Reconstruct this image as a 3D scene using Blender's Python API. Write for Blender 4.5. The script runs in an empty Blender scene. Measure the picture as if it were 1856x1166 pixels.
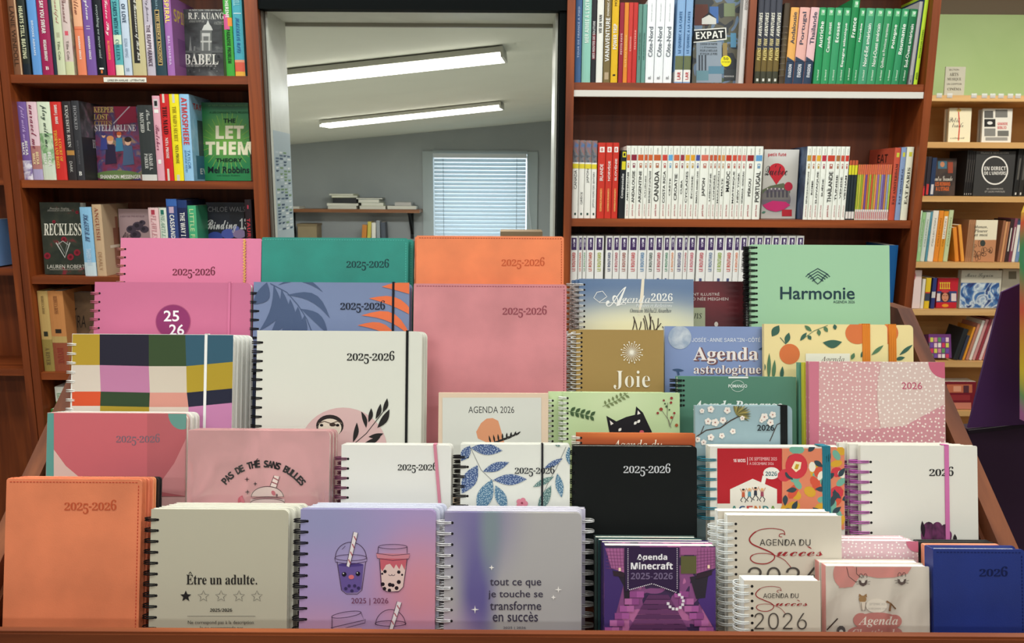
import bpy, math, random, os
from mathutils import Matrix, Vector
random.seed(7)
sc = bpy.context.scene
COL = sc.collection
# ------------------------------------------------------------------ camera
F, CX, CY = 1400.0, 928.0, 583.0
PITCH, ROLL, CZ = math.radians(10), math.radians(0.35), 1.5
cam = bpy.data.cameras.new('camera')
cam.sensor_width = 36; cam.lens = 36 * F / 1856; cam.clip_start = 0.05
camo = bpy.data.objects.new('camera', cam); COL.objects.link(camo)
CM = Matrix.Translation((0, 0, CZ)) @ Matrix.Rotation(math.pi/2 - PITCH, 4, 'X') @ Matrix.Rotation(ROLL, 4, 'Z')
camo.matrix_world = CM
sc.camera = camo
cam.dof.use_dof = True; cam.dof.focus_distance = 1.1; cam.dof.aperture_fstop = 18.0
# ------------------------------------------------------------------ world, lamps, exposure
sc.view_settings.view_transform = 'Standard'; sc.view_settings.look = 'None'
sc.view_settings.gamma = 1; sc.view_settings.use_curve_mapping = False
sc.view_settings.exposure = 0.0
w = bpy.data.worlds.new('world'); sc.world = w; w.use_nodes = True
w.node_tree.nodes['Background'].inputs[0].default_value = (0.8, 0.87, 1, 1)
w.node_tree.nodes['Background'].inputs[1].default_value = 0.32
def area(name, loc, sx, sy, power, color=(0.965, 1, 0.965), rot=(0, 0, 0)):
    l = bpy.data.lights.new(name, 'AREA'); l.shape = 'RECTANGLE'; l.size = sx; l.size_y = sy
    l.energy = power; l.color = color
    o = bpy.data.objects.new(name, l); COL.objects.link(o); o.location = loc; o.rotation_euler = rot
    return o
area('shop_tube_or_fill', (-1.1, -0.9, 2.62), 1.5, 0.3, 17)
area('shop_tube_or_fill', (1.1, -0.9, 2.62), 1.5, 0.3, 17)
area('shop_tube_or_fill', (-1.1, 0.55, 2.62), 1.5, 0.3, 17)
area('shop_tube_or_fill', (1.1, 0.55, 2.62), 1.5, 0.3, 17)
area('shop_tube_or_fill', (-1.1, -2.6, 2.62), 1.5, 0.3, 32)
area('shop_tube_or_fill', (1.1, -2.6, 2.62), 1.5, 0.3, 32)
area('shop_tube_or_fill', (-0.9, 1.5, 2.62), 1.5, 0.25, 17)  # fill light added out of view to brighten the left bookcase and its spines
area('shop_tube_or_fill', (0.9, 1.5, 2.62), 1.5, 0.25, 17)  # matching added fill for the right bookcase, not a known shop tube
area('shop_tube_or_fill', (2.3, 2.5, 2.62), 1.2, 0.3, 36, (1, 0.94, 0.84))
# ------------------------------------------------------------------ helpers
def lin(c):
    return tuple(((v/255)/12.92 if v/255 <= 0.04045 else ((v/255+0.055)/1.055)**2.4) for v in c) + (1.0,)
MATS = {}
def newmat(key):
    m = bpy.data.materials.new(key); m.use_nodes = True
    return m, m.node_tree, m.node_tree.nodes['Principled BSDF']
def mat(c, rough=0.5, metal=0.0, spec=0.22):
    k = ('p', tuple(c), rough, metal, spec)
    if k in MATS: return MATS[k]
    m, nt, b = newmat('paint_%d_%d_%d' % tuple(c))
    b.inputs['Base Color'].default_value = lin(c); b.inputs['Roughness'].default_value = rough
    b.inputs['Metallic'].default_value = metal; b.inputs['Specular IOR Level'].default_value = spec
    MATS[k] = m
    return m
def emit(c, s):
    k = ('e', tuple(c), s)
    if k in MATS: return MATS[k]
    m, nt, b = newmat('lamp_glow')
    b.inputs['Emission Color'].default_value = lin(c); b.inputs['Emission Strength'].default_value = s
    b.inputs['Base Color'].default_value = lin((230, 230, 230))
    MATS[k] = m
    return m
def coords(nt, kind, scale=(1, 1, 1)):
    t = nt.nodes.new('ShaderNodeTexCoord'); mp = nt.nodes.new('ShaderNodeMapping')
    mp.inputs['Scale'].default_value = scale
    nt.links.new(t.outputs[kind], mp.inputs['Vector'])
    return mp.outputs[0]
def ramp(nt, src, stops, interp='LINEAR'):
    r = nt.nodes.new('ShaderNodeValToRGB'); r.color_ramp.interpolation = interp
    e = r.color_ramp.elements
    while len(e) < len(stops): e.new(0.5)
    for el, (p, c) in zip(e, stops): el.position = p; el.color = lin(c)
    nt.links.new(src, r.inputs[0])
    return r.outputs[0]
def wood(axis, a, b, rough=0.35, scale=1.0, spec=0.4):
    k = ('w', axis, a, b, rough, scale)
    if k in MATS: return MATS[k]
    m, nt, bs = newmat('wood_grain')
    s = {'X': (1.6, 28, 28), 'Y': (28, 1.6, 28), 'Z': (28, 28, 1.6), 'D': (28, 3, 3)}[axis]
    v = coords(nt, 'Object', tuple(q*scale for q in s))
    n = nt.nodes.new('ShaderNodeTexNoise'); n.inputs['Scale'].default_value = 1; n.inputs['Detail'].default_value = 5
    n.inputs['Distortion'].default_value = 0.8
    nt.links.new(v, n.inputs['Vector'])
    mid = tuple((p+q)/2 for p, q in zip(a, b))
    c = ramp(nt, n.outputs['Fac'], [(0.3, a), (0.52, mid), (0.7, b)])
    nt.links.new(c, bs.inputs['Base Color'])
    bs.inputs['Roughness'].default_value = rough; bs.inputs['Specular IOR Level'].default_value = spec
    bp = nt.nodes.new('ShaderNodeBump'); bp.inputs['Strength'].default_value = 0.08
    nt.links.new(n.outputs['Fac'], bp.inputs['Height']); nt.links.new(bp.outputs[0], bs.inputs['Normal'])
    MATS[k] = m
    return m
def leather(c, rough=0.5):
    k = ('l', c, rough)
    if k in MATS: return MATS[k]
    m, nt, bs = newmat('leatherette')
    v = coords(nt, 'Object', (1, 1, 1))
    n = nt.nodes.new('ShaderNodeTexNoise'); n.inputs['Scale'].default_value = 14; n.inputs['Detail'].default_value = 3
    nt.links.new(v, n.inputs['Vector'])
    c2 = tuple(min(255, q*1.05) for q in c); c1 = tuple(q*0.96 for q in c)
    nt.links.new(ramp(nt, n.outputs['Fac'], [(0.35, c1), (0.65, c2)]), bs.inputs['Base Color'])
    vo = nt.nodes.new('ShaderNodeTexVoronoi'); vo.inputs['Scale'].default_value = 900
    nt.links.new(v, vo.inputs['Vector'])
    bp = nt.nodes.new('ShaderNodeBump'); bp.inputs['Strength'].default_value = 0.12; bp.inputs['Distance'].default_value = 0.0004
    nt.links.new(vo.outputs['Distance'], bp.inputs['Height']); nt.links.new(bp.outputs[0], bs.inputs['Normal'])
    bs.inputs['Roughness'].default_value = rough
    MATS[k] = m
    return m
def blobs(key, base, bl, rough=0.45, kind='Generated', metal=0.0):
    """base print colour with soft printed colour fields; bl = (x, z, rx, rz, colour, softness)"""
    k = ('b', key)
    if k in MATS: return MATS[k]
    m, nt, bs = newmat('printed_' + key)
    t = nt.nodes.new('ShaderNodeTexCoord'); L = nt.links.new
    cur = None
    for (x, z, rx, rz, c, soft) in bl:
        mp = nt.nodes.new('ShaderNodeMapping'); mp.vector_type = 'POINT'
        mp.inputs['Location'].default_value = (-x/rx, 0, -z/rz); mp.inputs['Scale'].default_value = (1/rx, 0, 1/rz)
        L(t.outputs[kind], mp.inputs[0])
        ln = nt.nodes.new('ShaderNodeVectorMath'); ln.operation = 'LENGTH'; L(mp.outputs[0], ln.inputs[0])
        mr = nt.nodes.new('ShaderNodeMapRange'); mr.interpolation_type = 'SMOOTHSTEP'
        mr.inputs['From Min'].default_value = 1 - soft; mr.inputs['From Max'].default_value = 1
        mr.inputs['To Min'].default_value = 1; mr.inputs['To Max'].default_value = 0
        L(ln.outputs['Value'], mr.inputs[0])
        mx = nt.nodes.new('ShaderNodeMix'); mx.data_type = 'RGBA'
        L(mr.outputs[0], mx.inputs[0])
        if cur is None: mx.inputs[6].default_value = lin(base)
        else: L(cur, mx.inputs[6])
        mx.inputs[7].default_value = lin(c)
        cur = mx.outputs[2]
    L(cur, bs.inputs['Base Color'])
    bs.inputs['Roughness'].default_value = rough; bs.inputs['Metallic'].default_value = metal
    MATS[k] = m
    return m
def dots(base, dot, scale=200, thr=0.22, rand=0.7, rough=0.5):
    k = ('d', base, dot, scale, thr)
    if k in MATS: return MATS[k]
    m, nt, bs = newmat('printed_dots')
    v = coords(nt, 'Object', (1, 0, 1))
    vo = nt.nodes.new('ShaderNodeTexVoronoi'); vo.voronoi_dimensions = '2D'; vo.inputs['Scale'].default_value = scale
    sx_ = nt.nodes.new('ShaderNodeSeparateXYZ'); cx_ = nt.nodes.new('ShaderNodeCombineXYZ'); nt.links.new(v, sx_.inputs[0])
    nt.links.new(sx_.outputs[0], cx_.inputs[0]); nt.links.new(sx_.outputs[2], cx_.inputs[1]); v = cx_.outputs[0]
    vo.inputs['Randomness'].default_value = rand
    nt.links.new(v, vo.inputs['Vector'])
    nt.links.new(ramp(nt, vo.outputs['Distance'], [(0, dot), (thr, dot), (min(1, thr+0.06), base)]), bs.inputs['Base Color'])
    bs.inputs['Roughness'].default_value = rough
    MATS[k] = m
    return m
def mottled(key, stops, scale=30, rough=0.5, detail=4, sx=1, sz=1, interp='LINEAR', dist=0.5):
    k = ('n', key)
    if k in MATS: return MATS[k]
    m, nt, bs = newmat('printed_' + key)
    v = coords(nt, 'Object', (sx, 1, sz))
    n = nt.nodes.new('ShaderNodeTexNoise'); n.inputs['Scale'].default_value = scale; n.inputs['Detail'].default_value = detail
    n.inputs['Distortion'].default_value = dist
    nt.links.new(v, n.inputs['Vector'])
    nt.links.new(ramp(nt, n.outputs['Fac'], stops, interp), bs.inputs['Base Color'])
    bs.inputs['Roughness'].default_value = rough
    MATS[k] = m
    return m
def film():
    if 'film' in MATS: return MATS['film']
    m, nt, bs = newmat('clear_film'); L = nt.links.new
    out = nt.nodes['Material Output']
    tr = nt.nodes.new('ShaderNodeBsdfTransparent'); gl = nt.nodes.new('ShaderNodeBsdfGlossy'); gl.inputs['Roughness'].default_value = 0.12
    n = nt.nodes.new('ShaderNodeTexNoise'); n.inputs['Scale'].default_value = 22; n.inputs['Distortion'].default_value = 1.5
    L(coords(nt, 'Object', (1, 1, 0.5)), n.inputs['Vector'])
    bp = nt.nodes.new('ShaderNodeBump'); bp.inputs['Strength'].default_value = 0.5; bp.inputs['Distance'].default_value = 0.004
    L(n.outputs['Fac'], bp.inputs['Height']); L(bp.outputs[0], gl.inputs['Normal'])
    fr = nt.nodes.new('ShaderNodeMapRange'); L(n.outputs['Fac'], fr.inputs[0]); fr.inputs[3].default_value = 0.0; fr.inputs[4].default_value = 0.16; fr.inputs[1].default_value = 0.3; fr.inputs[2].default_value = 0.8
    mx = nt.nodes.new('ShaderNodeMixShader')
    L(fr.outputs[0], mx.inputs[0]); L(tr.outputs[0], mx.inputs[1]); L(gl.outputs[0], mx.inputs[2]); L(mx.outputs[0], out.inputs[0])
    MATS['film'] = m
    return m
def clearplastic():
    if 'clp' in MATS: return MATS['clp']
    m, nt, bs = newmat('clear_plastic')
    bs.inputs['Base Color'].default_value = (0.9, 0.93, 0.93, 1); bs.inputs['Roughness'].default_value = 0.15
    bs.inputs['Alpha'].default_value = 0.55
    MATS['clp'] = m
    return m
# ---- lettering -> flat mesh data
FD = os.path.join(bpy.utils.resource_path('LOCAL'), 'datafiles', 'fonts')
FONTS = {}
for k, fn in (('math', 'NotoSansMath-Regular.woff2'), ('inter', 'Inter.woff2')):
    try: FONTS[k] = bpy.data.fonts.load(os.path.join(FD, fn))
    except Exception: FONTS[k] = None
VAR = {'serif': (0x1d400, 0x1d41a, 0x1d7ce), 'serifit': (0x1d434, 0x1d44e, 0x1d7ce), 'serifbi': (0x1d468, 0x1d482, 0x1d7ce),
       'script': (0x1d4d0, 0x1d4ea, 0x1d7ce), 'bold': (0x1d5d4, 0x1d5ee, 0x1d7ec), 'boldit': (0x1d63c, 0x1d656, 0x1d7ec),
       'slab': (0x1d670, 0x1d68a, 0x1d7f6)}
ACC = {'é': ('e', 1), 'è': ('e', -1), 'ê': ('e', 0), 'É': ('E', 1), 'È': ('E', -1), 'Ê': ('E', 0), 'ô': ('o', 0), 'à': ('a', -1), 'ï': ('i', 2), 'Ô': ('O', 0)}
def _raw(s, style):
    c = bpy.data.curves.new('t', 'FONT'); c.resolution_u = 3 if len(s) < 14 else 2
    fam, _, off = style.partition('~')
    if off: c.offset = float(off)
    if fam in VAR:
        A, a, d = VAR[fam]; o = ''
        for ch in s:
            if fam == 'serifit' and ch == 'h': o += '\u210e'
            elif 'A' <= ch <= 'Z': o += chr(A+ord(ch)-65)
            elif 'a' <= ch <= 'z': o += chr(a+ord(ch)-97)
            elif '0' <= ch <= '9': o += chr(d+ord(ch)-48)
            else: o += ch
        s = o
        if FONTS['math']: c.font = FONTS['math']
    elif fam == 'inter' and FONTS['inter']: c.font = FONTS['inter']
    c.body = s
    ob = bpy.data.objects.new('t', c); COL.objects.link(ob)
    me = bpy.data.meshes.new_from_object(ob)
    vs = [(v.co.x, v.co.y) for v in me.vertices]; fs = [tuple(p.vertices) for p in me.polygons]
    bpy.data.objects.remove(ob); bpy.data.curves.remove(c); bpy.data.meshes.remove(me)
    return vs, fs
TC = {}
def text_data(s, style):
    k = (s, style)
    if k in TC: return TC[k]
    if style.startswith('osf'):                       # old-style numerals: small 2 and 0, 5 hanging, 6 rising
        sub = 'serif' + style[3:]
        vs, fs, x = [], [], 0
        for ch in s:
            g, gf = _raw(ch, sub)
            x0 = min(p[0] for p in g); x1 = max(p[0] for p in g); y0 = min(p[1] for p in g); y1 = max(p[1] for p in g)
            if ch in '20': sx, h, b = 0.95, 0.74, 0
            elif ch == '5': sx, h, b = 0.92, 1.0, -0.34
            elif ch == '6': sx, h, b = 0.95, 1.0, 0
            else: sx, h, b = 0.9, 0.11, 0.27
            n = len(vs)
            u = 0.47
            for (px, py) in g: vs.append((x+(px-x0)*sx, (b+(py-y0)/(y1-y0)*h)*u))
            fs += [tuple(i+n for i in f) for f in gf]
            x += (x1-x0)*sx + 0.028
    elif style.split('~')[0] in VAR and any(ch in ACC for ch in s):
        plain = ''.join(ACC[ch][0] if ch in ACC else ch for ch in s)
        vs, fs = _raw(plain, style)
        for i, ch in enumerate(s):
            if ch in ACC:
                g, _ = _raw(plain[:i+1], style)
                x1 = max(p[0] for p in g); up = ch.isupper()
                wd = 0.26 if not up else 0.36
                if i:
                    g0, _ = _raw(plain[:i], style) if plain[:i].strip() else (g, 0)
                h = 0.355 if not up else 0.49
                cx = x1 - wd*0.5; a = ACC[ch][1]; n = len(vs)
                if a in (1, -1):
                    vs += [(cx-a*0.05, h), (cx-a*0.01, h), (cx+a*0.10, h+0.11), (cx+a*0.03, h+0.11)]; fs.append((n, n+1, n+2, n+3))
                elif a == 0:
                    vs += [(cx-0.11, h), (cx-0.06, h), (cx, h+0.07), (cx+0.06, h), (cx+0.11, h), (cx, h+0.12)]
                    fs += [(n, n+1, n+2, n+5), (n+2, n+3, n+4, n+5)]
    else:
        vs, fs = _raw(s, style)
    if not vs: vs, fs = [(0, 0), (1, 0), (1, 1)], [(0, 1, 2)]
    xs = [p[0] for p in vs]; ys = [p[1] for p in vs]
    TC[k] = (vs, fs, min(xs), max(xs), min(ys), max(ys))
    return TC[k]
# ---- mesh builder
class MB:
    def __init__(s): s.v = []; s.f = []; s.m = []; s.mats = []
    def mi(s, m):
        if m not in s.mats: s.mats.append(m)
        return s.mats.index(m)
    def add(s, vs, fs, m):
        n = len(s.v); s.v += [tuple(p) for p in vs]; i = s.mi(m)
        for f in fs: s.f.append(tuple(j+n for j in f)); s.m.append(i)
    def box(s, x0, x1, y0, y1, z0, z1, m):
        s.add([(x0,y0,z0),(x1,y0,z0),(x1,y1,z0),(x0,y1,z0),(x0,y0,z1),(x1,y0,z1),(x1,y1,z1),(x0,y1,z1)],
              [(0,1,5,4),(1,2,6,5),(2,3,7,6),(3,0,4,7),(4,5,6,7),(3,2,1,0)], m)
    def plate(s, pts, y0, y1, m):
        """polygon in x,z extruded along y"""
        n = len(pts)
        s.add([(x, y0, z) for x, z in pts] + [(x, y1, z) for x, z in pts],
              [tuple(range(n)), tuple(range(2*n-1, n-1, -1))] + [(i, i+n, (i+1) % n+n, (i+1) % n) for i in range(n)], m)
    def flat(s, pts, y, m):
        if len(pts) >= 3: s.add([(x, y, z) for x, z in pts], [tuple(range(len(pts)))], m)
    def prism_z(s, pts, z0, z1, m):
        n = len(pts)
        s.add([(x, y, z0) for x, y in pts] + [(x, y, z1) for x, y in pts],
              [tuple(range(n-1, -1, -1)), tuple(range(n, 2*n))] + [(i, (i+1) % n, (i+1) % n+n, i+n) for i in range(n)], m)
    def tube(s, path, r, m, n=5, closed=False):
        P = [Vector(p) for p in path]; k = len(P); vs = []; fs = []
        for i, p in enumerate(P):
            a = P[(i-1) % k] if (closed or i) else p; b = P[(i+1) % k] if (closed or i < k-1) else p
            t = (b-a).normalized(); ref = Vector((0, 0, 1)) if abs(t.z) < 0.9 else Vector((1, 0, 0))
            u = t.cross(ref).normalized(); w_ = t.cross(u)
            for j in range(n):
                an = 2*math.pi*j/n; vs.append(p + (u*math.cos(an)+w_*math.sin(an))*r)
        for i in range(k if closed else k-1):
            for j in range(n):
                i2 = (i+1) % k
                fs.append((i*n+j, i*n+(j+1) % n, i2*n+(j+1) % n, i2*n+j))
        if not closed: fs += [tuple(range(n-1, -1, -1)), tuple(range((k-1)*n, k*n))]
        s.add(vs, fs, m)
    def mesh(s, name):
        me = bpy.data.meshes.new(name); me.from_pydata(s.v, [], s.f); me.update()
        for m in s.mats: me.materials.append(m)
        me.polygons.foreach_set('material_index', s.m)
        return me
    def obj(s, name, parent=None, smooth=False):
        me = s.mesh(name)
        if smooth:
            for p in me.polygons: p.use_smooth = True
        return link(name, me, parent)
def link(name, me, parent=None):
    o = bpy.data.objects.new(name, me); COL.objects.link(o)
    if parent is not None: o.parent = parent
    return o
def tag(o, label=None, cat=None, group=None, kind=None):
    if label: o['label'] = label
    if cat: o['category'] = cat
    if group: o['group'] = group
    if kind: o['kind'] = kind
    return o
def empty(name, mw, label, cat, group=None):
    o = bpy.data.objects.new(name, None); COL.objects.link(o); o.empty_display_size = 0.02
    o.matrix_world = mw if isinstance(mw, Matrix) else Matrix.Translation(mw)
    return tag(o, label, cat, group)
def ray(px, py):
    d = CM.to_3x3() @ Vector(((px-CX)/F, -(py-CY)/F, -1)); return d
def onY(px, py, Y):
    d = ray(px, py); t = Y/d.y; return Vector((0, 0, CZ)) + d*t
def roundrect(w, h, r=(0, 0, 0, 0), x0=0, z0=0):
    """tl, tr, br, bl radii; clockwise seen from the front is not needed"""
    pts = []
    for (cx, cz, a0, rr) in ((x0+r[3], z0+r[3], 180, r[3]), (x0+w-r[2], z0+r[2], 270, r[2]), (x0+w-r[1], z0+h-r[1], 0, r[1]), (x0+r[0], z0+h-r[0], 90, r[0])):
        if rr <= 0: pts.append((cx, cz))
        else:
            for i in range(6):
                a = math.radians(a0+90*i/5); pts.append((cx+rr*math.cos(a), cz+rr*math.sin(a)))
    return pts
def clip(pts, x0, x1, z0, z1):
    for ax, lim, sg in ((0, x0, 1), (0, x1, -1), (1, z0, 1), (1, z1, -1)):
        out = []
        for i in range(len(pts)):
            a, b = pts[i-1], pts[i]
            ia, ib = (a[ax]-lim)*sg >= 0, (b[ax]-lim)*sg >= 0
            if ia != ib:
                t = (lim-a[ax])/(b[ax]-a[ax]); out.append((a[0]+(b[0]-a[0])*t, a[1]+(b[1]-a[1])*t))
            if ib: out.append(b)
        pts = out
        if not pts: return []
    return pts
class Face:
    """a real surface at matrix M (local x right, z up, front at y=0); its print is laid on it as thin mesh"""
    def __init__(s, M, W, H, root=None, e=0.0003):
        s.M = M; s.I = M.inverted(); s.W = W; s.H = H; s.mb = MB(); s.e = e; s.n = 0; s.lt = MB(); s.root = root; s.mg = 0.0
        s.o = s.I @ Vector((0, 0, CZ))
    def uv(s, px, py):
        d = s.I.to_3x3() @ ray(px, py); t = -s.o.y/d.y; p = s.o + d*t
        return (p.x, p.z)
    def y(s): s.n += 1; return -s.e - (0.00003*min(s.n, 12) + 0.000004*max(0, s.n-12))
    def put(s, pts, m):
        pts = clip(pts, s.mg, s.W-s.mg, 0, s.H-s.mg)
        if len(pts) >= 3: s.mb.flat(pts, s.y(), m if not isinstance(m, tuple) else mat(m))
    def poly(s, pp, m): s.put([s.uv(*p) for p in pp], m)
    def rect(s, x0, y0, x1, y1, m): s.poly([(x0, y1), (x1, y1), (x1, y0), (x0, y0)], m)
    def ell(s, cx, cy, rx, ry, m, rot=0, n=20, a0=0, a1=360):
        c, q = math.cos(math.radians(rot)), math.sin(math.radians(rot)); pp = []
        full = a1-a0 >= 360
        for i in range(n if full else n+1):
            a = math.radians(a0+(a1-a0)*i/n); x, y = rx*math.cos(a), ry*math.sin(a)
            pp.append((cx+x*c-y*q, cy+x*q+y*c))
        s.poly(pp, m)
    def line(s, pp, w, m, closed=False):
        w /= 2; yy = s.y(); mm = m if not isinstance(m, tuple) else mat(m)
        L = list(pp) + ([pp[0]] if closed else [])
        nrm = []
        for i in range(len(L)):
            a = L[max(0, i-1)] if not (closed and i == 0) else L[-2]; b = L[min(len(L)-1, i+1)] if not (closed and i == len(L)-1) else L[1]
            dx, dy = b[0]-a[0], b[1]-a[1]; l = math.hypot(dx, dy) or 1
            nrm.append((-dy/l*w, dx/l*w))
        for i in range(len(L)-1):
            p, q = L[i], L[i+1]; n1, n2 = nrm[i], nrm[i+1]
            pts = [s.uv(p[0]+n1[0], p[1]+n1[1]), s.uv(p[0]-n1[0], p[1]-n1[1]), s.uv(q[0]-n2[0], q[1]-n2[1]), s.uv(q[0]+n2[0], q[1]+n2[1])]
            pts = clip(pts, s.mg, s.W-s.mg, 0, s.H-s.mg)
            s.mb.flat(pts, yy, mm)
    def ring(s, cx, cy, rx, ry, w, m, rot=0, a0=0, a1=360, n=22):
        c, q = math.cos(math.radians(rot)), math.sin(math.radians(rot)); pp = []
        for i in range(n+1):
            a = math.radians(a0+(a1-a0)*i/n); x, y = rx*math.cos(a), ry*math.sin(a)
            pp.append((cx+x*c-y*q, cy+x*q+y*c))
        s.line(pp, w, m)
    def leaf(s, x0, y0, x1, y1, w, m, bend=0.0, n=7, tip=1.0):
        dx, dy = x1-x0, y1-y0; l = math.hypot(dx, dy); nx, ny = -dy/l, dx/l
        A, B = [], []
        for i in range(n+1):
            t = i/n; c = math.sin(math.pi*t**tip)*w/2; b = math.sin(math.pi*t)*bend*l
            A.append((x0+dx*t+nx*(b+c), y0+dy*t+ny*(b+c))); B.append((x0+dx*t+nx*(b-c), y0+dy*t+ny*(b-c)))
        s.poly(A + B[::-1][1:-1], m)
    def text(s, t, style, x0, y0, x1, y1, m, rot=0, lt=True):
        """lettering filling the box x0,y0..x1,y1 (before rotation about its centre)"""
        vs, fs, a, b, c, d = text_data(t, style)
        cx, cy = (x0+x1)/2, (y0+y1)/2; w, h = x1-x0, y1-y0; co, si = math.cos(math.radians(rot)), math.sin(math.radians(rot))
        yy = s.y(); mb = s.lt if lt else s.mb; out = []
        o = s.uv(cx, cy); ux = s.uv(cx+10, cy); uy = s.uv(cx, cy+10)
        U = ((ux[0]-o[0])/10, (ux[1]-o[1])/10); V = ((uy[0]-o[0])/10, (uy[1]-o[1])/10)
        for (x, y) in vs:
            X = ((x-a)/(b-a)-0.5)*w; Y = (0.5-(y-c)/(d-c))*h
            X, Y = X*co-Y*si, X*si+Y*co
            out.append((o[0]+U[0]*X+V[0]*Y, yy, o[1]+U[1]*X+V[1]*Y))
        mb.add(out, fs, m if not isinstance(m, tuple) else mat(m))
    def arc(s, t, style, cx, cy, r, a0, a1, h, m):
        """lettering along an arc of radius r from angle a0 to a1 (degrees, 90 = top)"""
        n = len(t)
        for i, ch in enumerate(t):
            if ch == ' ': continue
            a = math.radians(a0+(a1-a0)*(i+0.5)/n); x, y = cx+r*math.cos(a), cy-r*math.sin(a)
            wd = h*0.64 if ch not in 'I' else h*0.25
            up = h*0.28 if ch in ACC else 0
            s.text(ch, style, x-wd/2, y-h/2-up, x+wd/2, y+h/2, m, rot=90-math.degrees(a))
    def done(s, names=('cover_print', 'lettering')):
        if s.mb.f: s.mb.obj(names[0], s.root)
        if s.lt.f: s.lt.obj(names[1], s.root)
PAGE = mat((226, 222, 208), 0.8)
HOLE = mat((28, 24, 26), 0.9)
# ------------------------------------------------------------------ display rack
LEAN = math.radians(12)
def ledge_M(zc, drop):
    A = Vector((0, zc*math.cos(PITCH), CZ - zc*math.sin(PITCH)))
    zb = CZ - drop
    return Matrix.Translation((0, A.y + math.tan(LEAN)*(zb-A.z), zb)) @ Matrix.Rotation(-LEAN, 4, 'X')
LEDGE = {5: (0.85, 0.560), 4: (0.957, 0.507), 3: (1.025, 0.456), 2: (1.083, 0.406), 1: (1.142, 0.352)}
LM = {k: ledge_M(*v) for k, v in LEDGE.items()}
CH = ((92, 42, 20), (152, 80, 40))
CHX, CHY, CHZ, CHD = (wood(a, *CH, rough=0.5, spec=0.25) for a in 'XYZD')
CHD = wood('D', (66, 30, 16), (136, 78, 46), rough=0.55, spec=0.2)
rack = empty('display_rack', (0, 1.0, CZ-0.8), 'slanted reddish-brown wooden display rack whose tiers hold the planners', 'rack')
RI = rack.matrix_world.inverted()
def part(name, mb, parent=rack): return mb.obj(name, parent)
XL, XR = -0.597, 0.583
for nm, x0, x1 in (('side_rail', XL-0.022, XL), ('side_rail', XR, XR+0.022)):
    m = MB(); prof = [(0.722, 0.535), (1.155, 0.180), (1.215, 0.180), (1.215, 0.86), (0.722, 0.86)]
    pts = [(y-1.0, 0.8-d) for y, d in prof]; n = len(pts)
    m.add([(x0, y, z) for y, z in pts] + [(x1, y, z) for y, z in pts],
          [tuple(range(n)), tuple(range(2*n-1, n-1, -1))] + [(i, i+n, (i+1) % n+n, (i+1) % n) for i in range(n)], CHD)
    part(nm, m)
    # moulding strip along the inner edge of the rail
    xi = x1 if x0 < 0 else x0 - 0.005
    m = MB(); a, b = (0.74, 0.551), (1.15, 0.205)
    q = [(a[0]-1, 0.8-a[1]), (b[0]-1, 0.8-b[1]), (b[0]-1, 0.8-b[1]-0.02), (a[0]-1, 0.8-a[1]-0.02)]
    m.add([(xi, y, z) for y, z in q] + [(xi+0.005, y, z) for y, z in q],
          [(0, 1, 2, 3), (7, 6, 5, 4), (0, 4, 5, 1), (1, 5, 6, 2), (2, 6, 7, 3), (3, 7, 4, 0)], CHD)
    part('rail_moulding', m)
m = MB(); m.box(XL-0.022, XR+0.022, -0.272, -0.2645, 0.8-0.84, 0.8-0.4555, CHX); m.box(XL-0.022, XR+0.022, -0.2735, -0.272, 0.8-0.84, 0.8-0.458, CHX)
part('front_lip', m)
for k, (zc, dp) in LEDGE.items():
    dep = {5: 0.103, 4: 0.064, 3: 0.055, 2: 0.056, 1: 0.062}[k]
    m = MB(); m.box(XL, XR, -0.002, dep, -0.012, -0.0005, CHX)
    o = part('ledge', m); o.matrix_world = LM[k]; o.matrix_parent_inverse = Matrix.Identity(4)
    o.matrix_basis = RI @ LM[k]
    m = MB(); m.box(XL, XR, dep-0.001, dep+0.004, -0.012, 0.035, CHX)
    o = part('riser', m); o.matrix_basis = RI @ LM[k]
m = MB(); m.box(XL, XR, 0.212, 0.214, -0.05, 0.45, CHX); part('back_board', m)

# ------------------------------------------------------------------ planners
ORD = ['front', 'second', 'third', 'fourth', 'fifth', 'sixth']
def ring_mesh(t, color, rx, kind='twin'):
    k = ('ring', round(t, 4), color if isinstance(color, tuple) else color.name, rx, kind)
    if k in MATS: return MATS[k]
    m = MB(); mm = mat(color, 0.3, 0.6) if isinstance(color, tuple) else color
    offs = (-0.0012, 0.0012) if kind == 'twin' else (0,)
    for o in offs:
        P = []
        for i in range(16):
            a = 2*math.pi*i/16
            ya = math.copysign(abs(math.sin(a))**(0.45 if math.cos(a) > 0 else 0.9), math.sin(a)); P.append((rx*math.cos(a), t/2 + (t/2+0.0008)*ya, o*(0.5+0.5*abs(math.cos(a/2+math.pi/2))) + (0.0015*math.sin(a) if kind == 'coil' else 0)))
        m.tube(P, 0.00075 if kind == 'twin' else 0.0008, mm, 4, True)
    me = m.mesh('binding_ring')
    for p in me.polygons: p.use_smooth = True
    MATS[k] = me
    return me
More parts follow.
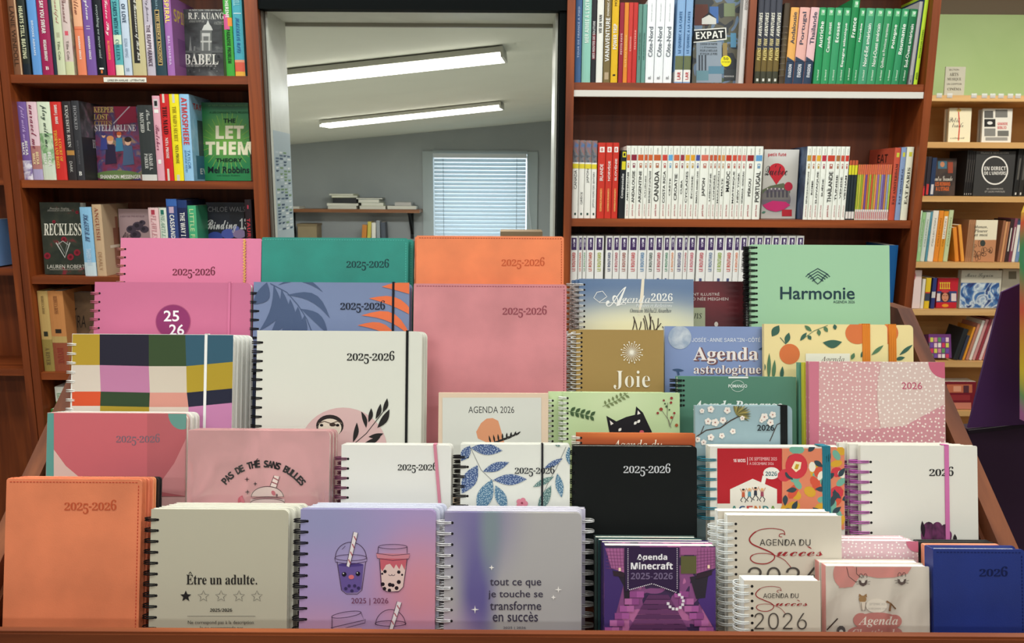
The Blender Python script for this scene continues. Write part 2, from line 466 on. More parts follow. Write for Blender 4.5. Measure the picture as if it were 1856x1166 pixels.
def planner(name, label, L, dy, x0, x1, y0, color, t=0.012, n=1, cdx=0.0015, cdz=0.0, rings=None, rr=0.006, kind='spiral',
            copycols=None, spine=None, group=None, band=None, short=None, pages=PAGE, cstitch=None, back=None, side='L', cat='planner', mg=0.0):
    M0 = LM[L] @ Matrix.Translation((0, dy, 0)); I = M0.inverted()
    o = I @ Vector((0, 0, CZ)); P = []
    for (px, py) in ((x0, y0), (x1, y0)):
        d = I.to_3x3() @ ray(px, py); P.append(o + d*(-o.y/d.y))
    W = P[1].x-P[0].x; H = (P[0].z+P[1].z)/2
    cm = color if not isinstance(color, tuple) else (leather(color) if kind == 'leather' else mat(color, 0.45))
    face = None
    s2 = short or label
    step = t+0.0009
    if (rings or band) and n > 1: t = t-(0.0018 if not (rings and 'coil' in rings) else 0.003)
    if n > 1 and not group: group = 'stack of ' + s2
    for k in range(n):
        M = M0 @ Matrix.Translation((P[0].x + cdx*k, step*k, 0))
        h = H + cdz*k
        lab = label if k == 0 else '%s, %s from the front of its stack' % (s2, ORD[k])
        root = empty(name, M, lab, cat, group)
        cc = cm
        if k and copycols: 
            q = copycols[(k-1) % len(copycols)]; cc = q if not isinstance(q, tuple) else (leather(q) if kind == 'leather' else mat(q, 0.45))
        if kind == 'leather':
            out = roundrect(W, h, (0.002, 0.004, 0.004, 0.002))
            m = MB(); m.plate(out, 0, 0.0022, cc); m.obj('front_cover', root)
            m = MB(); m.plate(out, t-0.0022, t, cc); m.box(0, 0.002, 0.0022, t-0.0022, 0, h, cc); m.obj('back_cover', root)
            m = MB(); m.box(0.002, W-0.004, 0.0023, t-0.0023, 0.001, h-0.003, pages); m.obj('page_block', root)
            if cstitch:
                m = MB(); sm = mat(cstitch, 0.7); d = 0.0034; z = h-d; x = 0.004
                while x < W-0.005: m.box(x, x+0.0022, -0.0004, 0, z-0.0004, z+0.0004, sm); x += 0.0038
                z = h-0.007
                while z > 0.004: m.box(W-d-0.0004, W-d+0.0004, -0.0004, 0, z-0.0022, z, sm); z -= 0.0038
                tag(m.obj('stitching', root), kind='stuff')
        else:
            r4 = (0, rr, rr, 0) if side == 'L' else (rr, 0, 0, rr)
            if rr and spine is None and not rings: r4 = (rr, rr, rr, rr)
            out = roundrect(W, h, r4)
            m = MB(); m.plate(out, 0, 0.0011, cc)
            m.obj('front_cover', root)
            m = MB(); m.plate(out, t-0.0011, t, back or cc)
            if spine: m.box(0, 0.0012, 0.0011, t-0.0011, 0, h, mat(spine))
            m.obj('back_cover', root)
            inn = roundrect(W-0.0022, h-0.0012, (0, rr, rr, 0), 0.0015, 0)
            m = MB(); m.plate(inn, 0.0012, t-0.0012, pages); m.obj('page_block', root)
        if rings:
            (yf, pitch, cnt, rc) = rings[:4]; rx = rings[4] if len(rings) > 4 else 0.0075; rk = rings[5] if len(rings) > 5 else 'twin'
            Fc = Face(M, W, h); zf = Fc.uv(x0, yf)[1]; pm = pitch*LEDGE[L][0]/F*1.0; pm = abs(Fc.uv(x0, yf+pitch)[1]-zf)
            me = ring_mesh(t, rc, rx, rk); hm = MB()
            xe = 0.0 if side == 'L' else W
            for i in range(cnt):
                z = zf - pm*(i + 0.5*(k % 2))
                if z < 0.004: break
                rg = link('binding_ring', me, root); rg.location = (xe, 0, z)
                hx = xe + (rx*0.93 if side == 'L' else -rx*0.93)
                hm.flat([(hx+0.0016*math.cos(a*math.pi/4), z+0.0016*math.sin(a*math.pi/4)) for a in range(8)], -0.0002, HOLE)
            if hm.f: tag(hm.obj('punched_holes', root), kind='stuff')
        if band and (k == 0 or len(band) > 3):
            bx0, bx1, bc = band[:3]; Fc = Face(M0 @ Matrix.Translation((P[0].x, 0, 0)), W, h)
            zz = y0+60; u0, u1 = Fc.uv(bx0, zz)[0], Fc.uv(bx1, zz)[0]
            m = MB(); bm = mat(bc, 0.7)
            th = 0.0012
            m.box(u0, u1, -th, -0.0003, 0, h+0.001, bm); m.box(u0, u1, -th, t+th, h+0.0003, h+0.0012, bm); m.box(u0, u1, t+0.0003, t+th, 0, h+0.001, bm)
            if u1-u0 > 0.006:
                for q in range(4):
                    uu = u0+(u1-u0)*(q+0.5)/4; m.box(uu-0.0004, uu+0.0004, -th-0.0005, -th, 0, h+0.0012, bm)
            m.obj('elastic_band', root)
        if k == 0: face = Face(M, W, H, root, e=0.0004); face.mg = mg
    face.n = 0
    return face
def year(f, x0, yc, x1, col, txt='2025-2026', h=0):
    """old-style year lettering: body height set about centre line yc"""
    h = (x1-x0)*0.19
    f.text(txt, 'osf~-0.003', x0, yc-h*0.72, x1, yc+h*0.72, mat(col, 0.4))
# ---- tier 1 (rear)
f = planner('spiral_planner', 'pink spiral planner with a thin gold cord and dark 2025-2026 lettering', 1, 0, 219, 474, 432, (228, 132, 168), n=1, rr=0.002,
            rings=(451.7, 15, 9, (190, 130, 120)), group=None)
year(f, 313, 494, 390, (120, 50, 70))
m = MB()
for i in range(70):
    z = f.H-0.0015-i*0.0022; u = f.uv(441+(i % 2)*1.2+i*0.05, 440)[0]; m.box(u, u+0.0032, -0.0018, -0.0003, z-0.0013, z, mat((222, 176, 90), 0.3, 0.7))
m.obj('gold_cord', f.root); f.done()
f = planner('leather_planner', 'teal leatherette planner with dark 2025-2026 stamping', 1, 0, 475, 740, 431, (26, 138, 124), n=2, cdx=0.0062, kind='leather',
            cstitch=(90, 190, 175), short='teal leatherette planner', group='teal leatherette planners')
year(f, 628, 480, 705, (14, 62, 66)); f.done()
f = planner('leather_planner', 'bright orange leatherette planner standing on the rearmost tier', 1, 0, 755, 1022, 428, (238, 132, 82), n=2, cdx=-0.004, kind='leather',
            cstitch=(170, 70, 40), short='bright orange leatherette planner', group='bright orange leatherette planners')
year(f, 909, 477, 987, (200, 92, 52)); f.done()
# sky planner
g = blobs('sky', (72, 104, 146), [(0.5, 0.45, 1.7, 0.53, (200, 206, 194), 0.62), (0.55, 0.58, 0.95, 0.31, (244, 236, 188), 0.8)], 0.22)
f = planner('spiral_planner', 'glossy blue sky planner titled Agenda 2026 with white script over dark grasses', 1, 0, 1050, 1257, 506, g, n=3, cdx=-0.0045, t=0.011,
            rings=(516, 9.6, 16, (215, 215, 215), 0.008), rr=0, short='silver-ringed blue sky planner', group='blue sky planners')
f.poly([(1163, 506), (1168, 506), (1166, 545), (1157, 575)], (236, 226, 205))
wh = (240, 240, 238)
f.text('A', 'script', 1098, 520, 1136, 556, wh); f.text('genda', 'serifit', 1126, 536, 1178, 553, wh); f.text('2026', 'serifbi', 1180, 532, 1219, 546, wh)
f.line([(1082, 530), (1076, 540), (1086, 548), (1100, 538), (1092, 528), (1082, 530)], 1.2, wh)
f.line([(1086, 549), (1220, 549)], 0.9, wh)
f.text('Pensées et Réflexions', 'serifit', 1152, 551, 1218, 559, (235, 238, 240)); f.text('Omraam Mikhaël Aïvanhov', 'serifit', 1142, 559, 1217, 567, (52, 62, 80))
for (a, b, c, d) in ((1146, 600, 1150, 578), (1155, 600, 1148, 574), (1158, 600, 1162, 583), (1170, 600, 1166, 577), (1174, 600, 1168, 572), (1176, 600, 1180, 574), (1179, 600, 1177, 568), (1186, 600, 1182, 580), (1190, 600, 1193, 577), (1205, 600, 1200, 592), (1186, 600, 1198, 586)):
    f.line([(a, b), ((a+c)/2+1, (b+d)/2), (c, d)], 1.6, (58, 44, 40))
f.done()
f = planner('book', 'dark maroon hardcover history book behind the blue sky planner', 1, 0.045, 1196, 1352, 510, mottled('maroon', [(0.3, (56, 20, 28)), (0.7, (112, 24, 36))], 14), t=0.014, rr=0, kind='paper', spine=(60, 20, 28), cat='book')
f.text('MENT ILLUSTRÉ', 'sans', 1245, 530, 1304, 536, (220, 205, 200)); f.text('ICTORD NÉE MEIGHEN', 'sans', 1228, 538, 1320, 545, (220, 205, 200))
f.rect(1200, 558, 1278, 592, (176, 182, 152)); f.text('ns', 'serifit', 1258, 568, 1272, 578, (50, 55, 45))
f.ell(1298, 588, 3.5, 4.5, (220, 210, 200)); f.done()
f = planner('spiral_planner', 'large mint green planner titled Harmonie with a black coil', 1, 0, 1361, 1612, 444, (160, 202, 166), n=3, cdx=0.0026, t=0.011, rr=0.0015,
            rings=(449, 10.4, 18, (26, 28, 30), 0.009, 'twin'), short='mint green coil planner', group='mint green coil planners')
dk = (36, 62, 72)
f.text('Harmonie', 'sans~0.012', 1414, 520, 1549, 543, dk); f.text('AGENDA 2026', 'sans', 1510, 545, 1549, 550, dk)
for i in range(4):
    yy = 487+i*5.2; hw = 19-i*3.0
    f.line([(1482-hw, yy+11-i*1.8+i*0.6), (1482, yy), (1482+hw, yy+11-i*1.8+i*0.6)], 1.6, dk)
for s_ in (-1, 1):
    for i in range(3): f.line([(1482+s_*(22-i*4), 502+i*2), (1482+s_*(16.5-i*3.5), 497+i*3.5), (1482+s_*(12-i*3.2), 501+i*3.6)], 1.5, dk)
f.line([(1473, 507), (1482, 515), (1491, 507)], 1.6, dk); f.done()
# ---- tier 2
f = planner('spiral_planner', 'rose pink spiral planner with a round window showing 25 over 26', 2, 0, 172, 455, 512, (204, 112, 148), n=2, cdx=0.0012, t=0.012,
            rings=(531.8, 15.7, 10, (196, 110, 132)), band=(413.5, 417.5, (214, 120, 158)), short='rose pink spiral planner', group='rose pink spiral planners')
for (rx, c) in ((32, (168, 78, 118)), (30.6, (142, 52, 104))): f.ell(314, 583, rx, rx*0.97, c, n=36)
f.text('25', 'sans~0.015', 297, 563, 325, 583, (245, 240, 244)); f.text('26', 'sans~0.015', 307, 588, 334, 608, (245, 240, 244)); f.done()
f = planner('spiral_planner', 'slate blue spiral planner with navy fronds and orange leaves', 2, 0, 460, 742, 512, (122, 136, 172), n=2, cdx=0.0016, t=0.011,
            rings=(531.8, 16.1, 10, (34, 34, 38)), band=(710.5, 714.5, (26, 26, 34)), short='slate blue leafy planner', group='slate blue leafy planners')
nv = (76, 92, 126)
f.line([(490, 514), (520, 530), (540, 553), (556, 578), (566, 604)], 1.6, nv)
for (a, b, c, d, w_, bd) in ((504, 517, 586, 530, 9, -0.2), (520, 535, 598, 577, 15, -0.2), (545, 560, 594, 606, 16, -0.12), (496, 516, 470, 600, 20, -0.2), (510, 524, 487, 612, 22, -0.18),
                          (526, 542, 508, 616, 20, -0.12), (540, 556, 530, 618, 18, -0.05), (552, 572, 552, 622, 15, 0.05), (484, 512, 458, 552, 24, -0.15)):
    f.leaf(a, b, c, d, w_, nv, bd)
og = (232, 116, 72)
for (a, b, c, d, w_, bd) in ((692, 520, 758, 538, 15, 0.12), (669, 541, 756, 578, 17, 0.13), (655, 572, 745, 610, 17, 0.18), (648, 590, 725, 620, 15, 0.15), (712, 510, 760, 528, 10, 0.1)):
    f.leaf(a, b, c, d, w_, og, -bd)
year(f, 617, 556, 698, (24, 30, 48)); f.done()
f = planner('leather_planner', 'dusty pink leatherette planner below the bright orange one', 2, 0, 750, 1027, 515, (208, 132, 138), n=1, kind='leather', t=0.02, cstitch=(150, 70, 86))
year(f, 911, 565, 991, (148, 72, 84)); f.done()
f = planner('spiral_planner', 'gold cover planner titled Joie with a pale dandelion burst', 2, 0, 1045, 1203, 598, (166, 136, 80), n=3, cdx=-0.0045, t=0.012, rr=0,
            rings=(604, 8.2, 14, clearplastic(), 0.0075, 'coil'), short='gold coil planner', group='gold coil planners')
cr = (245, 238, 222)
for i in range(24):
    a = 2*math.pi*i/24; r1 = 19.5 if i % 2 else 16; cx, cy = 1145, 639
    f.line([(cx+3*math.cos(a), cy+3*math.sin(a)), (cx+r1*math.cos(a), cy+r1*math.sin(a))], 0.8, cr); f.ell(cx+r1*math.cos(a), cy+r1*math.sin(a), 1.3, 1.3, cr, n=6)
f.ell(1145, 639, 3.2, 3.2, cr, n=10); f.text('Joie', 'serif~-0.008', 1112, 672, 1178, 706, cr); f.done()
f = planner('spiral_planner', 'periwinkle blue astrology planner with a pale moon and cream lettering', 2, 0.014, 1205, 1392, 592, (132, 150, 194), n=1, t=0.012, rr=0, kind='paper', spine=(170, 180, 200))
f.ell(1232, 612, 21, 21, mottled('moon', [(0.35, (150, 166, 190)), (0.7, (206, 212, 220))], 70), n=30)
f.text('JOSÉE-ANNE SARAZIN-CÔTÉ', 'inter', 1254, 611, 1378, 620, (236, 238, 244)); f.text('Agenda', 'serif~0.02', 1258, 630, 1376, 662, (120, 84, 88)); f.text('Agenda', 'serif~0.0', 1256, 629, 1374, 660, (240, 230, 226))
f.text('astrologique', 'serif~0.02', 1258, 663, 1380, 683, (120, 84, 88)); f.text('astrologique', 'serif~0.0', 1257, 662, 1379, 682, (240, 230, 226))
f.leaf(1218, 670, 1240, 672, 5, (60, 84, 120)); f.line([(1228, 672), (1230, 680)], 4, (60, 84, 120))
f.leaf(1374, 634, 1388, 630, 4, (60, 84, 120)); f.done()
f = planner('planner', 'cream planner printed with oranges and leaves, wide orange elastic', 2, 0, 1385, 1608, 588, (236, 216, 158), n=2, cdx=0.0425, t=0.011, rr=0.006, kind='paper', spine=(226, 206, 150),
            band=(1563, 1577, (222, 134, 48), 1), short='cream orange-print planner', group='cream planners with oranges')
gr, gr2, orr = (60, 98, 84), (86, 122, 90), (214, 116, 66)
def fruit(fc, ox=0):
    fc.ell(1554+ox, 604, 22, 20, orr, n=26)
fruit(f)
f.ell(1431, 642, 18.5, 18.5, orr, n=26); f.leaf(1424, 624, 1430, 603, 10, gr); f.line([(1424, 624), (1414, 612)], 1.2, gr)
f.leaf(1399, 610, 1412, 590, 14, gr); f.leaf(1491, 621, 1526, 620, 15, gr, 0.1); f.line([(1452, 617), (1475, 600), (1500, 590)], 1, gr2)
for (a, b, c, d) in ((1450, 618, 1462, 603), (1464, 608, 1470, 616), (1471, 601, 1458, 590), (1483, 597, 1485, 609), (1493, 592, 1500, 602), (1512, 588, 1514, 598), (1579, 644, 1601, 626), (1560, 648, 1568, 634), (1393, 690, 1394, 640), (1401, 690, 1404, 652), (1416, 690, 1418, 664), (1386, 672, 1382, 656), (1543, 652, 1548, 640)):
    f.leaf(a, b, c, d, 7, gr2 if a % 2 else gr)
f.rect(1460, 641, 1540, 660, (236, 230, 214)); f.text('Agenda', 'serifit', 1486, 646, 1530, 660, (90, 70, 60)); f.done()
# print on the cover of the second one, where it shows past the first
r2 = [o for o in COL.objects if o.get('group') == 'cream planners with oranges'][-1]
f2 = Face(r2.matrix_world.copy(), f.W, f.H, r2, e=0.0004)
f2.ell(1606, 604, 22, 20, orr, n=26)
for (a, b, c, d) in ((1630, 644, 1654, 625), (1613, 650, 1622, 634), (1622, 652, 1640, 648)): f2.leaf(a, b, c, d, 7, gr)
f2.done()
# ---- tier 3
f = planner('spiral_planner', 'multicoloured patchwork check spiral planner with a white elastic', 3, 0, 131, 424, 606, (240, 238, 232), n=5, cdx=0.0028, t=0.0085, copycols=[(232, 232, 226)],
            rings=(624.7, 16.8, 9, (228, 226, 220)), band=(370.5, 375.5, (244, 244, 240)), short='patchwork check spiral planner', group='patchwork check planners', rr=0.009, mg=0.0006)
xs = [131, 181, 270, 336, 424]; ys = [606, 662, 710, 736, 790]
dyx = [0, 0, 2, 2, -6]
pal = [[(182, 150, 48), (38, 36, 52), (58, 78, 48), (54, 92, 112)], [(216, 202, 188), (192, 126, 164), (212, 200, 184), (178, 152, 46)], [(214, 84, 48), (50, 70, 46), (216, 150, 136), (36, 38, 58)], [(224, 212, 200), (176, 150, 48), (226, 210, 196), (202, 134, 178)]]
for i in range(4):
    for j in range(4):
        def yy(r, c): return ys[r] + (dyx[c] if r else 0)
        def xx(r, c): return xs[c] + ([0, 2, 3, 6, 6][r] if c == 3 else ([0, 0, 2, 1, 0][r] if 0 < c < 4 else 0))
        f.poly([(xx(i, j), yy(i, j)), (xx(i, j+1), yy(i, j+1)), (xx(i+1, j+1), yy(i+1, j+1)), (xx(i+1, j), yy(i+1, j))], pal[i][j])
f.done()
f = planner('spiral_planner', 'off-white spiral planner with a pink disc, a face and black leaves', 3, 0, 466, 765, 600, (224, 224, 213), n=3, cdx=0.0020, t=0.010, rr=0.008,
            rings=(621, 16.8, 12, (24, 24, 26)), band=(735.5, 740, (22, 22, 24)), short='off-white spiral planner', group='off-white planners')
year(f, 629, 648, 715, (32, 32, 32))
f.ell(622, 816, 80, 77, (216, 182, 180), n=40); f.ell(598, 772, 25, 20, (44, 36, 36), n=24); f.ell(598, 776, 21, 17, (226, 214, 196), n=24)
f.line([(577, 768), (588, 764), (600, 768), (612, 764), (620, 768)], 2, (110, 96, 84))
f.ell(583, 771, 3.2, 2.6, (30, 26, 26), n=10); f.ell(603, 770, 6, 3.4, (60, 48, 42), n=10); f.ell(612, 771, 3.4, 2.6, (24, 20, 20), n=10)
bk = (36, 34, 34)
f.line([(636, 810), (664, 786), (700, 740)], 1.3, bk)
for (a, b, c, d, w_) in ((664, 776, 655, 746, 8), (668, 766, 673, 740, 8), (681, 760, 690, 732, 8), (694, 748, 702, 722, 8), (684, 776, 706, 742, 12), (640, 802, 647, 766, 9), (668, 792, 695, 786, 9), (660, 804, 690, 792, 9)):
    f.leaf(a, b, c, d, w_, bk, 0.06)
f.done()
f = planner('planner', 'beige bordered planner lettered AGENDA 2026 with a terracotta shape', 3, 0, 795, 994, 713, (226, 202, 178), n=1, t=0.012, rr=0, kind='paper', spine=(220, 200, 180))
f.rect(802, 721, 981, 900, (216, 216, 208)); f.text('AGENDA 2026', 'sans', 849, 737, 932, 749, (60, 60, 60))
f.poly([(863, 783), (872, 767), (882, 759), (893, 758), (903, 763), (908, 780), (915, 806), (890, 806), (866, 795)], (218, 150, 112))
f.line([(890, 806), (925, 794), (942, 783)], 1.1, bk)
for i in range(7):
    x = 890+i*7; f.leaf(x, 806-i*2.5, x-4+i*1.2, 789-i*1.2, 3.2, bk); f.leaf(x+2, 805-i*2.5, x+12, 799-i*2.8, 3, bk)
f.done()
cg = blobs('sage', (190, 212, 160), [(0.45, 0.95, 0.6, 0.25, (206, 224, 176), 0.9)], 0.4)
f = planner('spiral_planner', 'pale green planner with a black cat between leaf sprigs', 3, 0, 1021, 1232, 712, cg, n=2, cdx=-0.019, t=0.011, rr=0,
            rings=(722, 9.2, 14, (236, 238, 232), 0.006), short='pale green cat planner', group='pale green cat planners')
f.poly([(1099, 754), (1117, 764), (1135, 756), (1151, 752), (1153, 737), (1165, 748), (1181, 782), (1184, 800), (1108, 800), (1103, 776)], (26, 24, 30))
f.poly([(1105, 762), (1112, 768), (1107, 771)], (238, 232, 224)); f.poly([(1156, 744), (1161, 750), (1155, 752)], (238, 232, 224))
for (x, y) in ((1152, 768), (1158, 765), (1124, 780)): f.leaf(x-3, y+2, x+2, y-4, 5, (240, 238, 230))
f.ell(1163, 783, 4, 3, (200, 90, 100)); f.done
lg = (66, 92, 58)
f.line([(1026, 745), (1050, 750), (1075, 757)], 1.0, lg)
for i in range(5):
    x, y = 1034+i*9, 746+i*2; f.leaf(x, y, x+9, y-8, 6, lg); f.leaf(x, y, x+6, y+9, 6, lg)
f.line([(1092, 737), (1115, 728), (1138, 712)], 0.9, (110, 124, 80))
for i in range(6):
    x, y = 1098+i*7, 734-i*3.6; f.leaf(x, y, x-2, y-8, 4, (120, 134, 88)); f.leaf(x, y, x+8, y+5, 4, (120, 134, 88))
for (x, y, c, r_) in ((1217, 722, (150, 60, 56), 2.6), (1203, 726, (140, 60, 56), 2), (1216, 730, (150, 56, 50), 2.4), (1198, 742, (150, 66, 50), 3.2), (1192, 749, (150, 60, 56), 2.4), (1222, 749, (150, 60, 56), 2.2), (1217, 757, (160, 70, 50), 2.6), (1226, 771, (170, 90, 50), 3), (1208, 737, lg, 2.2), (1213, 743, lg, 1.6), (1205, 732, lg, 1.6)): f.ell(x, y, r_, r_, c, n=10)
f.line([(1200, 745), (1212, 762), (1216, 776)], 0.8, (120, 110, 100)); f.line([(1210, 730), (1209, 755), (1214, 774)], 0.8, (120, 110, 100)); f.line([(1222, 752), (1215, 770)], 0.8, (120, 110, 100))
f.done()
f = planner('spiral_planner', 'dark sage green planner on a black coil, behind the blossom planner', 3, 0.026, 1228, 1443, 683, (86, 132, 112), n=1, t=0.014, rr=0,
            rings=(690, 9, 6, (24, 26, 26), 0.009))
f.text('POMANGO', 'sans~0.02', 1320, 697, 1354, 703, (228, 236, 230)); f.ring(1337, 700, 12, 10, 0.8, (210, 224, 214), a0=200, a1=340); f.ring(1337, 700, 12, 10, 0.8, (210, 224, 214), a0=20, a1=160)
f.rect(1320, 683, 1356, 686, (236, 238, 234)); f.text('Agenda Pomango', 'serifbi~0.01', 1256, 726, 1418, 748, (240, 244, 240)); f.done()
dp = dots((214, 164, 164), (240, 222, 214), 165, 0.17)
f = planner('planner', 'large pink planner with white speckles, a magenta corner and 2026', 3, 0, 1466, 1712, 656, dp, n=1, t=0.011, rr=0.004, kind='paper', spine=(196, 110, 130))
f.poly([(1597, 656), (1712, 656), (1712, 735), (1680, 750), (1640, 772), (1596, 776), (1590, 740), (1590, 700)], dots((216, 190, 182), (240, 228, 220), 165, 0.17))
f.poly([(1483, 763), (1510, 772), (1550, 780), (1600, 776), (1640, 772), (1680, 750), (1712, 733), (1712, 830), (1483, 830)], dots((204, 142, 150), (240, 222, 214), 165, 0.17))
f.rect(1466, 656, 1484, 860, (206, 120, 140)); f.ell(1712, 655, 30, 31, (198, 98, 122), n=30)
f.text('2026', 'sans~0.012', 1634, 693, 1671, 706, (190, 96, 118)); f.done()
f = planner('planner', 'planner with a yellow stitched spine behind the speckled pink one', 3, 0.0125, 1457, 1690, 658, (206, 200, 60), n=1, t=0.010, rr=0.003, kind='paper', spine=(200, 196, 60)); f.done()
f = planner('planner', 'planner with a teal green spine behind the yellow-spined one', 3, 0.024, 1448, 1680, 658, (92, 150, 134), n=1, t=0.010, rr=0.003, kind='paper', spine=(90, 146, 130)); f.done()
# ---- tier 4
f = planner('planner', 'blossom branch planner, grey-blue with a black elastic and 2026', 4, 0.030, 1260, 1424, 736, (150, 174, 182), n=2, cdx=0.0125, t=0.011, rr=0.007, kind='paper', spine=(150, 170, 176),
            band=(1414.5, 1427, (20, 22, 24)), short='grey-blue blossom planner', group='blossom planners')
br = (70, 58, 52)
f.line([(1262, 792), (1280, 780), (1305, 776), (1325, 762), (1345, 752)], 2, br); f.line([(1312, 772), (1318, 762)], 1, br); f.line([(1395, 800), (1402, 784), (1408, 770), (1420, 764)], 1.6, br); f.line([(1270, 786), (1276, 772)], 1.4, br)
for i in range(12): f.leaf(1334, 752, 1334+28*math.cos(math.radians(-100+i*12)), 752+22*math.sin(math.radians(-100+i*12)), 3.4, [(120, 110, 60), (160, 146, 84), (92, 92, 60)][i % 3])
for (x, y, s_) in ((1288, 742, 7), (1318, 744, 7), (1296, 766, 8), (1310, 762, 7), (1283, 764, 7), (1328, 782, 6), (1308, 790, 6), (1288, 793, 7), (1275, 802, 6), (1385, 756, 8), (1400, 752, 7), (1396, 766, 7), (1380, 762, 5), (1272, 745, 5), (1345, 758, 5), (1264, 797, 6)):
    for j in range(5):
        a = math.radians(72*j+x); f.ell(x+s_*0.5*math.cos(a), y+s_*0.5*math.sin(a), s_*0.42, s_*0.42, (232, 222, 214), n=9)
    f.ell(x, y, s_*0.22, s_*0.22, (170, 120, 110), n=7)
f.text('2026', 'sans~0.015', 1372, 770, 1403, 781, (34, 40, 46)); f.done()
f = planner('spiral_planner', 'burnt orange planner lettered Agenda du, mostly hidden by the black planner', 4, 0.017, 1045, 1260, 786, blobs('burnt', (160, 70, 24), [(0.5, 1.0, 0.9, 0.05, (206, 108, 52), 0.9)], 0.35), n=1, t=0.011, rr=0,
            rings=(794, 9, 3, (220, 216, 205), 0.006))
f.text('Agenda du', 'serifit', 1108, 797, 1200, 822, (244, 226, 205)); f.done()
f = planner('planner', 'coral and teal geometric print planner with 2025-2026 in grey', 4, 0.030, 86, 339, 749, (216, 168, 164), n=3, cdx=0.003, t=0.008, rr=0.008, kind='paper', spine=(100, 160, 150), copycols=[(226, 222, 216)],
            short='coral geometric planner', group='coral geometric planners')
f.mg = 0.0004
f.ell(218, 742, 148, 154, (204, 104, 112), n=40); f.poly([(267, 749), (340, 749), (340, 900), (267, 900)], (186, 98, 104))
f.ell(330, 749, 25, 30, (104, 154, 144), n=26); f.rect(84, 749, 98, 930, (96, 156, 148))
f.poly([(340, 790), (340, 900), (280, 890), (316, 840)], (210, 140, 142)); f.poly([(98, 815), (120, 845), (150, 870), (98, 870)], (222, 188, 178))
year(f, 211, 797, 290, (128, 104, 116)); f.done()
f = planner('planner', 'pink bubble tea planner lettered PAS DE THÉ SANS BULLES in clear wrap', 4, 0, 341, 598, 781, (212, 158, 160), n=3, cdx=0.0018, t=0.0085, rr=0.006, kind='paper', spine=(216, 170, 170),
            short='wrapped pink bubble tea planner', group='wrapped bubble tea planners')
for fi, (c0, c1) in enumerate((((212, 166, 160), 0), )):
    pass
f.arc('PAS DE THÉ SANS BULLES', 'bold~0.012', 477, 933, 92, 141, 37, 13, (30, 26, 30))
sk = (70, 50, 56)
f.ell(485, 900, 30, 17, (220, 196, 190), n=24, a0=180, a1=360); f.ring(485, 901, 29, 19, 1.1, sk, a0=180, a1=360); f.ring(485, 908, 30, 7, 1.1, sk, a0=180, a1=360); f.rect(454, 905, 516, 925, (218, 194, 190)); f.ring(485, 912, 31, 8, 1.1, sk, a0=180, a1=360)
f.poly([(490, 881), (497, 862), (507, 864), (501, 884)], (232, 212, 206)); f.line([(490, 881), (497, 862)], 1, sk); f.line([(501, 884), (507, 864)], 1, sk); f.line([(493, 874), (503, 878)], 2.2, (160, 90, 96)); f.line([(496, 866), (505, 871)], 2.2, (160, 90, 96))
f.ell(496, 894, 3.5, 5, (196, 110, 120), rot=-30); f.ell(502, 898, 2, 3, (120, 90, 96))
for (x, y, r_) in ((448, 869, 5), (463, 877, 4), (449, 892, 5)): f.poly([(x-r_, y), (x-1, y-1), (x, y-r_), (x+1, y-1), (x+r_, y), (x+1, y+1), (x, y+r_), (x-1, y+1)], sk)
f.leaf(432, 912, 440, 898, 8, (196, 100, 112)); f.leaf(444, 914, 436, 900, 6, (206, 120, 130)); f.done()
wp = MB(); wp.box(-0.003, f.W+0.0055, -0.0022, -0.0016, 0, f.H+0.003, film()); wp.box(f.W+0.005, f.W+0.0055, -0.0016, 0.03, 0, f.H+0.003, film()); wp.box(-0.003, f.W+0.0055, -0.0016, 0.030, f.H+0.0026, f.H+0.003, film()); wp.obj('plastic_wrap', f.root)
f = planner('spiral_planner', 'plain white spiral planner with a slanted dusty pink elastic', 4, 0, 619, 818, 807, (226, 224, 218), n=2, cdx=0.001, t=0.011, rr=0.005,
            rings=(832, 17.5, 8, (120, 66, 92), 0.009), short='plain white pink-ringed planner', group='plain white planners')
u0, u1 = f.uv(785.5, 807)[0], f.uv(791, 807)[0]; dxx = f.uv(802, 940)[0]-u1; dz = f.H-f.uv(802, 940)[1]
m = MB(); z0 = 0.01; k_ = dxx/dz*(f.H-z0); m.plate([(u0+k_, z0), (u1+k_, z0), (u1, f.H+0.0008), (u0, f.H+0.0008)], -0.0014, -0.0004, mat((208, 130, 150), 0.7)); m.box(u0, u1, -0.0014, 0.013, f.H+0.0003, f.H+0.0013, mat((208, 130, 150), 0.7)); m.obj('elastic_band', f.root)
year(f, 721, 848, 792, (40, 40, 40), h=10); f.done()
lv = dots((62, 86, 134), (190, 204, 220), 440, 0.2, 0.8); lv2 = dots((76, 118, 148), (196, 214, 220), 440, 0.2, 0.8); lv3 = dots((84, 118, 116), (190, 208, 200), 440, 0.2, 0.8)
f = planner('spiral_planner', 'white spiral planner patterned with speckled blue leaves, black elastic', 4, 0, 835, 1033, 806, (224, 224, 216), n=2, cdx=0.0006, t=0.011, rr=0.003,
            rings=(829, 17.6, 8, (30, 28, 30), 0.0095), band=(981, 984.5, (28, 26, 32)), short='blue leaf print planner', group='blue leaf print planners')
f.line([(852, 810), (872, 852), (893, 872), (922, 870)], 0.9, (120, 120, 120)); f.line([(893, 872), (885, 900)], 0.8, (120, 120, 120)); f.line([(1026, 810), (1008, 850), (996, 870), (978, 910)], 0.9, (120, 120, 120))
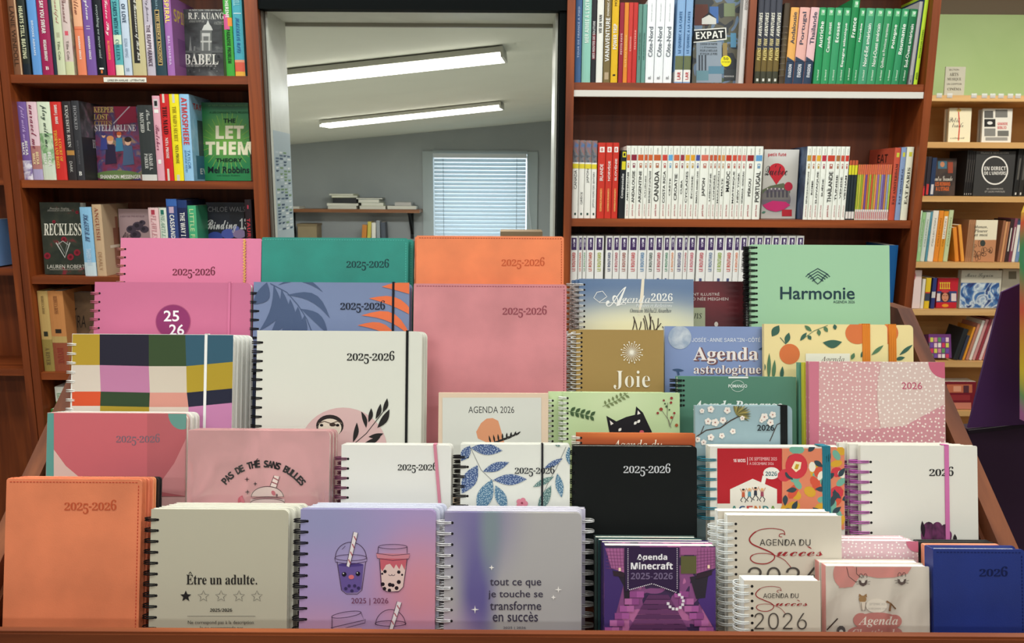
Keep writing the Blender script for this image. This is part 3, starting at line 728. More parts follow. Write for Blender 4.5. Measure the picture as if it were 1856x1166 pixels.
for (a, b, c, d, w_, mm) in ((853, 812, 911, 817, 21, lv), (836, 836, 852, 808, 17, lv), (875, 855, 923, 838, 16, lv), (866, 843, 837, 895, 26, lv), (894, 870, 955, 869, 20, lv), (892, 869, 866, 930, 28, lv2), (898, 880, 918, 925, 20, lv2),
                          (986, 850, 1020, 831, 10, lv), (966, 883, 1004, 864, 11, lv3), (1010, 858, 1018, 902, 14, lv2), (999, 880, 975, 930, 18, lv3), (1031, 810, 1034, 845, 14, lv2), (1005, 806, 1016, 809, 4, lv3)):
    f.leaf(a, b, c, d, w_, mm)
for a in range(5): f.ell(946+6*math.cos(a*1.257), 913+6*math.sin(a*1.257), 5, 5, (214, 130, 148), n=10)
f.ell(946, 912, 2.2, 2.2, (150, 60, 80), n=8)
year(f, 933, 854, 1005, (40, 42, 48), h=10); f.done()
f = planner('planner', 'plain black planner with silver 2025-2026 lettering', 4, 0, 1038, 1263, 809, mat((20, 22, 22), 0.6, 0, 0.12), n=1, t=0.014, rr=0.004, kind='paper', spine=(18, 20, 20), rings=(822, 17.5, 8, (24, 24, 26), 0.0035))
year(f, 1130, 852, 1215, (196, 196, 200)); f.done()
f = planner('spiral_planner', 'red and floral planner showing jumping figures, teal rings and elastic', 4, 0, 1287, 1530, 810, (222, 218, 208), n=1, t=0.022, rr=0.003,
            rings=(834, 17.6, 7, (46, 120, 140), 0.0135), band=(1490, 1505, (42, 120, 138)))
f.rect(1300, 813, 1417, 915, (176, 32, 42)); f.rect(1300, 913, 1417, 960, (222, 214, 200))
f.text('16 MOIS', 'bold', 1329, 832, 1351, 838, (242, 226, 224)); f.line([(1354.5, 829), (1354.5, 843)], 0.8, (240, 220, 220))
f.text('DE SEPTEMBRE 2025', 'sans', 1358, 829, 1408, 835, (236, 190, 190)); f.text('À DÉCEMBRE 2026', 'sans', 1358, 837, 1402, 843, (236, 190, 190))
f.poly([(1323, 960), (1323, 887), (1364, 868), (1408, 887), (1408, 960)], (226, 220, 208)); f.ell(1398, 858, 15, 11, (232, 228, 218)); f.poly([(1382, 862), (1389, 864), (1386, 878), (1379, 876)], (232, 228, 218)); f.text('2026', 'bold', 1387, 855, 1408, 863, (46, 96, 104))
for (x, y, c, hc) in ((1347, 893, (190, 90, 60), (60, 40, 34)), (1358, 892, (80, 140, 160), (228, 176, 110)), (1369, 890, (50, 56, 70), (40, 30, 28)), (1381, 892, (150, 70, 90), (226, 170, 110))):
    f.ell(x, y-4, 2.6, 2.8, (206, 150, 116), n=10); f.ell(x, y-5.4, 2.6, 1.8, hc, n=10); f.poly([(x-2.5, y-1), (x+2.5, y-1), (x+3, y+8), (x-3, y+8)], c)
    f.line([(x-2, y), (x-6, y-7)], 1.2, (206, 150, 116)); f.line([(x+2, y), (x+6, y-8)], 1.2, (206, 150, 116)); f.line([(x-1, y+8), (x-5, y+14), (x-2, y+17)], 1.5, (60, 60, 64)); f.line([(x+1, y+8), (x+5, y+13), (x+3, y+18)], 1.5, (60, 60, 64))
for ch, x, c in zip('AGENDA', (1325, 1339, 1353, 1367, 1382, 1395), ((60, 130, 120), (60, 90, 130), (190, 70, 70), (200, 120, 60), (70, 130, 130), (110, 150, 70))): f.text(ch, 'bold', x, 917, x+11, 930, c)
pc = [(216, 128, 96), (200, 60, 70), (112, 168, 148), (210, 160, 50), (52, 68, 76), (232, 224, 206), (206, 84, 60)]
f.rect(1417, 813, 1530, 960, pc[0])
rnd = random.Random(4)
for i in range(60):
    x, y = rnd.uniform(1420, 1528), rnd.uniform(815, 945); c = pc[rnd.choice([0, 1, 2, 2, 3, 3, 5, 6])]
    a = rnd.uniform(0, 180); r_ = rnd.uniform(8, 15)
    f.ell(x, y, r_, r_*rnd.uniform(0.5, 0.9), c, rot=a, n=9)
for i in range(26):
    x, y = rnd.uniform(1419, 1526), rnd.uniform(815, 945); a = rnd.uniform(0, 6.28); f.leaf(x, y, x+20*math.cos(a), y+20*math.sin(a), 9.5, pc[4], tip=0.8)
f.ell(1443, 845, 20, 23, (200, 56, 66), n=22); f.poly([(1434, 848), (1440, 836), (1452, 838), (1450, 850), (1442, 856)], (236, 220, 180)); f.poly([(1439, 850), (1442, 841), (1448, 842), (1445, 851)], (190, 150, 40)); f.done()
f = planner('spiral_planner', 'white spiral planner with violet rings and a dark tulip', 4, 0, 1560, 1771, 808, (226, 222, 212), n=3, cdx=-0.0085, t=0.0105, rr=0.002,
            rings=(837.5, 18.3, 8, (176, 92, 164), 0.013), band=(1712, 1719.5, (206, 112, 168)), short='white violet-ringed tulip planner', group='white tulip planners')
f.text('2026', 'osf~-0.003', 1684, 846, 1728, 863, (38, 36, 38))
tu = mottled('tulip', [(0.35, (48, 22, 44)), (0.65, (116, 50, 96))], 60, sx=2)
for (x, y, rx, ry, a) in ((1683, 970, 14, 24, 0), (1697, 966, 12, 20, 8), (1709, 972, 11, 22, 12), (1690, 980, 20, 20, 0), (1714, 978, 9, 17, 25)): f.ell(x, y, rx, ry, tu, rot=a)
f.leaf(1674, 975, 1671, 944, 8, (44, 32, 42)); f.leaf(1731, 985, 1730, 968, 7, (44, 40, 42)); f.done()
# ---- tier 5 (front)
f = planner('leather_planner', 'coral orange leatherette planner at the front beside the one-star planner', 5, 0.045, 12, 257, 869, (222, 126, 86), n=1, t=0.012, kind='leather', cstitch=(186, 66, 46), mg=0)
year(f, 117, 919, 211, (190, 84, 52), h=14); f.done()
f = planner('leather_planner', 'coral leatherette planner with red stitching, second in the front corner stack', 5, 0.0585, 30, 270, 867, (230, 128, 92), n=1, t=0.011, kind='leather', cstitch=(206, 70, 60)); f.done()
f = planner('leather_planner', 'light orange leatherette planner, third in the front corner stack', 5, 0.0705, 40, 278, 866, (240, 156, 108), n=1, t=0.008, kind='leather', cstitch=(206, 100, 60)); f.done()
f = planner('leather_planner', 'black leatherette planner at the rear of the front corner stack', 5, 0.0795, 140, 288, 866, (26, 26, 28), n=1, t=0.009, kind='leather'); f.done()
f = planner('spiral_planner', 'greige planner lettered Être un adulte above one black star of five', 5, 0.044, 274, 523, 924, (188, 182, 162), n=4, cdx=0.0042, t=0.0095, rr=0.006, copycols=[(222, 220, 206)],
            rings=(942.5, 19.6, 11, (24, 24, 26), 0.0085), short='greige one-star rating planner', group='greige one-star planners', back=mat((222, 220, 206)))
f.text('Être un adulte.', 'serif~0.0', 338, 1036, 466, 1060, (36, 34, 32))
def star(fc, x, y, r_, fill):
    P = [(x+(r_ if i % 2 == 0 else r_*0.45)*math.cos(math.radians(-90+36*i)), y+(r_ if i % 2 == 0 else r_*0.45)*math.sin(math.radians(-90+36*i))) for i in range(10)]
    if fill:
        fc.poly([P[i] for i in (1, 3, 5, 7, 9)], bk)
        for i in (0, 2, 4, 6, 8): fc.poly([P[i-1], P[i], P[(i+1) % 10]], bk)
    else: fc.line(P, 0.9, (96, 92, 86), closed=True)
for i, x in enumerate((337, 369, 401, 433.5, 466)): star(f, x, 1081, 10.5, i == 0)
f.text('2025/2026', 'bold', 381, 1103, 421, 1109, (44, 42, 40)); f.line([(340, 1117), (463, 1117)], 0.9, (110, 104, 96))
f.text('Ne correspond pas à la description', 'sans', 341, 1125, 460, 1133, (70, 66, 62)); f.text('Je ne recommande pas', 'sans', 362, 1135, 441, 1143, (70, 66, 62)); f.done()
bb = blobs('boba', (168, 148, 196), [(0.9, 0.55, 0.55, 0.5, (214, 142, 158), 0.95), (0.15, 0.25, 0.6, 0.35, (200, 152, 182), 0.95), (0.15, 0.95, 0.7, 0.35, (150, 148, 190), 0.95), (0.95, 0.1, 0.6, 0.3, (156, 140, 190), 0.95)], 0.35)
f = planner('spiral_planner', 'lilac and pink gradient planner drawn with bubble tea cups', 5, 0.044, 545, 790, 924, bb, n=4, cdx=0.0034, t=0.0095, rr=0.007, copycols=[(206, 208, 226)],
            rings=(945, 19.7, 11, (30, 28, 34), 0.0085), short='lilac bubble tea planner', group='lilac bubble tea planners')
ln = (64, 40, 66)
f.poly([(613, 1024), (659, 1024), (655, 1068), (648, 1074), (628, 1075), (620, 1069)], (104, 84, 150)); f.ell(636, 1024, 23, 3.5, (76, 58, 126))
f.line([(611, 1018), (619, 1070), (628, 1077), (648, 1077), (656, 1070), (663, 1018)], 1.1, ln)
f.ring(636, 1011, 28, 28, 1.1, ln, a0=180, a1=360); f.ring(636, 1011, 29, 5.5, 1, ln); f.line([(607, 1012), (608, 1019), (636, 1023), (665, 1018), (665, 1011)], 1, ln); f.line([(620, 996), (626, 990)], 0.8, ln)
f.poly([(633, 1028), (628, 1026), (641, 964), (649, 966)], (232, 222, 224)); 
for i in range(4): f.line([(642-i*3.4, 972+i*14), (646-i*3.4, 980+i*14)], 2, (176, 90, 104))
f.line([(628, 1026), (641, 964), (649, 966), (634, 1028)], 0.9, ln)
for (x, y) in ((624, 1041), (649, 1040)): f.ell(x, y, 4.2, 4.2, (26, 20, 34), n=12); f.ell(x-1.2, y-1.4, 1.2, 1.2, (240, 240, 240), n=6)
f.ell(637, 1046, 5, 4, (214, 110, 120)); 
for (x, y) in ((627, 1067), (633, 1062), (643, 1062), (650, 1066), (638, 1071)): f.ell(x, y, 3, 3, (58, 46, 92), n=10)
f.poly([(689, 1014), (737, 1014), (732, 1062), (724, 1071), (704, 1073), (693, 1066)], (226, 196, 190)); f.poly([(689, 1010), (738, 1010), (734, 1034), (728, 1022), (724, 1032), (718, 1023), (714, 1031), (707, 1022), (700, 1024), (693, 1036), (690, 1030)], (200, 96, 110))
f.line([(688, 1014), (691, 1062), (700, 1072), (722, 1073), (731, 1064), (738, 1014)], 1.1, ln); f.ring(712, 991, 26, 4, 1, ln); f.line([(686, 991), (685, 1003)], 1, ln); f.line([(738, 991), (738, 1003)], 1, ln)
f.poly([(682, 1003), (743, 1004), (741, 1013), (684, 1012)], (206, 132, 146)); f.line([(682, 1003), (712, 1007), (743, 1004), (741, 1013), (712, 1016), (684, 1012)], 1, ln, closed=True)
for (x, y, r_) in ((698, 1036, 3.2), (723, 1037, 3.2), (694, 1059, 3.6), (707, 1060, 3.8), (712, 1061, 3.4), (723, 1055, 3.8), (697, 1067, 3.4), (706, 1070, 3.2), (719, 1066, 3.6), (693, 1040, 2), (729, 1042, 2)): f.ell(x, y, r_, r_, (36, 24, 34), n=10)
f.ring(707.5, 1041, 2.8, 2.4, 1, ln, a0=0, a1=180); f.ring(713, 1041, 2.8, 2.4, 1, ln, a0=0, a1=180)
f.text('2025 | 2026', 'sans', 637, 1084, 704, 1097, (116, 56, 86))
f.ring(628, 1114, 27, 5, 1, ln, rot=-9); f.line([(602, 1118), (602, 1140)], 1, ln); f.line([(654, 1109), (660, 1124), (600, 1138)], 1, ln); f.line([(662, 1122), (662, 1129), (604, 1144)], 1, ln); f.rect(606, 1138, 656, 1150, (214, 150, 150))
f.ring(708, 1133, 27, 28, 1, ln, a0=180, a1=360); f.ring(708, 1130, 28, 5, 1, ln); f.poly([(705, 1142), (712, 1142), (728, 1092), (720, 1090)], (230, 218, 222)); f.line([(705, 1142), (720, 1090), (728, 1093), (712, 1142)], 0.9, ln)
for i in range(3): f.line([(720-i*5, 1097+i*14), (724-i*5, 1104+i*14)], 2, (176, 90, 104))
f.done()
hb = blobs('holo', (176, 172, 172), [(0.20, 1.0, 0.50, 0.55, (128, 120, 164), 0.95), (0.24, 0.55, 0.19, 0.62, (104, 96, 152), 0.8), (0.34, 0.92, 0.13, 0.4, (128, 142, 150), 0.9), (0.05, 0.15, 0.4, 0.42, (186, 154, 184), 0.9), (0.95, 0.0, 0.7, 0.45, (160, 154, 186), 0.95), (0.33, 0.1, 0.14, 0.3, (106, 96, 158), 0.8)], 0.25)
f = planner('spiral_planner', 'iridescent lilac and silver planner lettered tout ce que je touche', 5, 0.044, 806, 1054, 930, hb, n=4, cdx=0.0012, t=0.0095, rr=0.006, copycols=[(214, 210, 224)],
            rings=(948, 19.7, 11, (232, 230, 232), 0.0095), short='iridescent silver-lilac planner', group='iridescent planners')
for t_, x0, x1, y0, y1 in (('tout ce que', 888, 981, 1050, 1066), ('je touche se', 885, 984, 1070, 1087), ('transforme', 888, 981, 1090, 1106), ('en succès', 893, 975, 1109, 1127)): f.text(t_, 'sans~0.006', x0, y0, x1, y1, (60, 54, 72))
f.text('2025 | 2026', 'sans', 912, 1136, 953, 1141, (70, 64, 80))
for (x, y, r_) in ((891, 1029, 5), (861, 1105, 7.5), (1012, 1069, 6.5), (1003, 1083, 4.5)): f.poly([(x-r_, y), (x-1.2, y-1.2), (x, y-r_), (x+1.2, y-1.2), (x+r_, y), (x+1.2, y+1.2), (x, y+r_), (x-1.2, y+1.2)], (244, 238, 232))
f.done()
f = planner('spiral_planner', 'back-facing iridescent planner with its white rings beside the purple fantasy game planner', 5, 0.0875, 830, 1061, 922, (196, 190, 210), n=1, t=0.011, rr=0, rings=(944, 19.0, 11, (226, 224, 224), 0.011), side='R'); f.done()
# purple game planner
f = planner('planner', 'purple planner with a pixelated stone hall under a dark pennant title', 5, 0.03, 1095, 1297, 990, mottled('hall', [(0.3, (60, 38, 78)), (0.47, (136, 74, 128)), (0.6, (186, 108, 158))], 30, interp='CONSTANT', detail=2), n=1, t=0.016, rr=0, kind='paper', spine=(54, 36, 92))
f.poly([(1095, 990), (1112, 1000), (1130, 1060), (1108, 1145), (1095, 1145)], (70, 50, 110)); f.poly([(1297, 1030), (1272, 1060), (1265, 1090), (1297, 1145)], (78, 52, 120))
f.poly([(1118, 1040), (1150, 1044), (1142, 1060), (1140, 1100), (1132, 1100), (1130, 1062)], (46, 38, 50)); f.poly([(1250, 1046), (1284, 1040), (1278, 1084), (1262, 1086)], (50, 44, 54)); f.rect(1234, 1008, 1262, 1040, (96, 94, 58)); f.poly([(1097, 994), (1131, 994), (1131, 1038), (1108, 1030)], (172, 100, 150)); f.poly([(1233, 992), (1296, 992), (1296, 1030), (1262, 1040), (1262, 1006), (1233, 1006)], (160, 92, 140))
for i in range(6):
    f.line([(1099+i*6, 994), (1106+i*5, 1032)], 0.7, (120, 66, 108)); f.line([(1264+i*6, 994), (1264+i*6, 1036-i)], 0.7, (116, 64, 104)); f.line([(1098, 1000+i*6), (1131, 1001+i*6)], 0.7, (120, 66, 108)); f.line([(1262, 1000+i*6), (1296, 999+i*5)], 0.7, (116, 64, 104))
f.poly([(1110, 1034), (1131, 1038), (1131, 1046), (1112, 1044)], (54, 40, 50)); f.poly([(1262, 1040), (1290, 1034), (1290, 1042), (1262, 1050)], (54, 40, 50))
for r_ in range(7):
    for s_ in (-1, 1):
        for q in range(2):
            x = 1195+s_*(34+r_*9+q*13); y = 1072+r_*13; f.rect(x-7, y, x+6, y+11, [(172, 92, 158), (150, 78, 140), (186, 108, 166)][(r_+q) % 3])
for r_ in range(8):
    y = 1078+r_*9; hw = 18+r_*5; f.poly([(1193-hw, y), (1193+hw, y), (1193+hw+5, y+8), (1193-hw-5, y+8)], [(96, 56, 96), (112, 64, 108)][r_ % 2])
f.poly([(1133, 992), (1231, 992), (1231, 1078), (1182, 1058), (1133, 1072)], (52, 34, 68))
for i in range(22):
    for x in (1138, 1227): f.rect(x-0.7, 994+i*3.4, x+0.7, 995.6+i*3.4, (236, 226, 236))
for i in range(13):
    f.rect(1140+i*3.3, 1068-i*0.9, 1142+i*3.3, 1069.6-i*0.9, (236, 226, 236)); f.rect(1184+i*3.3, 1058+i*1.2, 1186+i*3.3, 1059.6+i*1.2, (236, 226, 236))
f.text('Agenda', 'bold~0.01', 1154, 1004, 1209, 1018, (240, 236, 240)); f.text('Minecraft', 'bold~0.01', 1143, 1019, 1219, 1032, (240, 236, 240)); f.text('2025-2026', 'bold', 1143, 1038, 1219, 1050, (120, 104, 136))
for i in range(9):
    a = math.radians(-60+i*28); f.rect(1224+14*math.cos(a)-2.5, 1090+14*math.sin(a)-2.5, 1224+14*math.cos(a)+2.5, 1090+14*math.sin(a)+2.5, (238, 230, 236))
for (x, y) in ((1123, 1033), (1284, 1028)): f.rect(x-2, y-4, x+2, y+2, (252, 220, 190))
f.done()
for (dy_, xa, xb, ya, c, lb) in ((0.0475, 1090, 1288, 984, (56, 40, 96), 'violet planner directly behind the purple stone hall planner'), (0.060, 1084, 1276, 980, (40, 70, 72), 'dark teal planner edge behind the purple stone hall planner'), (0.073, 1078, 1262, 975, (70, 88, 84), 'grey-green planner with a red title strip, rear of its stack')):
    f = planner('planner', lb, 5, dy_, xa, xb, ya, c, n=1, t=0.0115, rr=0, kind='paper', spine=(30, 30, 34))
    if dy_ > 0.07: f.rect(1164, 974, 1230, 984, (176, 56, 52))
    f.done()
# success planners
def succes(f, small):
    rd = (150, 40, 44)
    C = [(690, 322), (668, 318), (672, 300), (700, 296), (712, 305), (700, 272), (645, 258), (590, 255), (520, 264), (470, 288), (436, 325), (432, 352), (455, 380), (520, 410), (590, 440), (628, 470), (620, 505), (565, 534), (490, 532), (446, 510), (440, 482), (470, 460), (540, 452), (620, 465), (700, 500), (745, 545), (765, 575)]
    if small: C = [(480+(x-430)*0.717, 715+(y-255)*0.703) for x, y in C]
    C = [(x/4.383+1260, y/4.383+900) for x, y in C]; pts = []
    for i in range(len(C)-1):
        p0, p1, p2, p3 = C[max(0, i-1)], C[i], C[i+1], C[min(len(C)-1, i+2)]
        for s_ in range(4):
            t = s_/4; pts.append(tuple(0.5*((2*p1[j])+(-p0[j]+p2[j])*t+(2*p0[j]-5*p1[j]+4*p2[j]-p3[j])*t*t+(-p0[j]+3*p1[j]-3*p2[j]+p3[j])*t**3) for j in (0, 1)))
    k = 0.72 if small else 1
    f.line(pts[:36], 1.3*k, rd); f.line(pts[35:62], 2.4*k, rd); f.line(pts[61:84], 1.9*k, rd); f.line(pts[83:], 1.2*k, rd)
    b, c = ((512, 340, 915, 392), (650, 398, 1012, 475)) if not small else ((540, 770, 820, 808), (640, 822, 892, 870))
    q = lambda r: [r[0]/4.383+1260, r[1]/4.383+900, r[2]/4.383+1260, r[3]/4.383+900]
    f.text('AGENDA DU', 'inter', *q(b), (70, 64, 60)); f.text('uccès', 'script', *q(c), rd)
WS = (214, 204, 190)
f = planner('spiral_planner', 'large cream success planner with a red flourish, behind the small one', 5, 0.052, 1319, 1525, 935, (204, 194, 178), n=2, cdx=-0.0065, cdz=0.001, t=0.017, rr=0, pages=mat((244, 243, 238), 0.7),
            rings=(950, 13, 15, clearplastic(), 0.010, 'twin'), short='large cream success planner', group='large success planners', back=mat((236, 234, 226)))
succes(f, False)
for ch, xa in zip('2026', (1355, 1389, 1424, 1459)): f.text(ch, 'inter~-0.005', xa, 1028, xa+26, 1064, (74, 68, 64))
f.done()
f = planner('spiral_planner', 'small cream success planner with a red flourish and 2026 below', 5, 0.0, 1349, 1487, 1053, (212, 200, 182), n=1, t=0.02, rr=0, pages=mat((244, 243, 238), 0.7),
            rings=(1063, 13.3, 7, clearplastic(), 0.009, 'twin'), back=mat((236, 234, 226)))
succes(f, True)
f.text('2026', 'inter~-0.008', 1367, 1111, 1462, 1141, (84, 76, 70)); f.done()
dp2 = dots((222, 184, 190), (246, 236, 232), 200, 0.17)
f = planner('planner', 'small pink speckled planner under clear wrap behind the playful cats planner', 5, 0.060, 1512, 1664, 981, dp2, n=2, cdx=-0.002, t=0.013, rr=0.005, kind='paper', spine=(200, 130, 150), short='small pink speckled planner', group='small pink speckled planners', pages=mat((246, 244, 242), 0.6))
f.ell(1662, 981, 20, 20, (200, 110, 132)); f.done()
wp = MB(); wp.box(-0.002, f.W+0.004, -0.003, -0.0024, 0, f.H-0.018, film()); wp.box(-0.002, f.W+0.004, -0.0024, 0.012, f.H+0.0026, f.H+0.003, film()); wp.obj('plastic_wrap', f.root)
f = planner('planner', 'beige and rose planner drawn with playful cats, in clear wrap', 5, 0.022, 1497, 1684, 1027, (216, 204, 190), n=2, cdx=-0.0015, t=0.014, rr=0.001, kind='paper', spine=(222, 150, 144), short='wrapped beige cats planner', group='wrapped cats planners', pages=mat((246, 244, 242), 0.6))
rs = (214, 140, 132)
f.ell(1530, 1040, 20, 26, rs); f.poly([(1530, 1028), (1652, 1028), (1645, 1040), (1620, 1047), (1590, 1048), (1560, 1042), (1545, 1064), (1520, 1066)], rs)
ck = (60, 44, 42)
for (x, y, s_) in ((1564, 1054, 8), (1634, 1052, 8)):
    f.poly([(x-s_, y-3), (x-s_+2, y+6), (x, y+9), (x+s_-2, y+6), (x+s_, y-3), (x+s_*0.4, y-1), (x-s_*0.4, y-1)], (92, 74, 70)); f.ell(x, y, s_*0.45, s_*0.4, (226, 216, 204), n=8)
    for d_ in (-1, 1): f.line([(x+d_*5, y+2), (x+d_*13, y)], 0.7, ck); f.line([(x+d_*5, y+4), (x+d_*12, y+5)], 0.7, ck); f.ring(x+d_*4, y-9, 3, 5, 0.8, ck, a0=150, a1=390)
f.line([(1534, 1028), (1538, 1045), (1552, 1056)], 0.9, ck); f.line([(1552, 1028), (1552, 1040), (1562, 1048)], 0.9, ck)
f.ell(1563, 1086, 7, 6.5, (160, 124, 84), n=12); f.poly([(1556, 1082), (1557, 1076), (1562, 1080)], (150, 112, 74)); f.poly([(1565, 1080), (1570, 1076), (1571, 1083)], (150, 112, 74)); f.poly([(1558, 1091), (1570, 1091), (1568, 1106), (1561, 1106)], (222, 206, 188)); f.line([(1560, 1092), (1562, 1107)], 0.9, ck); f.line([(1569, 1092), (1567, 1107)], 0.9, ck)
f.ell(1588, 1098, 19, 13, (228, 216, 200)); f.text('SEPTEMBRE 2025', 'sans', 1575, 1093, 1604, 1097, (170, 160, 150)); f.text('À DÉCEMBRE 2026', 'sans', 1573, 1101, 1606, 1105, (170, 160, 150))
f.line([(1606, 1090), (1614, 1094), (1612, 1108)], 3.5, (140, 104, 72)); f.line([(1614, 1094), (1623, 1104)], 2.5, (120, 88, 62))
for (x, y, rx, ry) in ((1590, 1126, 40, 16), (1560, 1124, 14, 13), (1620, 1126, 14, 12), (1585, 1146, 50, 14)): f.ell(x, y, rx, ry, (196, 126, 118))
f.text('Agenda', 'serifbi', 1555, 1117, 1627, 1137, (236, 222, 208)); f.text('Chattitudes', 'serifbi', 1543, 1140, 1636, 1158, (226, 196, 184))
f.line([(1498, 1142), (1518, 1121)], 2.2, ck); f.ell(1524, 1143, 8, 9, (90, 84, 84), n=10); f.ell(1524, 1146, 4, 5, (224, 216, 206), n=8); f.done()
wp = MB(); wp.box(-0.0015, f.W+0.0025, -0.0026, -0.002, 0, f.H+0.001, film()); wp.obj('plastic_wrap', f.root)
f = planner('leather_planner', 'royal blue leatherette planner in the front corner, stamped 2026', 5, 0.018, 1691, 1857, 996, (20, 42, 116), n=1, t=0.018, kind='leather', cstitch=(14, 28, 84))
f.text('2026', 'osf~-0.003', 1775, 1027, 1826, 1045, (14, 24, 70)); f.done()
f = planner('leather_planner', 'second royal blue leatherette planner just behind the front one', 5, 0.038, 1692, 1837, 994, (24, 48, 126), n=1, t=0.008, kind='leather'); f.done()
f = planner('leather_planner', 'peach leatherette planner between the royal blue and black ones', 5, 0.048, 1679, 1822, 990, (238, 156, 122), n=1, t=0.012, kind='leather', cstitch=(200, 110, 80)); f.done()
f = planner('leather_planner', 'black leatherette planner behind the peach one in the front corner', 5, 0.062, 1664, 1804, 983, (38, 40, 40), n=1, t=0.012, kind='leather'); f.done()
# ------------------------------------------------------------------ shop bookcases, books, office, maple shelves
YB = 2.12
def pz(py, Y=YB, px=928): return onY(px, py, Y).z
def pxx(px, py, Y=YB): return onY(px, py, Y).x
WD = ((96, 41, 16), (156, 78, 35)); WX, WY, WZ = (wood(a, *WD, rough=0.4) for a in 'XYZ')
BD = ((84, 40, 22), (130, 66, 36)); BZ = wood('Z', *BD, rough=0.5)
EW = {'cover': 0, }
def book(Y, x0, x1, yt, yb, c, texts=(), bands=(), label='', depth=0.13, style='soft', refy=None, lean=0.0, rd=1, group=None, zb=None, side=None, name='book', minor=False, rough=0.42, dark=None):
    """spine-out book; x0,x1 measured at image height refy (default the shelf line yb)"""
    ry = yb if refy is None else refy
    a, b = onY(x0, ry, Y), onY(x1, ry, Y)
    z0 = zb if zb is not None else onY((x0+x1)/2, yb, Y).z
    W = b.x-a.x; H = onY((x0+x1)/2, yt, Y).z - z0
    z0 += 0.0004 + max(0, (b.x-a.x)*math.sin(math.radians(lean)))
    M = Matrix.Translation((a.x+0.0003, Y, z0)) @ Matrix.Rotation(math.radians(lean), 4, 'Y')
    W -= 0.0006
    root = empty(name, M, label, 'book', group)
    cm = c if not isinstance(c, tuple) else mat(c, rough)
    bl = min(0.0022, W*0.14); ts = 0.0012 if style == 'soft' else 0.0022
    out = [(0, 0), (W*0.22, -bl*0.8), (W*0.5, -bl), (W*0.78, -bl*0.8), (W, 0), (W, depth), (W-ts*0.8, depth), (W-ts*0.8, 0.002), (ts*0.8, 0.002), (ts*0.8, depth), (0, depth)]
    m = MB(); n = len(out); zt = H
    V = [(x, y, 0) for x, y in out] + [(x, y, zt) for x, y in out]
    caps = [(0, 1, 8, 9, 10), (1, 2, 7, 8), (2, 3, 7), (3, 4, 5, 6, 7)]
    fs = [(i, (i+1) % n, (i+1) % n+n, i+n) for i in range(n)] + [tuple(j+n for j in q) for q in caps] + [tuple(reversed(q)) for q in caps]
    m.add(V, fs, cm); m.obj('cover', root)
    m = MB(); ins = 0.0015 if style == 'soft' else 0.004
    m.box(ts*0.8, W-ts*0.8, 0.002, depth-ins, 0.0005 if style == 'soft' else 0.003, H-(0.0006 if style == 'soft' else 0.004), PAGE); m.obj('page_block', root)
    pr = MB(); k = 0
    def prof(u):       # depth of the rounded spine at fraction u
        xs_ = [0, 0.22, 0.5, 0.78, 1]; ys_ = [0, -bl*0.8, -bl, -bl*0.8, 0]
        for i in range(4):
            if u <= xs_[i+1]: return ys_[i]+(ys_[i+1]-ys_[i])*(u-xs_[i])/(xs_[i+1]-xs_[i])
        return 0
    for bd in bands:
        v0, v1, bc = bd[:3]; u0, u1 = (bd[3], bd[4]) if len(bd) > 4 else (0.0, 1.0)
        k += 1; mm = bc if not isinstance(bc, tuple) else mat(bc, rough)
        us = [u0] + [u for u in (0.22, 0.5, 0.78) if u0 < u < u1] + [u1]; e = 0.00015*k
        for i in range(len(us)-1):
            p, q = us[i], us[i+1]; pr.add([(p*W, prof(p)-e, v0*H), (q*W, prof(q)-e, v0*H), (q*W, prof(q)-e, v1*H), (p*W, prof(p)-e, v1*H)], [(0, 1, 2, 3)], mm)
    if pr.f: pr.obj('cover_print', root)
    lt = MB()
    for tx in texts:
        t, v0, v1, tc, st = tx[:5]; fr = tx[5] if len(tx) > 5 else 0.5; off = tx[6] if len(tx) > 6 else 0.5
        vs, fs2, xa, xb, ya, yb_ = text_data(t, st); mm = mat(tc, 0.4); out = []
        L = (v1-v0)*H; h = W*fr; zc = (v0+v1)/2*H; xc = W*off; d = rd
        if len(tx) > 7 and tx[7] == 'flat': d = 0
        for (x, y) in vs:
            s_ = (x-xa)/(xb-xa)-0.5; q = (y-ya)/(yb_-ya)-0.5
            if d == 1: out.append((xc+q*h, -bl-0.0008, zc-s_*L))      # reads downwards
            elif d == -1: out.append((xc-q*h, -bl-0.0008, zc+s_*L))   # reads upwards
            else: out.append((xc+s_*h, -bl-0.0008, zc+q*L))
        lt.add(out, fs2, mm)
    if side:                                                      # lettering and print on the front or back board
        sx, items = side; x_ = W+0.0001 if sx == 'R' else -0.0001
        for it in items:
            x_ += 0.00012 if sx == 'R' else -0.00012
            if it[0] == 'text':
                _, t, ya0, ya1, v0, v1, tc, st = it
                vs, fs2, xa, xb, yb0, yb1 = text_data(t, st); out = []
                for (x, y) in vs:
                    fy = ya0+(x-xa)/(xb-xa)*(ya1-ya0); fz = v0+(y-yb0)/(yb1-yb0)*(v1-v0)
                    out.append((x_*1.0, (fy if sx == 'R' else (1-fy))*depth, fz*H))
                lt.add(out, fs2, mat(tc, 0.4))
            else:
                _, ya0, ya1, v0, v1, tc = it; mm = tc if not isinstance(tc, tuple) else mat(tc, rough)
                lt.add([(x_*1.0, ya0*depth, v0*H), (x_, ya1*depth, v0*H), (x_, ya1*depth, v1*H), (x_, ya0*depth, v1*H)], [(0, 1, 2, 3)], mm)
    if lt.f: lt.obj('lettering', root)
    return root
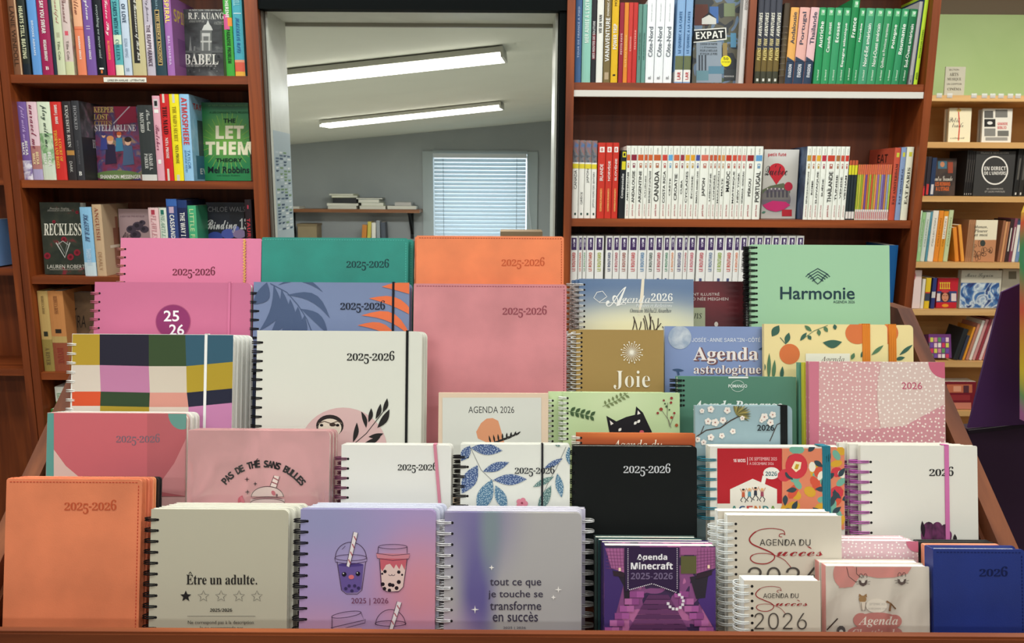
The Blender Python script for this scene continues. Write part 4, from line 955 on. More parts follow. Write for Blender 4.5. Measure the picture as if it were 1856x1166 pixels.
def facebook(Y, x0, x1, yt, yb, c, label, t=0.018, lean=4.0, zb=None, yaw=0, refy=None, group=None, rough=0.35, name='book', style='soft'):
    z0 = (zb if zb is not None else onY((x0+x1)/2, yb, Y).z) + 0.0006 + t*math.sin(math.radians(lean))
    R = Matrix.Rotation(math.radians(yaw), 4, 'Z') @ Matrix.Rotation(-math.radians(lean), 4, 'X')
    a = onY(x0, yb if refy is None else refy, Y)
    M = Matrix.Translation((a.x, Y, z0)) @ R
    F0 = Face(M, 1, 1)
    u1, v1 = F0.uv(x1, yt if refy is None else yt); uu = F0.uv(x1, yb if refy is None else refy)[0]
    H = F0.uv((x0+x1)/2, yt)[1]; W = uu
    root = empty(name, M, label, 'book', group)
    cm = c if not isinstance(c, tuple) else mat(c, rough)
    m = MB(); m.box(0, W, 0, 0.0012, 0, H, cm); m.obj('front_cover', root)
    m = MB(); m.box(0, W, t-0.0012, t, 0, H, cm); m.box(0, 0.0012, 0.0012, t-0.0012, 0, H, cm); m.obj('back_cover', root)
    m = MB(); m.box(0.0012, W-0.001, 0.0012, t-0.0012, 0.0005, H-0.0007, PAGE); m.obj('page_block', root)
    f = Face(M, W, H, root, e=0.0005); return f
# ---------------- left bookcase
def case_part(root, name, x0, x1, y0, y1, z0, z1, mm):
    o = root.matrix_world.translation
    m = MB(); m.box(x0-o.x, x1-o.x, y0-o.y, y1-o.y, z0-o.z, z1-o.z, mm); return m.obj(name, root)
DP = 0.165
XA, XB_ = onY(33, 340, YB).x, onY(463, 200, YB).x
lx0, lx1 = pxx(27, 340), pxx(41, 340); rx0, rx1 = pxx(452, 150), pxx(475, 150)
SL = [pz(137, YB, 240), pz(327.5, YB, 250), pz(502, YB, 250), pz(676, YB, 250), pz(850, YB, 250), 0.4]
bc = empty('bookcase', ((lx0+rx1)/2, YB, 0.0), 'reddish-brown wooden bookcase of English novels beside the office window', 'bookcase')
case_part(bc, 'side_panel', lx0, lx1, YB-0.01, YB+DP, 0.1, 2.45, WZ); case_part(bc, 'side_panel', rx0, rx1, YB-0.01, YB+DP, 0.1, 2.45, WZ)
case_part(bc, 'back_panel', lx0, rx1, YB+DP, YB+DP+0.01, 0.1, 2.45, BZ)
for z in SL + [pz(137, YB, 240)+0.31]:
    case_part(bc, 'shelf', lx1+0.0005, rx0-0.0005, YB-0.004, YB+DP-0.001, z-0.021, z, WX)
# shelf-edge sign
sg = MB(); sx0, sx1 = pxx(190, 145), pxx(267, 145); sz0, sz1 = pz(149.5, YB, 228), pz(141, YB, 228); sg.box(sx0, sx1, YB-0.006, YB-0.0045, sz0, sz1, mat((228, 224, 210)))
so = tag(sg.obj('shelf_sign'), 'white shelf-edge label reading LIVRES EN ANGLAIS : LITTÉRATURE', 'sign')
fs = Face(Matrix.Translation((sx0, YB-0.006, sz0)), sx1-sx0, sz1-sz0, so); fs.text('LIVRES EN ANGLAIS : LITTÉRATURE', 'sans~0.02', 195, 143, 262, 147.5, (50, 48, 46))
fs.lt.v = [(v[0]+sx0, v[1]+YB-0.006, v[2]+sz0) for v in fs.lt.v]; fs.done()
# neighbouring bookcase
nb = empty('bookcase', (pxx(-120, 340), YB, 0.0), 'neighbouring reddish-brown bookcase cut off by the picture edge', 'bookcase')
nx1 = pxx(25, 340); nx0 = nx1-(lx1-lx0)*0.95; nxl = nx1-0.62
case_part(nb, 'side_panel', nx0, nx1, YB-0.01, YB+DP, 0.1, 2.45, WZ); case_part(nb, 'side_panel', nxl-0.02, nxl, YB-0.01, YB+DP, 0.1, 2.45, WZ)
case_part(nb, 'back_panel', nxl-0.02, nx1, YB+DP, YB+DP+0.01, 0.1, 2.45, WZ)
for y in (322, 486, 668): case_part(nb, 'shelf', nxl+0.0005, nx0-0.0005, YB-0.004, YB+DP-0.001, pz(y, YB, 10)-0.02, pz(y, YB, 10), WX)
book(YB+0.01, -46, 0, 400, 486, (120, 160, 214), label='pale blue book just entering the picture on the neighbouring bookcase', lean=-2, zb=pz(486, YB, 10)+0.001)
B1 = YB+0.012
z1, z2, z3, z4, z5 = SL[0], SL[1], SL[2], SL[3], SL[4]
W_, K = (236, 234, 228), (34, 34, 36)
def L1(x0, x1, yt, c, texts=(), bands=(), label='', **k): return book(B1, x0, x1, yt, 137, c, texts, bands, label, zb=z1, **k)
L1(26, 41.5, -30, (124, 84, 60), [('LANIE WINDOLL', 0.1, 0.75, (70, 50, 38), 'sans', 0.5)], [(0, 1, (196, 160, 124), 0.86, 1)], 'brown hardcover with tall dark lettering at the bookcase side panel', style='hard')
L1(43, 57, -16, (38, 44, 40), [('HEARTS STILL BEATING', 0.2, 0.82, (214, 214, 176), 'bold', 0.5)], [(0, 0.14, (28, 36, 44))], 'black paperback lettered HEARTS STILL BEATING')
L1(60, 77, -14, (96, 148, 206), [('BROOKE ABRAMS', 0.24, 0.66, (206, 220, 236), 'bold', 0.22), ('M.D.', 0.9, 0.98, (236, 236, 240), 'bold', 0.35)], [(0, 1, (40, 70, 110), 0, 0.06)], 'sky blue paperback between the black and the magenta spines')
L1(78, 98, -10, (154, 38, 82), [('SAY YOU SWEAR', 0.52, 0.92, W_, 'bold', 0.36), ('MEAGAN BRANDY', 0.18, 0.44, W_, 'bold', 0.28), ('B', 0.07, 0.11, W_, 'serif', 0.3, 0.5, 'flat')], (), 'magenta paperback lettered SAY YOU SWEAR', style='hard')
L1(98.5, 104.5, -6, (34, 50, 62), (), (), 'thin navy book squeezed between magenta and pale green spines')
fl = mottled('floralspine', [(0.4, (198, 206, 172)), (0.6, (176, 150, 142))], 40)
L1(105, 120, -20, (198, 204, 170), [('Beautiful', 0.6, 0.95, (160, 90, 90), 'script', 0.5), ('Tillie Cole', 0.18, 0.40, (90, 94, 70), 'sans', 0.3)], [(0.44, 0.50, (170, 170, 140), 0.3, 0.7)], 'pale green paperback with a rose-script title by the navy sliver', rough=0.5)
L1(120.5, 136, -22, (206, 186, 180), [('A Thousand', 0.60, 0.97, (130, 90, 90), 'script', 0.5), ('Tillie Cole', 0.18, 0.40, (90, 84, 70), 'sans', 0.3)], [(0, 0.16, (200, 204, 160)), (0.46, 0.51, (206, 90, 104), 0.3, 0.7)], 'blush paperback bearing a small heart, twin of the pale green one', side=('R', [('rect', 0, 0.6, 0, 1, fl)]))
L1(142, 158, -12, (222, 128, 92), [('Willow', 0.74, 1.0, (120, 60, 44), 'script', 0.5), ('HANNAH GRACE', 0.2, 0.48, W_, 'bold', 0.22)], [(0.56, 0.57, (200, 90, 60)), (0.6, 1, (226, 168, 130))], 'peach and orange paperback with a brown script title')
L1(159, 176.5, -12, (116, 84, 152), [('Daydream', 0.68, 1.0, W_, 'script', 0.5), ('HANNAH GRACE', 0.2, 0.48, W_, 'bold', 0.22)], [(0.57, 0.575, W_, 0.3, 0.7), (0.6, 0.605, W_, 0.3, 0.7)], 'violet paperback with a white script title')
L1(178, 194, -8, (24, 28, 34), [('everything we never said', 0.22, 0.88, (196, 206, 204), 'serifit', 0.36)], [(0.08, 0.10, W_, 0.25, 0.75), (0.03, 0.07, (214, 120, 60), 0.4, 0.6)], 'black paperback with thin pale title and a small orange mark')
L1(195.5, 209.5, -8, (196, 42, 96), [('Twice Shy', 0.5, 0.96, W_, 'script', 0.5), ('ALI HAZELWOOD', 0.2, 0.44, (240, 160, 90), 'bold', 0.3)], (), 'hot pink paperback with white brush script and orange author name')
L1(211, 225.5, -6, (90, 168, 172), [('IT STARTS WITH US', 0.52, 1.0, (26, 78, 96), 'bold', 0.5), ('COLLEEN', 0.2, 0.46, (40, 110, 120), 'serif', 0.45)], [(0, 0.14, (222, 222, 186)), (0.40, 0.52, (206, 220, 190))], 'teal and cream paperback lettered IT STARTS WITH US')
L1(226.5, 240.5, -4, (190, 204, 220), [('OF LOVE', 0.68, 0.92, (60, 76, 96), 'bold', 0.5), ('ELENA ARMAS', 0.24, 0.48, (130, 150, 172), 'sans', 0.42), ('H', 0.06, 0.1, (110, 130, 150), 'serif', 0.4, 0.5, 'flat')], (), 'pale blue-grey paperback with LOVE in dark capitals')
L1(242, 266.5, -18, (190, 180, 136), [('A Renaissance of Red Ink', 0.18, 0.90, (236, 234, 224), 'script', 0.30)], [(0.15, 0.93, (44, 42, 40), 0.16, 0.60)], 'khaki hardcover with a black title strip and white script', style='hard')
L1(268, 283, -12, (186, 178, 190), [('Holly Jackson', 0.66, 1.0, (70, 60, 80), 'script', 0.4), ('THE REAPPEARANCE', 0.12, 0.62, (86, 66, 84), 'bold', 0.5)], [(0.3, 0.62, (216, 206, 214), 0.1, 0.9)], 'lilac-grey paperback with crowded dark hand lettering')
L1(284, 303, -16, (44, 66, 76), [('THE BRIDGE KINGDOM', 0.16, 0.74, (226, 196, 130), 'serif', 0.26), ('DANIELLE L.', 0.78, 1.0, (160, 190, 200), 'sans', 0.16)], [(0.13, 0.78, (212, 178, 106), 0.26, 0.68), (0.14, 0.77, (26, 34, 40), 0.30, 0.64)], 'dark teal hardcover with a gold-framed title strip', style='hard', side=('R', [('rect', 0, 1, 0, 1, (62, 100, 104))]))
L1(304.5, 318, -8, (158, 104, 170), [('SPIRAL', 0.66, 0.95, (240, 216, 110), 'bold', 0.62), ('BAL KHABRA', 0.14, 0.5, (214, 190, 226), 'bold', 0.3)], (), 'purple paperback with SPIRAL in yellow capitals', depth=0.15,
   side=('R', [('rect', 0, 1, 0, 1, (146, 92, 150)), ('text', 'SPIRAL', 0.1, 0.95, 0.7, 0.86, (214, 184, 84), 'bold'), ('rect', 0.2, 0.9, 0.15, 0.5, (120, 74, 130))]))
bab = mottled('engraving', [(0.35, (24, 26, 28)), (0.6, (66, 68, 70)), (0.75, (120, 122, 120))], 34, sx=0.6, rough=0.5)
f = facebook(YB+0.085, 330, 406, 17, 136, bab, 'black and grey hardcover showing a white domed tower, lettered BABEL', zb=z1, t=0.035, lean=2)
lt_ = (206, 206, 200)
f.text('#1 NEW YORK TIMES BESTSELLER', 'sans', 343, 17, 402, 20, lt_); f.text('R.F. KUANG', 'serif', 341, 23, 406, 35, (214, 212, 204))
f.text('AUTHOR OF THE POPPY WAR', 'sans', 343, 37, 370, 41, (160, 160, 156)); f.text('A MASTERPIECE', 'sans', 388, 39, 405, 45, (160, 160, 156))
f.rect(363, 55, 384, 112, (112, 114, 112)); f.rect(366, 60, 381, 66, (200, 200, 196)); f.poly([(366, 55), (370, 46), (374, 44), (377, 36), (380, 44), (383, 48), (386, 55)], (208, 208, 204)); f.rect(366, 66, 369, 96, (180, 180, 176)); f.rect(378, 66, 381, 96, (180, 180, 176)); f.rect(364, 74, 384, 77, (196, 196, 190))
f.line([(344, 96), (345, 66), (347, 96)], 2, (150, 152, 150)); f.line([(352, 100), (353, 84)], 3, (120, 122, 120)); f.rect(326, 92, 404, 96, (96, 98, 98))
f.text('BABEL', 'serif', 334, 98, 396, 117, (222, 220, 212)); f.text('OR THE NECESSITY OF VIOLENCE', 'sans', 330, 118, 392, 121, (190, 190, 184)); 
rn = random.Random(2)
for i in range(26): f.rect((x := rn.uniform(325, 396)), (y := rn.uniform(100, 130)), x+rn.uniform(1, 4), y+rn.uniform(1, 6), rn.choice([(150, 152, 150), (90, 92, 92), (44, 46, 48)]))
f.text('BABEL', 'serif', 334, 98, 396, 117, (226, 224, 216)); f.done()
L1(411, 426, -14, (66, 160, 62), [('KATHERINE', 0.70, 1.0, W_, 'bold', 0.4), ('PARADISE PROBLEM', 0.16, 0.56, (24, 60, 30), 'bold', 0.45)], [(0.56, 0.74, (206, 90, 140), 0, 0.7), (0.60, 0.70, (230, 140, 60), 0.5, 1)], 'bright green paperback with a pink and orange flower patch')
L1(427, 445, -14, (76, 164, 180), [('MERRILL', 0.84, 1.0, (150, 212, 216), 'bold', 0.6), ('SOMETHING WILD', 0.28, 0.7, (40, 90, 150), 'script', 0.4)], [(0, 0.06, (226, 172, 70)), (0.06, 0.17, (214, 96, 76)), (0.17, 0.20, (226, 150, 120)), (0.745, 0.755, (206, 230, 230), 0.15, 0.9)], 'turquoise paperback with a sunset band along its foot')
def L2(x0, x1, yt, c, texts=(), bands=(), label='', **k): return book(B1, x0, x1, yt, 327, c, texts, bands, label, zb=z2, **k)
L2(44.5, 61, 185, (116, 88, 150), [('fall with me', 0.5, 0.95, (196, 170, 220), 'script', 0.5), ('BECKA', 0.32, 0.5, W_, 'bold', 0.28, 0.66), ('MACK', 0.32, 0.48, W_, 'bold', 0.26, 0.3)], [(0, 0.25, mottled('flowers', [(0.4, (130, 110, 160)), (0.6, (220, 216, 226))], 70)), ], 'purple paperback with a lilac script title, against the side panel')
L2(61.5, 79.5, 185, (222, 190, 198), [('unravel me', 0.4, 0.96, (130, 40, 70), 'script', 0.5), ('BECKA', 0.20, 0.36, (240, 220, 170), 'bold', 0.28, 0.66), ('MACK', 0.20, 0.34, (240, 220, 170), 'bold', 0.26, 0.3)], [(0, 0.14, (170, 160, 196)), (0.14, 0.44, (176, 120, 116))], 'pale pink paperback with a wine-red script title')
L2(80, 103, 185, (212, 222, 196), [('play with me', 0.42, 0.96, (36, 56, 50), 'script', 0.5), ('BECKA', 0.18, 0.36, W_, 'bold', 0.28, 0.66), ('MACK', 0.20, 0.34, W_, 'bold', 0.26, 0.3)], [(0, 0.2, (206, 216, 196)), (0.2, 0.6, mottled('greens', [(0.4, (120, 160, 110)), (0.6, (196, 212, 180))], 60))], 'white and leafy green paperback with a dark script title')
L2(103.5, 123, 185, (206, 52, 48), [('SARAH J. MAAS', 0.72, 0.96, W_, 'bold', 0.34, 0.5), ('A COURT OF', 0.24, 0.54, (236, 180, 70), 'serif', 0.26, 0.66), ('THORNS AND ROSES', 0.15, 0.64, (236, 180, 70), 'serif', 0.3, 0.3)], (), 'bright red paperback with gold title lines', style='hard')
L2(124.5, 140.5, 184, (48, 44, 46), [('EXQUISITE RUIN', 0.42, 0.95, (206, 202, 196), 'serif', 0.42), ('DARK', 0.1, 0.24, (200, 196, 190), 'sans', 0.3)], [(0.32, 0.38, (176, 128, 66), 0.1, 0.95)], 'dark paperback lettered EXQUISITE RUIN with an ochre band')
hk = mottled('hooked', [(0.4, (46, 46, 50)), (0.55, (84, 80, 86)), (0.7, (150, 110, 130))], 26)
L2(141, 155, 183, (56, 56, 60), [('HOOKED', 0.64, 0.94, (150, 148, 150), 'serif', 0.4), ('EMILY MCINTIRE', 0.2, 0.5, (110, 108, 112), 'sans', 0.2), ('B', 0.06, 0.11, W_, 'serif', 0.4, 0.5, 'flat')], (), 'dark grey paperback whose front cover shows pink blooms', depth=0.15,
   side=('R', [('rect', 0, 1, 0.55, 1, hk), ('rect', 0, 1, 0, 0.55, (46, 46, 48)), ('text', 'HOOKED', 0.35, 0.98, 0.42, 0.53, (190, 186, 188), 'serif')]))
kp = mottled('fantasy', [(0.3, (40, 24, 48)), (0.45, (120, 40, 70)), (0.55, (60, 60, 110)), (0.65, (150, 110, 90)), (0.75, (70, 110, 80))], 26)
f = facebook(YB+0.075, 178, 258, 193, 327, kp, 'colourful fantasy hardcover lettered KEEPER LOST CITIES with a group of figures', zb=z2, t=0.035, lean=2)
go = (222, 190, 110)
f.text('KEEPER', 'serif', 170, 194, 206, 204, go); f.text('LOST', 'serif', 170, 207, 196, 217, go); f.text('CITIES', 'serif', 171, 219, 203, 228, (190, 150, 90)); f.line([(169, 192), (220, 192)], 1, go)
f.text('STELLARLUNE', 'serif', 172, 226, 246, 238, (216, 210, 214)); f.poly([(205, 190), (246, 190), (248, 222), (214, 226)], (150, 44, 70)); f.line([(206, 224), (236, 192)], 2, (196, 180, 190))
for (x, y, c, hc, sz) in ((200, 262, (44, 36, 60), (206, 140, 90), 13), (232, 264, (70, 90, 120), (50, 36, 34), 13), (216, 250, (60, 120, 150), (190, 90, 50), 9), (188, 250, (60, 66, 130), (70, 60, 110), 8)):
    f.ell(x, y-sz*0.5, sz*0.42, sz*0.5, (214, 168, 140), n=12); f.ell(x, y-sz*0.85, sz*0.5, sz*0.38, hc, n=12); f.poly([(x-sz*0.6, y), (x+sz*0.6, y), (x+sz*0.9, y+sz*2.6), (x-sz*0.7, y+sz*2.8)], c)
f.ell(214, 318, 42, 9, (96, 120, 70), n=18); f.text('SHANNON MESSENGER', 'sans~0.015', 182, 317, 256, 324, (226, 220, 214)); f.done()
L2(258, 285.5, 191, (54, 58, 58), [('A Curse Carved', 0.66, 0.94, (212, 212, 204), 'script', 0.24, 0.72), ('MATCHED', 0.64, 0.9, (212, 212, 204), 'serif', 0.24, 0.3), ('SARAH A.', 0.14, 0.36, (206, 206, 200), 'serif', 0.24, 0.7), ('PARKER', 0.16, 0.36, (206, 206, 200), 'serif', 0.22, 0.4)], [(0, 0.08, (206, 206, 200))], 'thick charcoal book with pale hand-lettered title', style='hard', refy=327)
L2(286, 299.5, 174, (222, 164, 178), [('Butcher', 0.36, 0.66, (130, 50, 80), 'script', 0.5)], [(0.86, 0.96, (206, 200, 200), 0.2, 0.8), (0.88, 0.94, (40, 40, 44), 0.3, 0.7), (0.80, 0.84, W_, 0.2, 0.8), (0.2, 0.25, W_, 0.3, 0.7)], 'pink paperback with a small dark emblem near its head')
L2(300, 316, 171, (204, 42, 44), [('THE MAID', 0.54, 0.86, (40, 20, 24), 'serif', 0.5), ('NITA PROSE', 0.26, 0.5, W_, 'serif', 0.32)], [(0.90, 1.0, (214, 206, 190), 0.3, 0.55), (0, 0.14, (214, 206, 190), 0.3, 0.55)], 'red paperback lettered THE MAID', style='soft')
L2(316.5, 334, 171, (238, 222, 40), [("THE MAID'S SECRET", 0.46, 0.86, (150, 130, 30), 'serif', 0.4), ('NITA PROSE', 0.2, 0.42, (100, 90, 40), 'serif', 0.34)], [(0.90, 1.0, (206, 206, 190), 0.35, 0.6), (0, 0.07, (206, 206, 190), 0.3, 0.6)], 'lemon yellow paperback beside the red THE MAID')
at = mottled('skyplane', [(0.4, (120, 176, 210)), (0.6, (160, 200, 226))], 16)
L2(334.5, 352, 171, (150, 196, 228), [('ATMOSPHERE', 0.42, 0.96, (206, 60, 60), 'bold', 0.6), ('TAYLOR', 0.14, 0.36, (60, 110, 160), 'sans', 0.3, 0.66), ('JENKINS REID', 0.1, 0.36, (60, 110, 160), 'sans', 0.26, 0.3)], (), 'light blue paperback lettered ATMOSPHERE in red', depth=0.15,
   side=('R', [('rect', 0, 1, 0, 1, at), ('rect', 0.3, 1.0, 0.25, 0.72, (60, 76, 84)), ('rect', 0.15, 1.0, 0.02, 0.30, (60, 110, 140)), ('text', 'TAYLOR', 0.15, 0.95, 0.84, 0.91, (196, 60, 60), 'bold'), ('text', 'EVER', 0.3, 0.95, 0.08, 0.15, (206, 214, 214), 'bold')]))
lg_ = blobs('glow', (34, 132, 76), [(0.5, 0.55, 0.75, 0.42, (120, 180, 70), 0.95), (0.5, 1.0, 1, 0.2, (24, 92, 56), 0.9)], 0.35)
f = facebook(YB+0.088, 369, 455, 186, 327, lg_, 'green hardcover lettered THE LET THEM THEORY, propped face out', zb=z2, t=0.03, lean=2)
cm_ = (244, 240, 206)
for i in range(28):
    a = math.radians(i*360/28); f.line([(412+30*math.cos(a), 260+34*math.sin(a)), (412+44*math.cos(a), 260+56*math.sin(a))], 0.8, (150, 196, 90))
f.text('#1 NEW YORK TIMES BESTSELLER', 'sans', 378, 190, 450, 193, (120, 180, 120)); f.text('A LIFE-CHANGING TOOL MILLIONS', 'sans', 380, 202, 450, 206, (16, 60, 40))
f.text('THE', 'sans~0.03', 405, 215, 427, 223, (20, 44, 36)); f.text('LET', 'bold~0.015', 391, 228, 442, 252, cm_); f.text('THEM', 'bold~0.015', 373, 257, 455, 281, cm_); f.text('THEORY', 'sans~0.03', 391, 287, 439, 294, (20, 44, 36)); f.text('Mel Robbins', 'sans~0.02', 377, 302, 452, 314, (22, 34, 40)); f.text('with Sawyer Robbins', 'sans', 393, 317, 435, 320, (20, 60, 44)); f.done()
def L3(x0, x1, yt, c, texts=(), bands=(), label='', ry=377, **k): return book(B1, x0, x1, yt, 502, c, texts, bands, label, zb=z3, refy=ry, **k)
rk = mottled('darkrose', [(0.4, (34, 42, 34)), (0.62, (52, 56, 44)), (0.72, (120, 34, 44))], 30)
f = facebook(YB+0.03, 82, 154, 367, 502, rk, 'dark green hardcover lettered RECKLESS with a silver emblem among roses', zb=z3, t=0.032, lean=2)
f.text('RECKLESS', 'serif', 80, 405, 148, 427, (226, 222, 206)); f.text('LAUREN ROBERTS', 'sans', 86, 480, 158, 487, (206, 202, 190)); f.text('Powerless. Fearless.', 'serifit', 90, 376, 126, 380, (206, 202, 190)); f.text('Doomed for each other.', 'serifit', 86, 380, 130, 384, (206, 202, 190))
for (x, y, r_) in ((86, 464, 6), (128, 466, 6), (116, 434, 5), (140, 458, 6), (98, 402, 3), (140, 385, 3)): f.ell(x, y, r_, r_, (136, 36, 50), n=12); f.ell(x, y, r_*0.5, r_*0.5, (96, 24, 36), n=8)
f.line([(102, 440), (118, 467), (127, 440)], 2, (190, 190, 184)); f.line([(106, 438), (118, 460), (123, 438)], 1.2, (150, 150, 144)); f.line([(104, 444), (114, 437), (124, 444)], 1.4, (170, 170, 164)); f.line([(90, 489), (150, 489)], 0.8, (160, 156, 144)); f.done()
L3(155, 176, 376, (140, 190, 222), [('SHATTER ME', 0.5, 0.9, (50, 60, 100), 'script', 0.45), ('TAHEREH MAFI', 0.16, 0.4, (200, 220, 236), 'bold', 0.4)], [(0, 0.2, (200, 216, 222))], 'sky blue hardcover with dark brush title next to RECKLESS', ry=500)
be = (196, 172, 138)
L3(177, 194, 371, (198, 168, 134), [('ANGUISH', 0.5, 0.96, (150, 90, 70), 'serif', 0.4), ('DEARLY', 0.08, 0.34, (170, 130, 96), 'sans', 0.35)], (), 'tan book whose cover shows a brown anatomical heart', depth=0.15, ry=500,
   side=('R', [('rect', 0, 1, 0, 1, be), ('rect', 0.35, 0.95, 0.12, 0.66, (150, 100, 76)), ('rect', 0.45, 0.55, 0.6, 0.82, (150, 100, 76)), ('rect', 0.7, 0.78, 0.6, 0.82, (140, 90, 70)), ('rect', 0.2, 1.0, 0.38, 0.42, (226, 214, 190))]))
f = facebook(YB+0.09, 212, 272, 379, 502, (196, 170, 174), 'mauve pink hardcover with a grey bouquet, half hidden by the pink planner', zb=z3, t=0.03, lean=2, refy=380)
f.text('A NEW YORK TIMES BESTSELLER', 'sans', 218, 391, 262, 394, (130, 100, 110))
for (x, y, r_) in ((238, 416, 9), (250, 410, 10), (262, 416, 8), (246, 426, 10), (258, 404, 6)): f.ell(x, y, r_, r_*0.8, (86, 76, 92), n=12); f.ell(x-2, y-1, r_*0.45, r_*0.4, (60, 54, 66), n=8)
f.text('ROSES', 'serif', 222, 424, 240, 440, (70, 50, 60), rot=30); f.done()
L3(268, 287, 377, (226, 190, 190), [('FLAWLESS', 0.5, 0.9, (190, 120, 130), 'serifit', 0.5)], [(0.90, 0.97, (170, 60, 76), 0.3, 0.65)], 'pale pink paperback with a red flower at its head')
L3(287.5, 301, 377, (216, 222, 206), [('HEARTLESS', 0.5, 0.9, (60, 130, 110), 'serifit', 0.55)], [(0.90, 0.97, (40, 110, 96), 0.25, 0.7)], 'white paperback with a green flower at its head')
L3(301.5, 321, 361, (52, 70, 124), [('CASSANDRA', 0.4, 0.8, W_, 'bold', 0.42)], [(0.82, 0.90, (196, 170, 190), 0.25, 0.7), (0.91, 1.0, (60, 100, 170))], 'royal blue book with pale moon emblem lettered CASSANDRA', depth=0.15)
L3(321.5, 339, 363, (36, 42, 80), [('THE WAY I HATE', 0.36, 0.84, W_, 'bold', 0.5)], [(0.9, 1, (40, 60, 110))], 'navy book lettered THE WAY I in white')
L3(339.5, 355, 373, (76, 172, 124), [('LITTLE FIRES', 0.36, 0.95, (206, 230, 170), 'sans', 0.5)], (), 'jade green book next to the navy one', depth=0.15, side=('R', [('rect', 0, 1, 0, 1, (62, 150, 110))]))
f = facebook(YB+0.085, 372, 442, 367, 502, mottled('bind', [(0.4, (22, 24, 34)), (0.6, (32, 36, 52))], 20), 'black hardcover with white script and blue flowers behind the pink planner', zb=z3, t=0.03, lean=2, refy=380)
f.text('CHLOE WALSH', 'sans', 377, 375, 452, 384, (150, 150, 156)); f.text('Binding 13', 'script', 374, 396, 450, 424, (236, 236, 238))
for (x, y, r_, c) in ((390, 430, 14, (70, 90, 180)), (414, 424, 13, (96, 110, 200)), (434, 424, 12, (170, 150, 196)), (428, 414, 6, (120, 130, 210))): f.ell(x, y, r_, r_*0.7, c, n=14)
f.text('Binding 13', 'script', 374, 396, 450, 422, (240, 240, 240)); f.done()
L3(443.5, 456, 362, (44, 34, 38), [('TAURUS', 0.4, 0.76, (190, 60, 70), 'bold', 0.5)], [(0.88, 0.93, (180, 60, 80), 0.4, 0.6)], 'thin black book with red lettering at the bookcase upright')
def L4(x0, x1, yt, c, texts=(), bands=(), label='', **k): return book(B1, x0, x1, yt, 676, c, texts, bands, label, zb=z4, refy=640, **k)
L4(78, 97, 528, (190, 158, 98), [('REBECCA ROSS', 0.72, 0.94, (120, 96, 60), 'serif', 0.26), ('A RIVER', 0.08, 0.3, (110, 90, 60), 'serif', 0.4)], [(0.0, 0.4, (150, 130, 70)), (0.44, 0.5, (50, 50, 40), 0.3, 0.7)], 'golden tan hardcover with a dark bird emblem, lower shelf', style='hard')
L4(97, 124, 528, (196, 132, 78), [('REBECCA ROSS', 0.72, 0.94, (130, 80, 50), 'serif', 0.26), ('DIVINE', 0.1, 0.3, (150, 60, 50), 'serif', 0.4)], [(0.0, 0.36, (150, 80, 56)), (0.36, 0.44, (190, 160, 100)), (0.48, 0.53, (50, 40, 34), 0.3, 0.7)], 'orange tan hardcover with a dark bird emblem, twin of the golden one', style='hard',
   depth=0.15)
f = facebook(YB+0.06, 132, 190, 530, 676, mottled('brass', [(0.3, (60, 48, 36)), (0.6, (110, 84, 60))], 14), 'dark bronze hardcover lettered IRA beside the bird-emblem books', zb=z4, t=0.03, lean=2, refy=600)
f.text('IRA', 'sans~-0.004', 137, 572, 156, 594, (36, 30, 26)); f.leaf(130, 566, 140, 558, 4, (40, 34, 28)); f.leaf(136, 566, 132, 556, 3, (40, 34, 28)); f.done()
book(B1, 92, 99, 742, 850, (70, 130, 60), label='slim green book low down behind the rack rail', zb=z5, refy=745)
book(B1, 100, 122, 702, 850, (226, 226, 214), [('VEGETAL', 0.85, 0.93, (70, 130, 70), 'sans', 0.7, 0.5, 'flat')], [(0.6, 0.82, (110, 160, 60))], label='white and green cookbook low down behind the rack rail', zb=z5, refy=715)

# ---------------- right bookcase
qx0, qx1 = pxx(1023, 300), pxx(1037, 300); sx0, sx1 = pxx(1660, 300), pxx(1674, 300)
SR = [pz(151.5, YB, 1340), pz(398, YB, 1340), pz(640, YB, 1340), pz(860, YB, 1340), 0.4]
rc = empty('bookcase', ((qx0+sx1)/2, YB, 0.0), 'reddish-brown wooden bookcase holding the travel guides', 'bookcase')
case_part(rc, 'side_panel', qx0, qx1, YB-0.01, YB+DP, 0.1, 2.45, WZ); case_part(rc, 'side_panel', sx0, sx1, YB-0.01, YB+DP, 0.1, 2.45, WZ)
case_part(rc, 'back_panel', qx0, sx1, YB+DP, YB+DP+0.01, 0.1, 2.45, BZ)
for z in SR + [SR[0]+0.33]: case_part(rc, 'shelf', qx1+0.0005, sx0-0.0005, YB-0.004, YB+DP-0.001, z-0.021, z, WX)
case_part(rc, 'divider', pxx(1352, 145), pxx(1364, 145), YB, YB+DP-0.002, SR[0]+0.0005, SR[0]+0.3085, WZ)
case_part(rc, 'price_rail', qx1+0.0005, sx0-0.0005, YB-0.006, YB+0.006, pz(177, YB, 1340), pz(165.5, YB, 1340), mat((214, 210, 202), 0.4))
r1, r2_, r3 = SR[0], SR[1], SR[2]
def R1(x0, x1, yt, c, texts=(), bands=(), label='', **k): return book(B1, x0, x1, yt, 151, c, texts, bands, label, zb=r1, rd=-1, **k)
U = (232, 232, 228)
R1(1041, 1052.5, -14, (70, 104, 150), [('TOUR DE FRANCE A PIED', 0.28, 0.84, (170, 190, 220), 'bold', 0.3)], (), 'steel blue guide at the upright by the office window')
R1(1053.5, 1069.5, -16, (142, 196, 180), [("MER AIMEE A L'EXTREME", 0.44, 1.0, (226, 240, 232), 'bold', 0.45)], (), 'mint green guide with white capitals')
R1(1070, 1078.5, -10, (44, 44, 48), [('MES ROUTES DE SOLITUDE', 0.28, 0.7, (206, 206, 206), 'bold', 0.5)], [(0.27, 0.56, (130, 36, 50), 0.2, 0.9)], 'thin black guide with a wine-red strip')
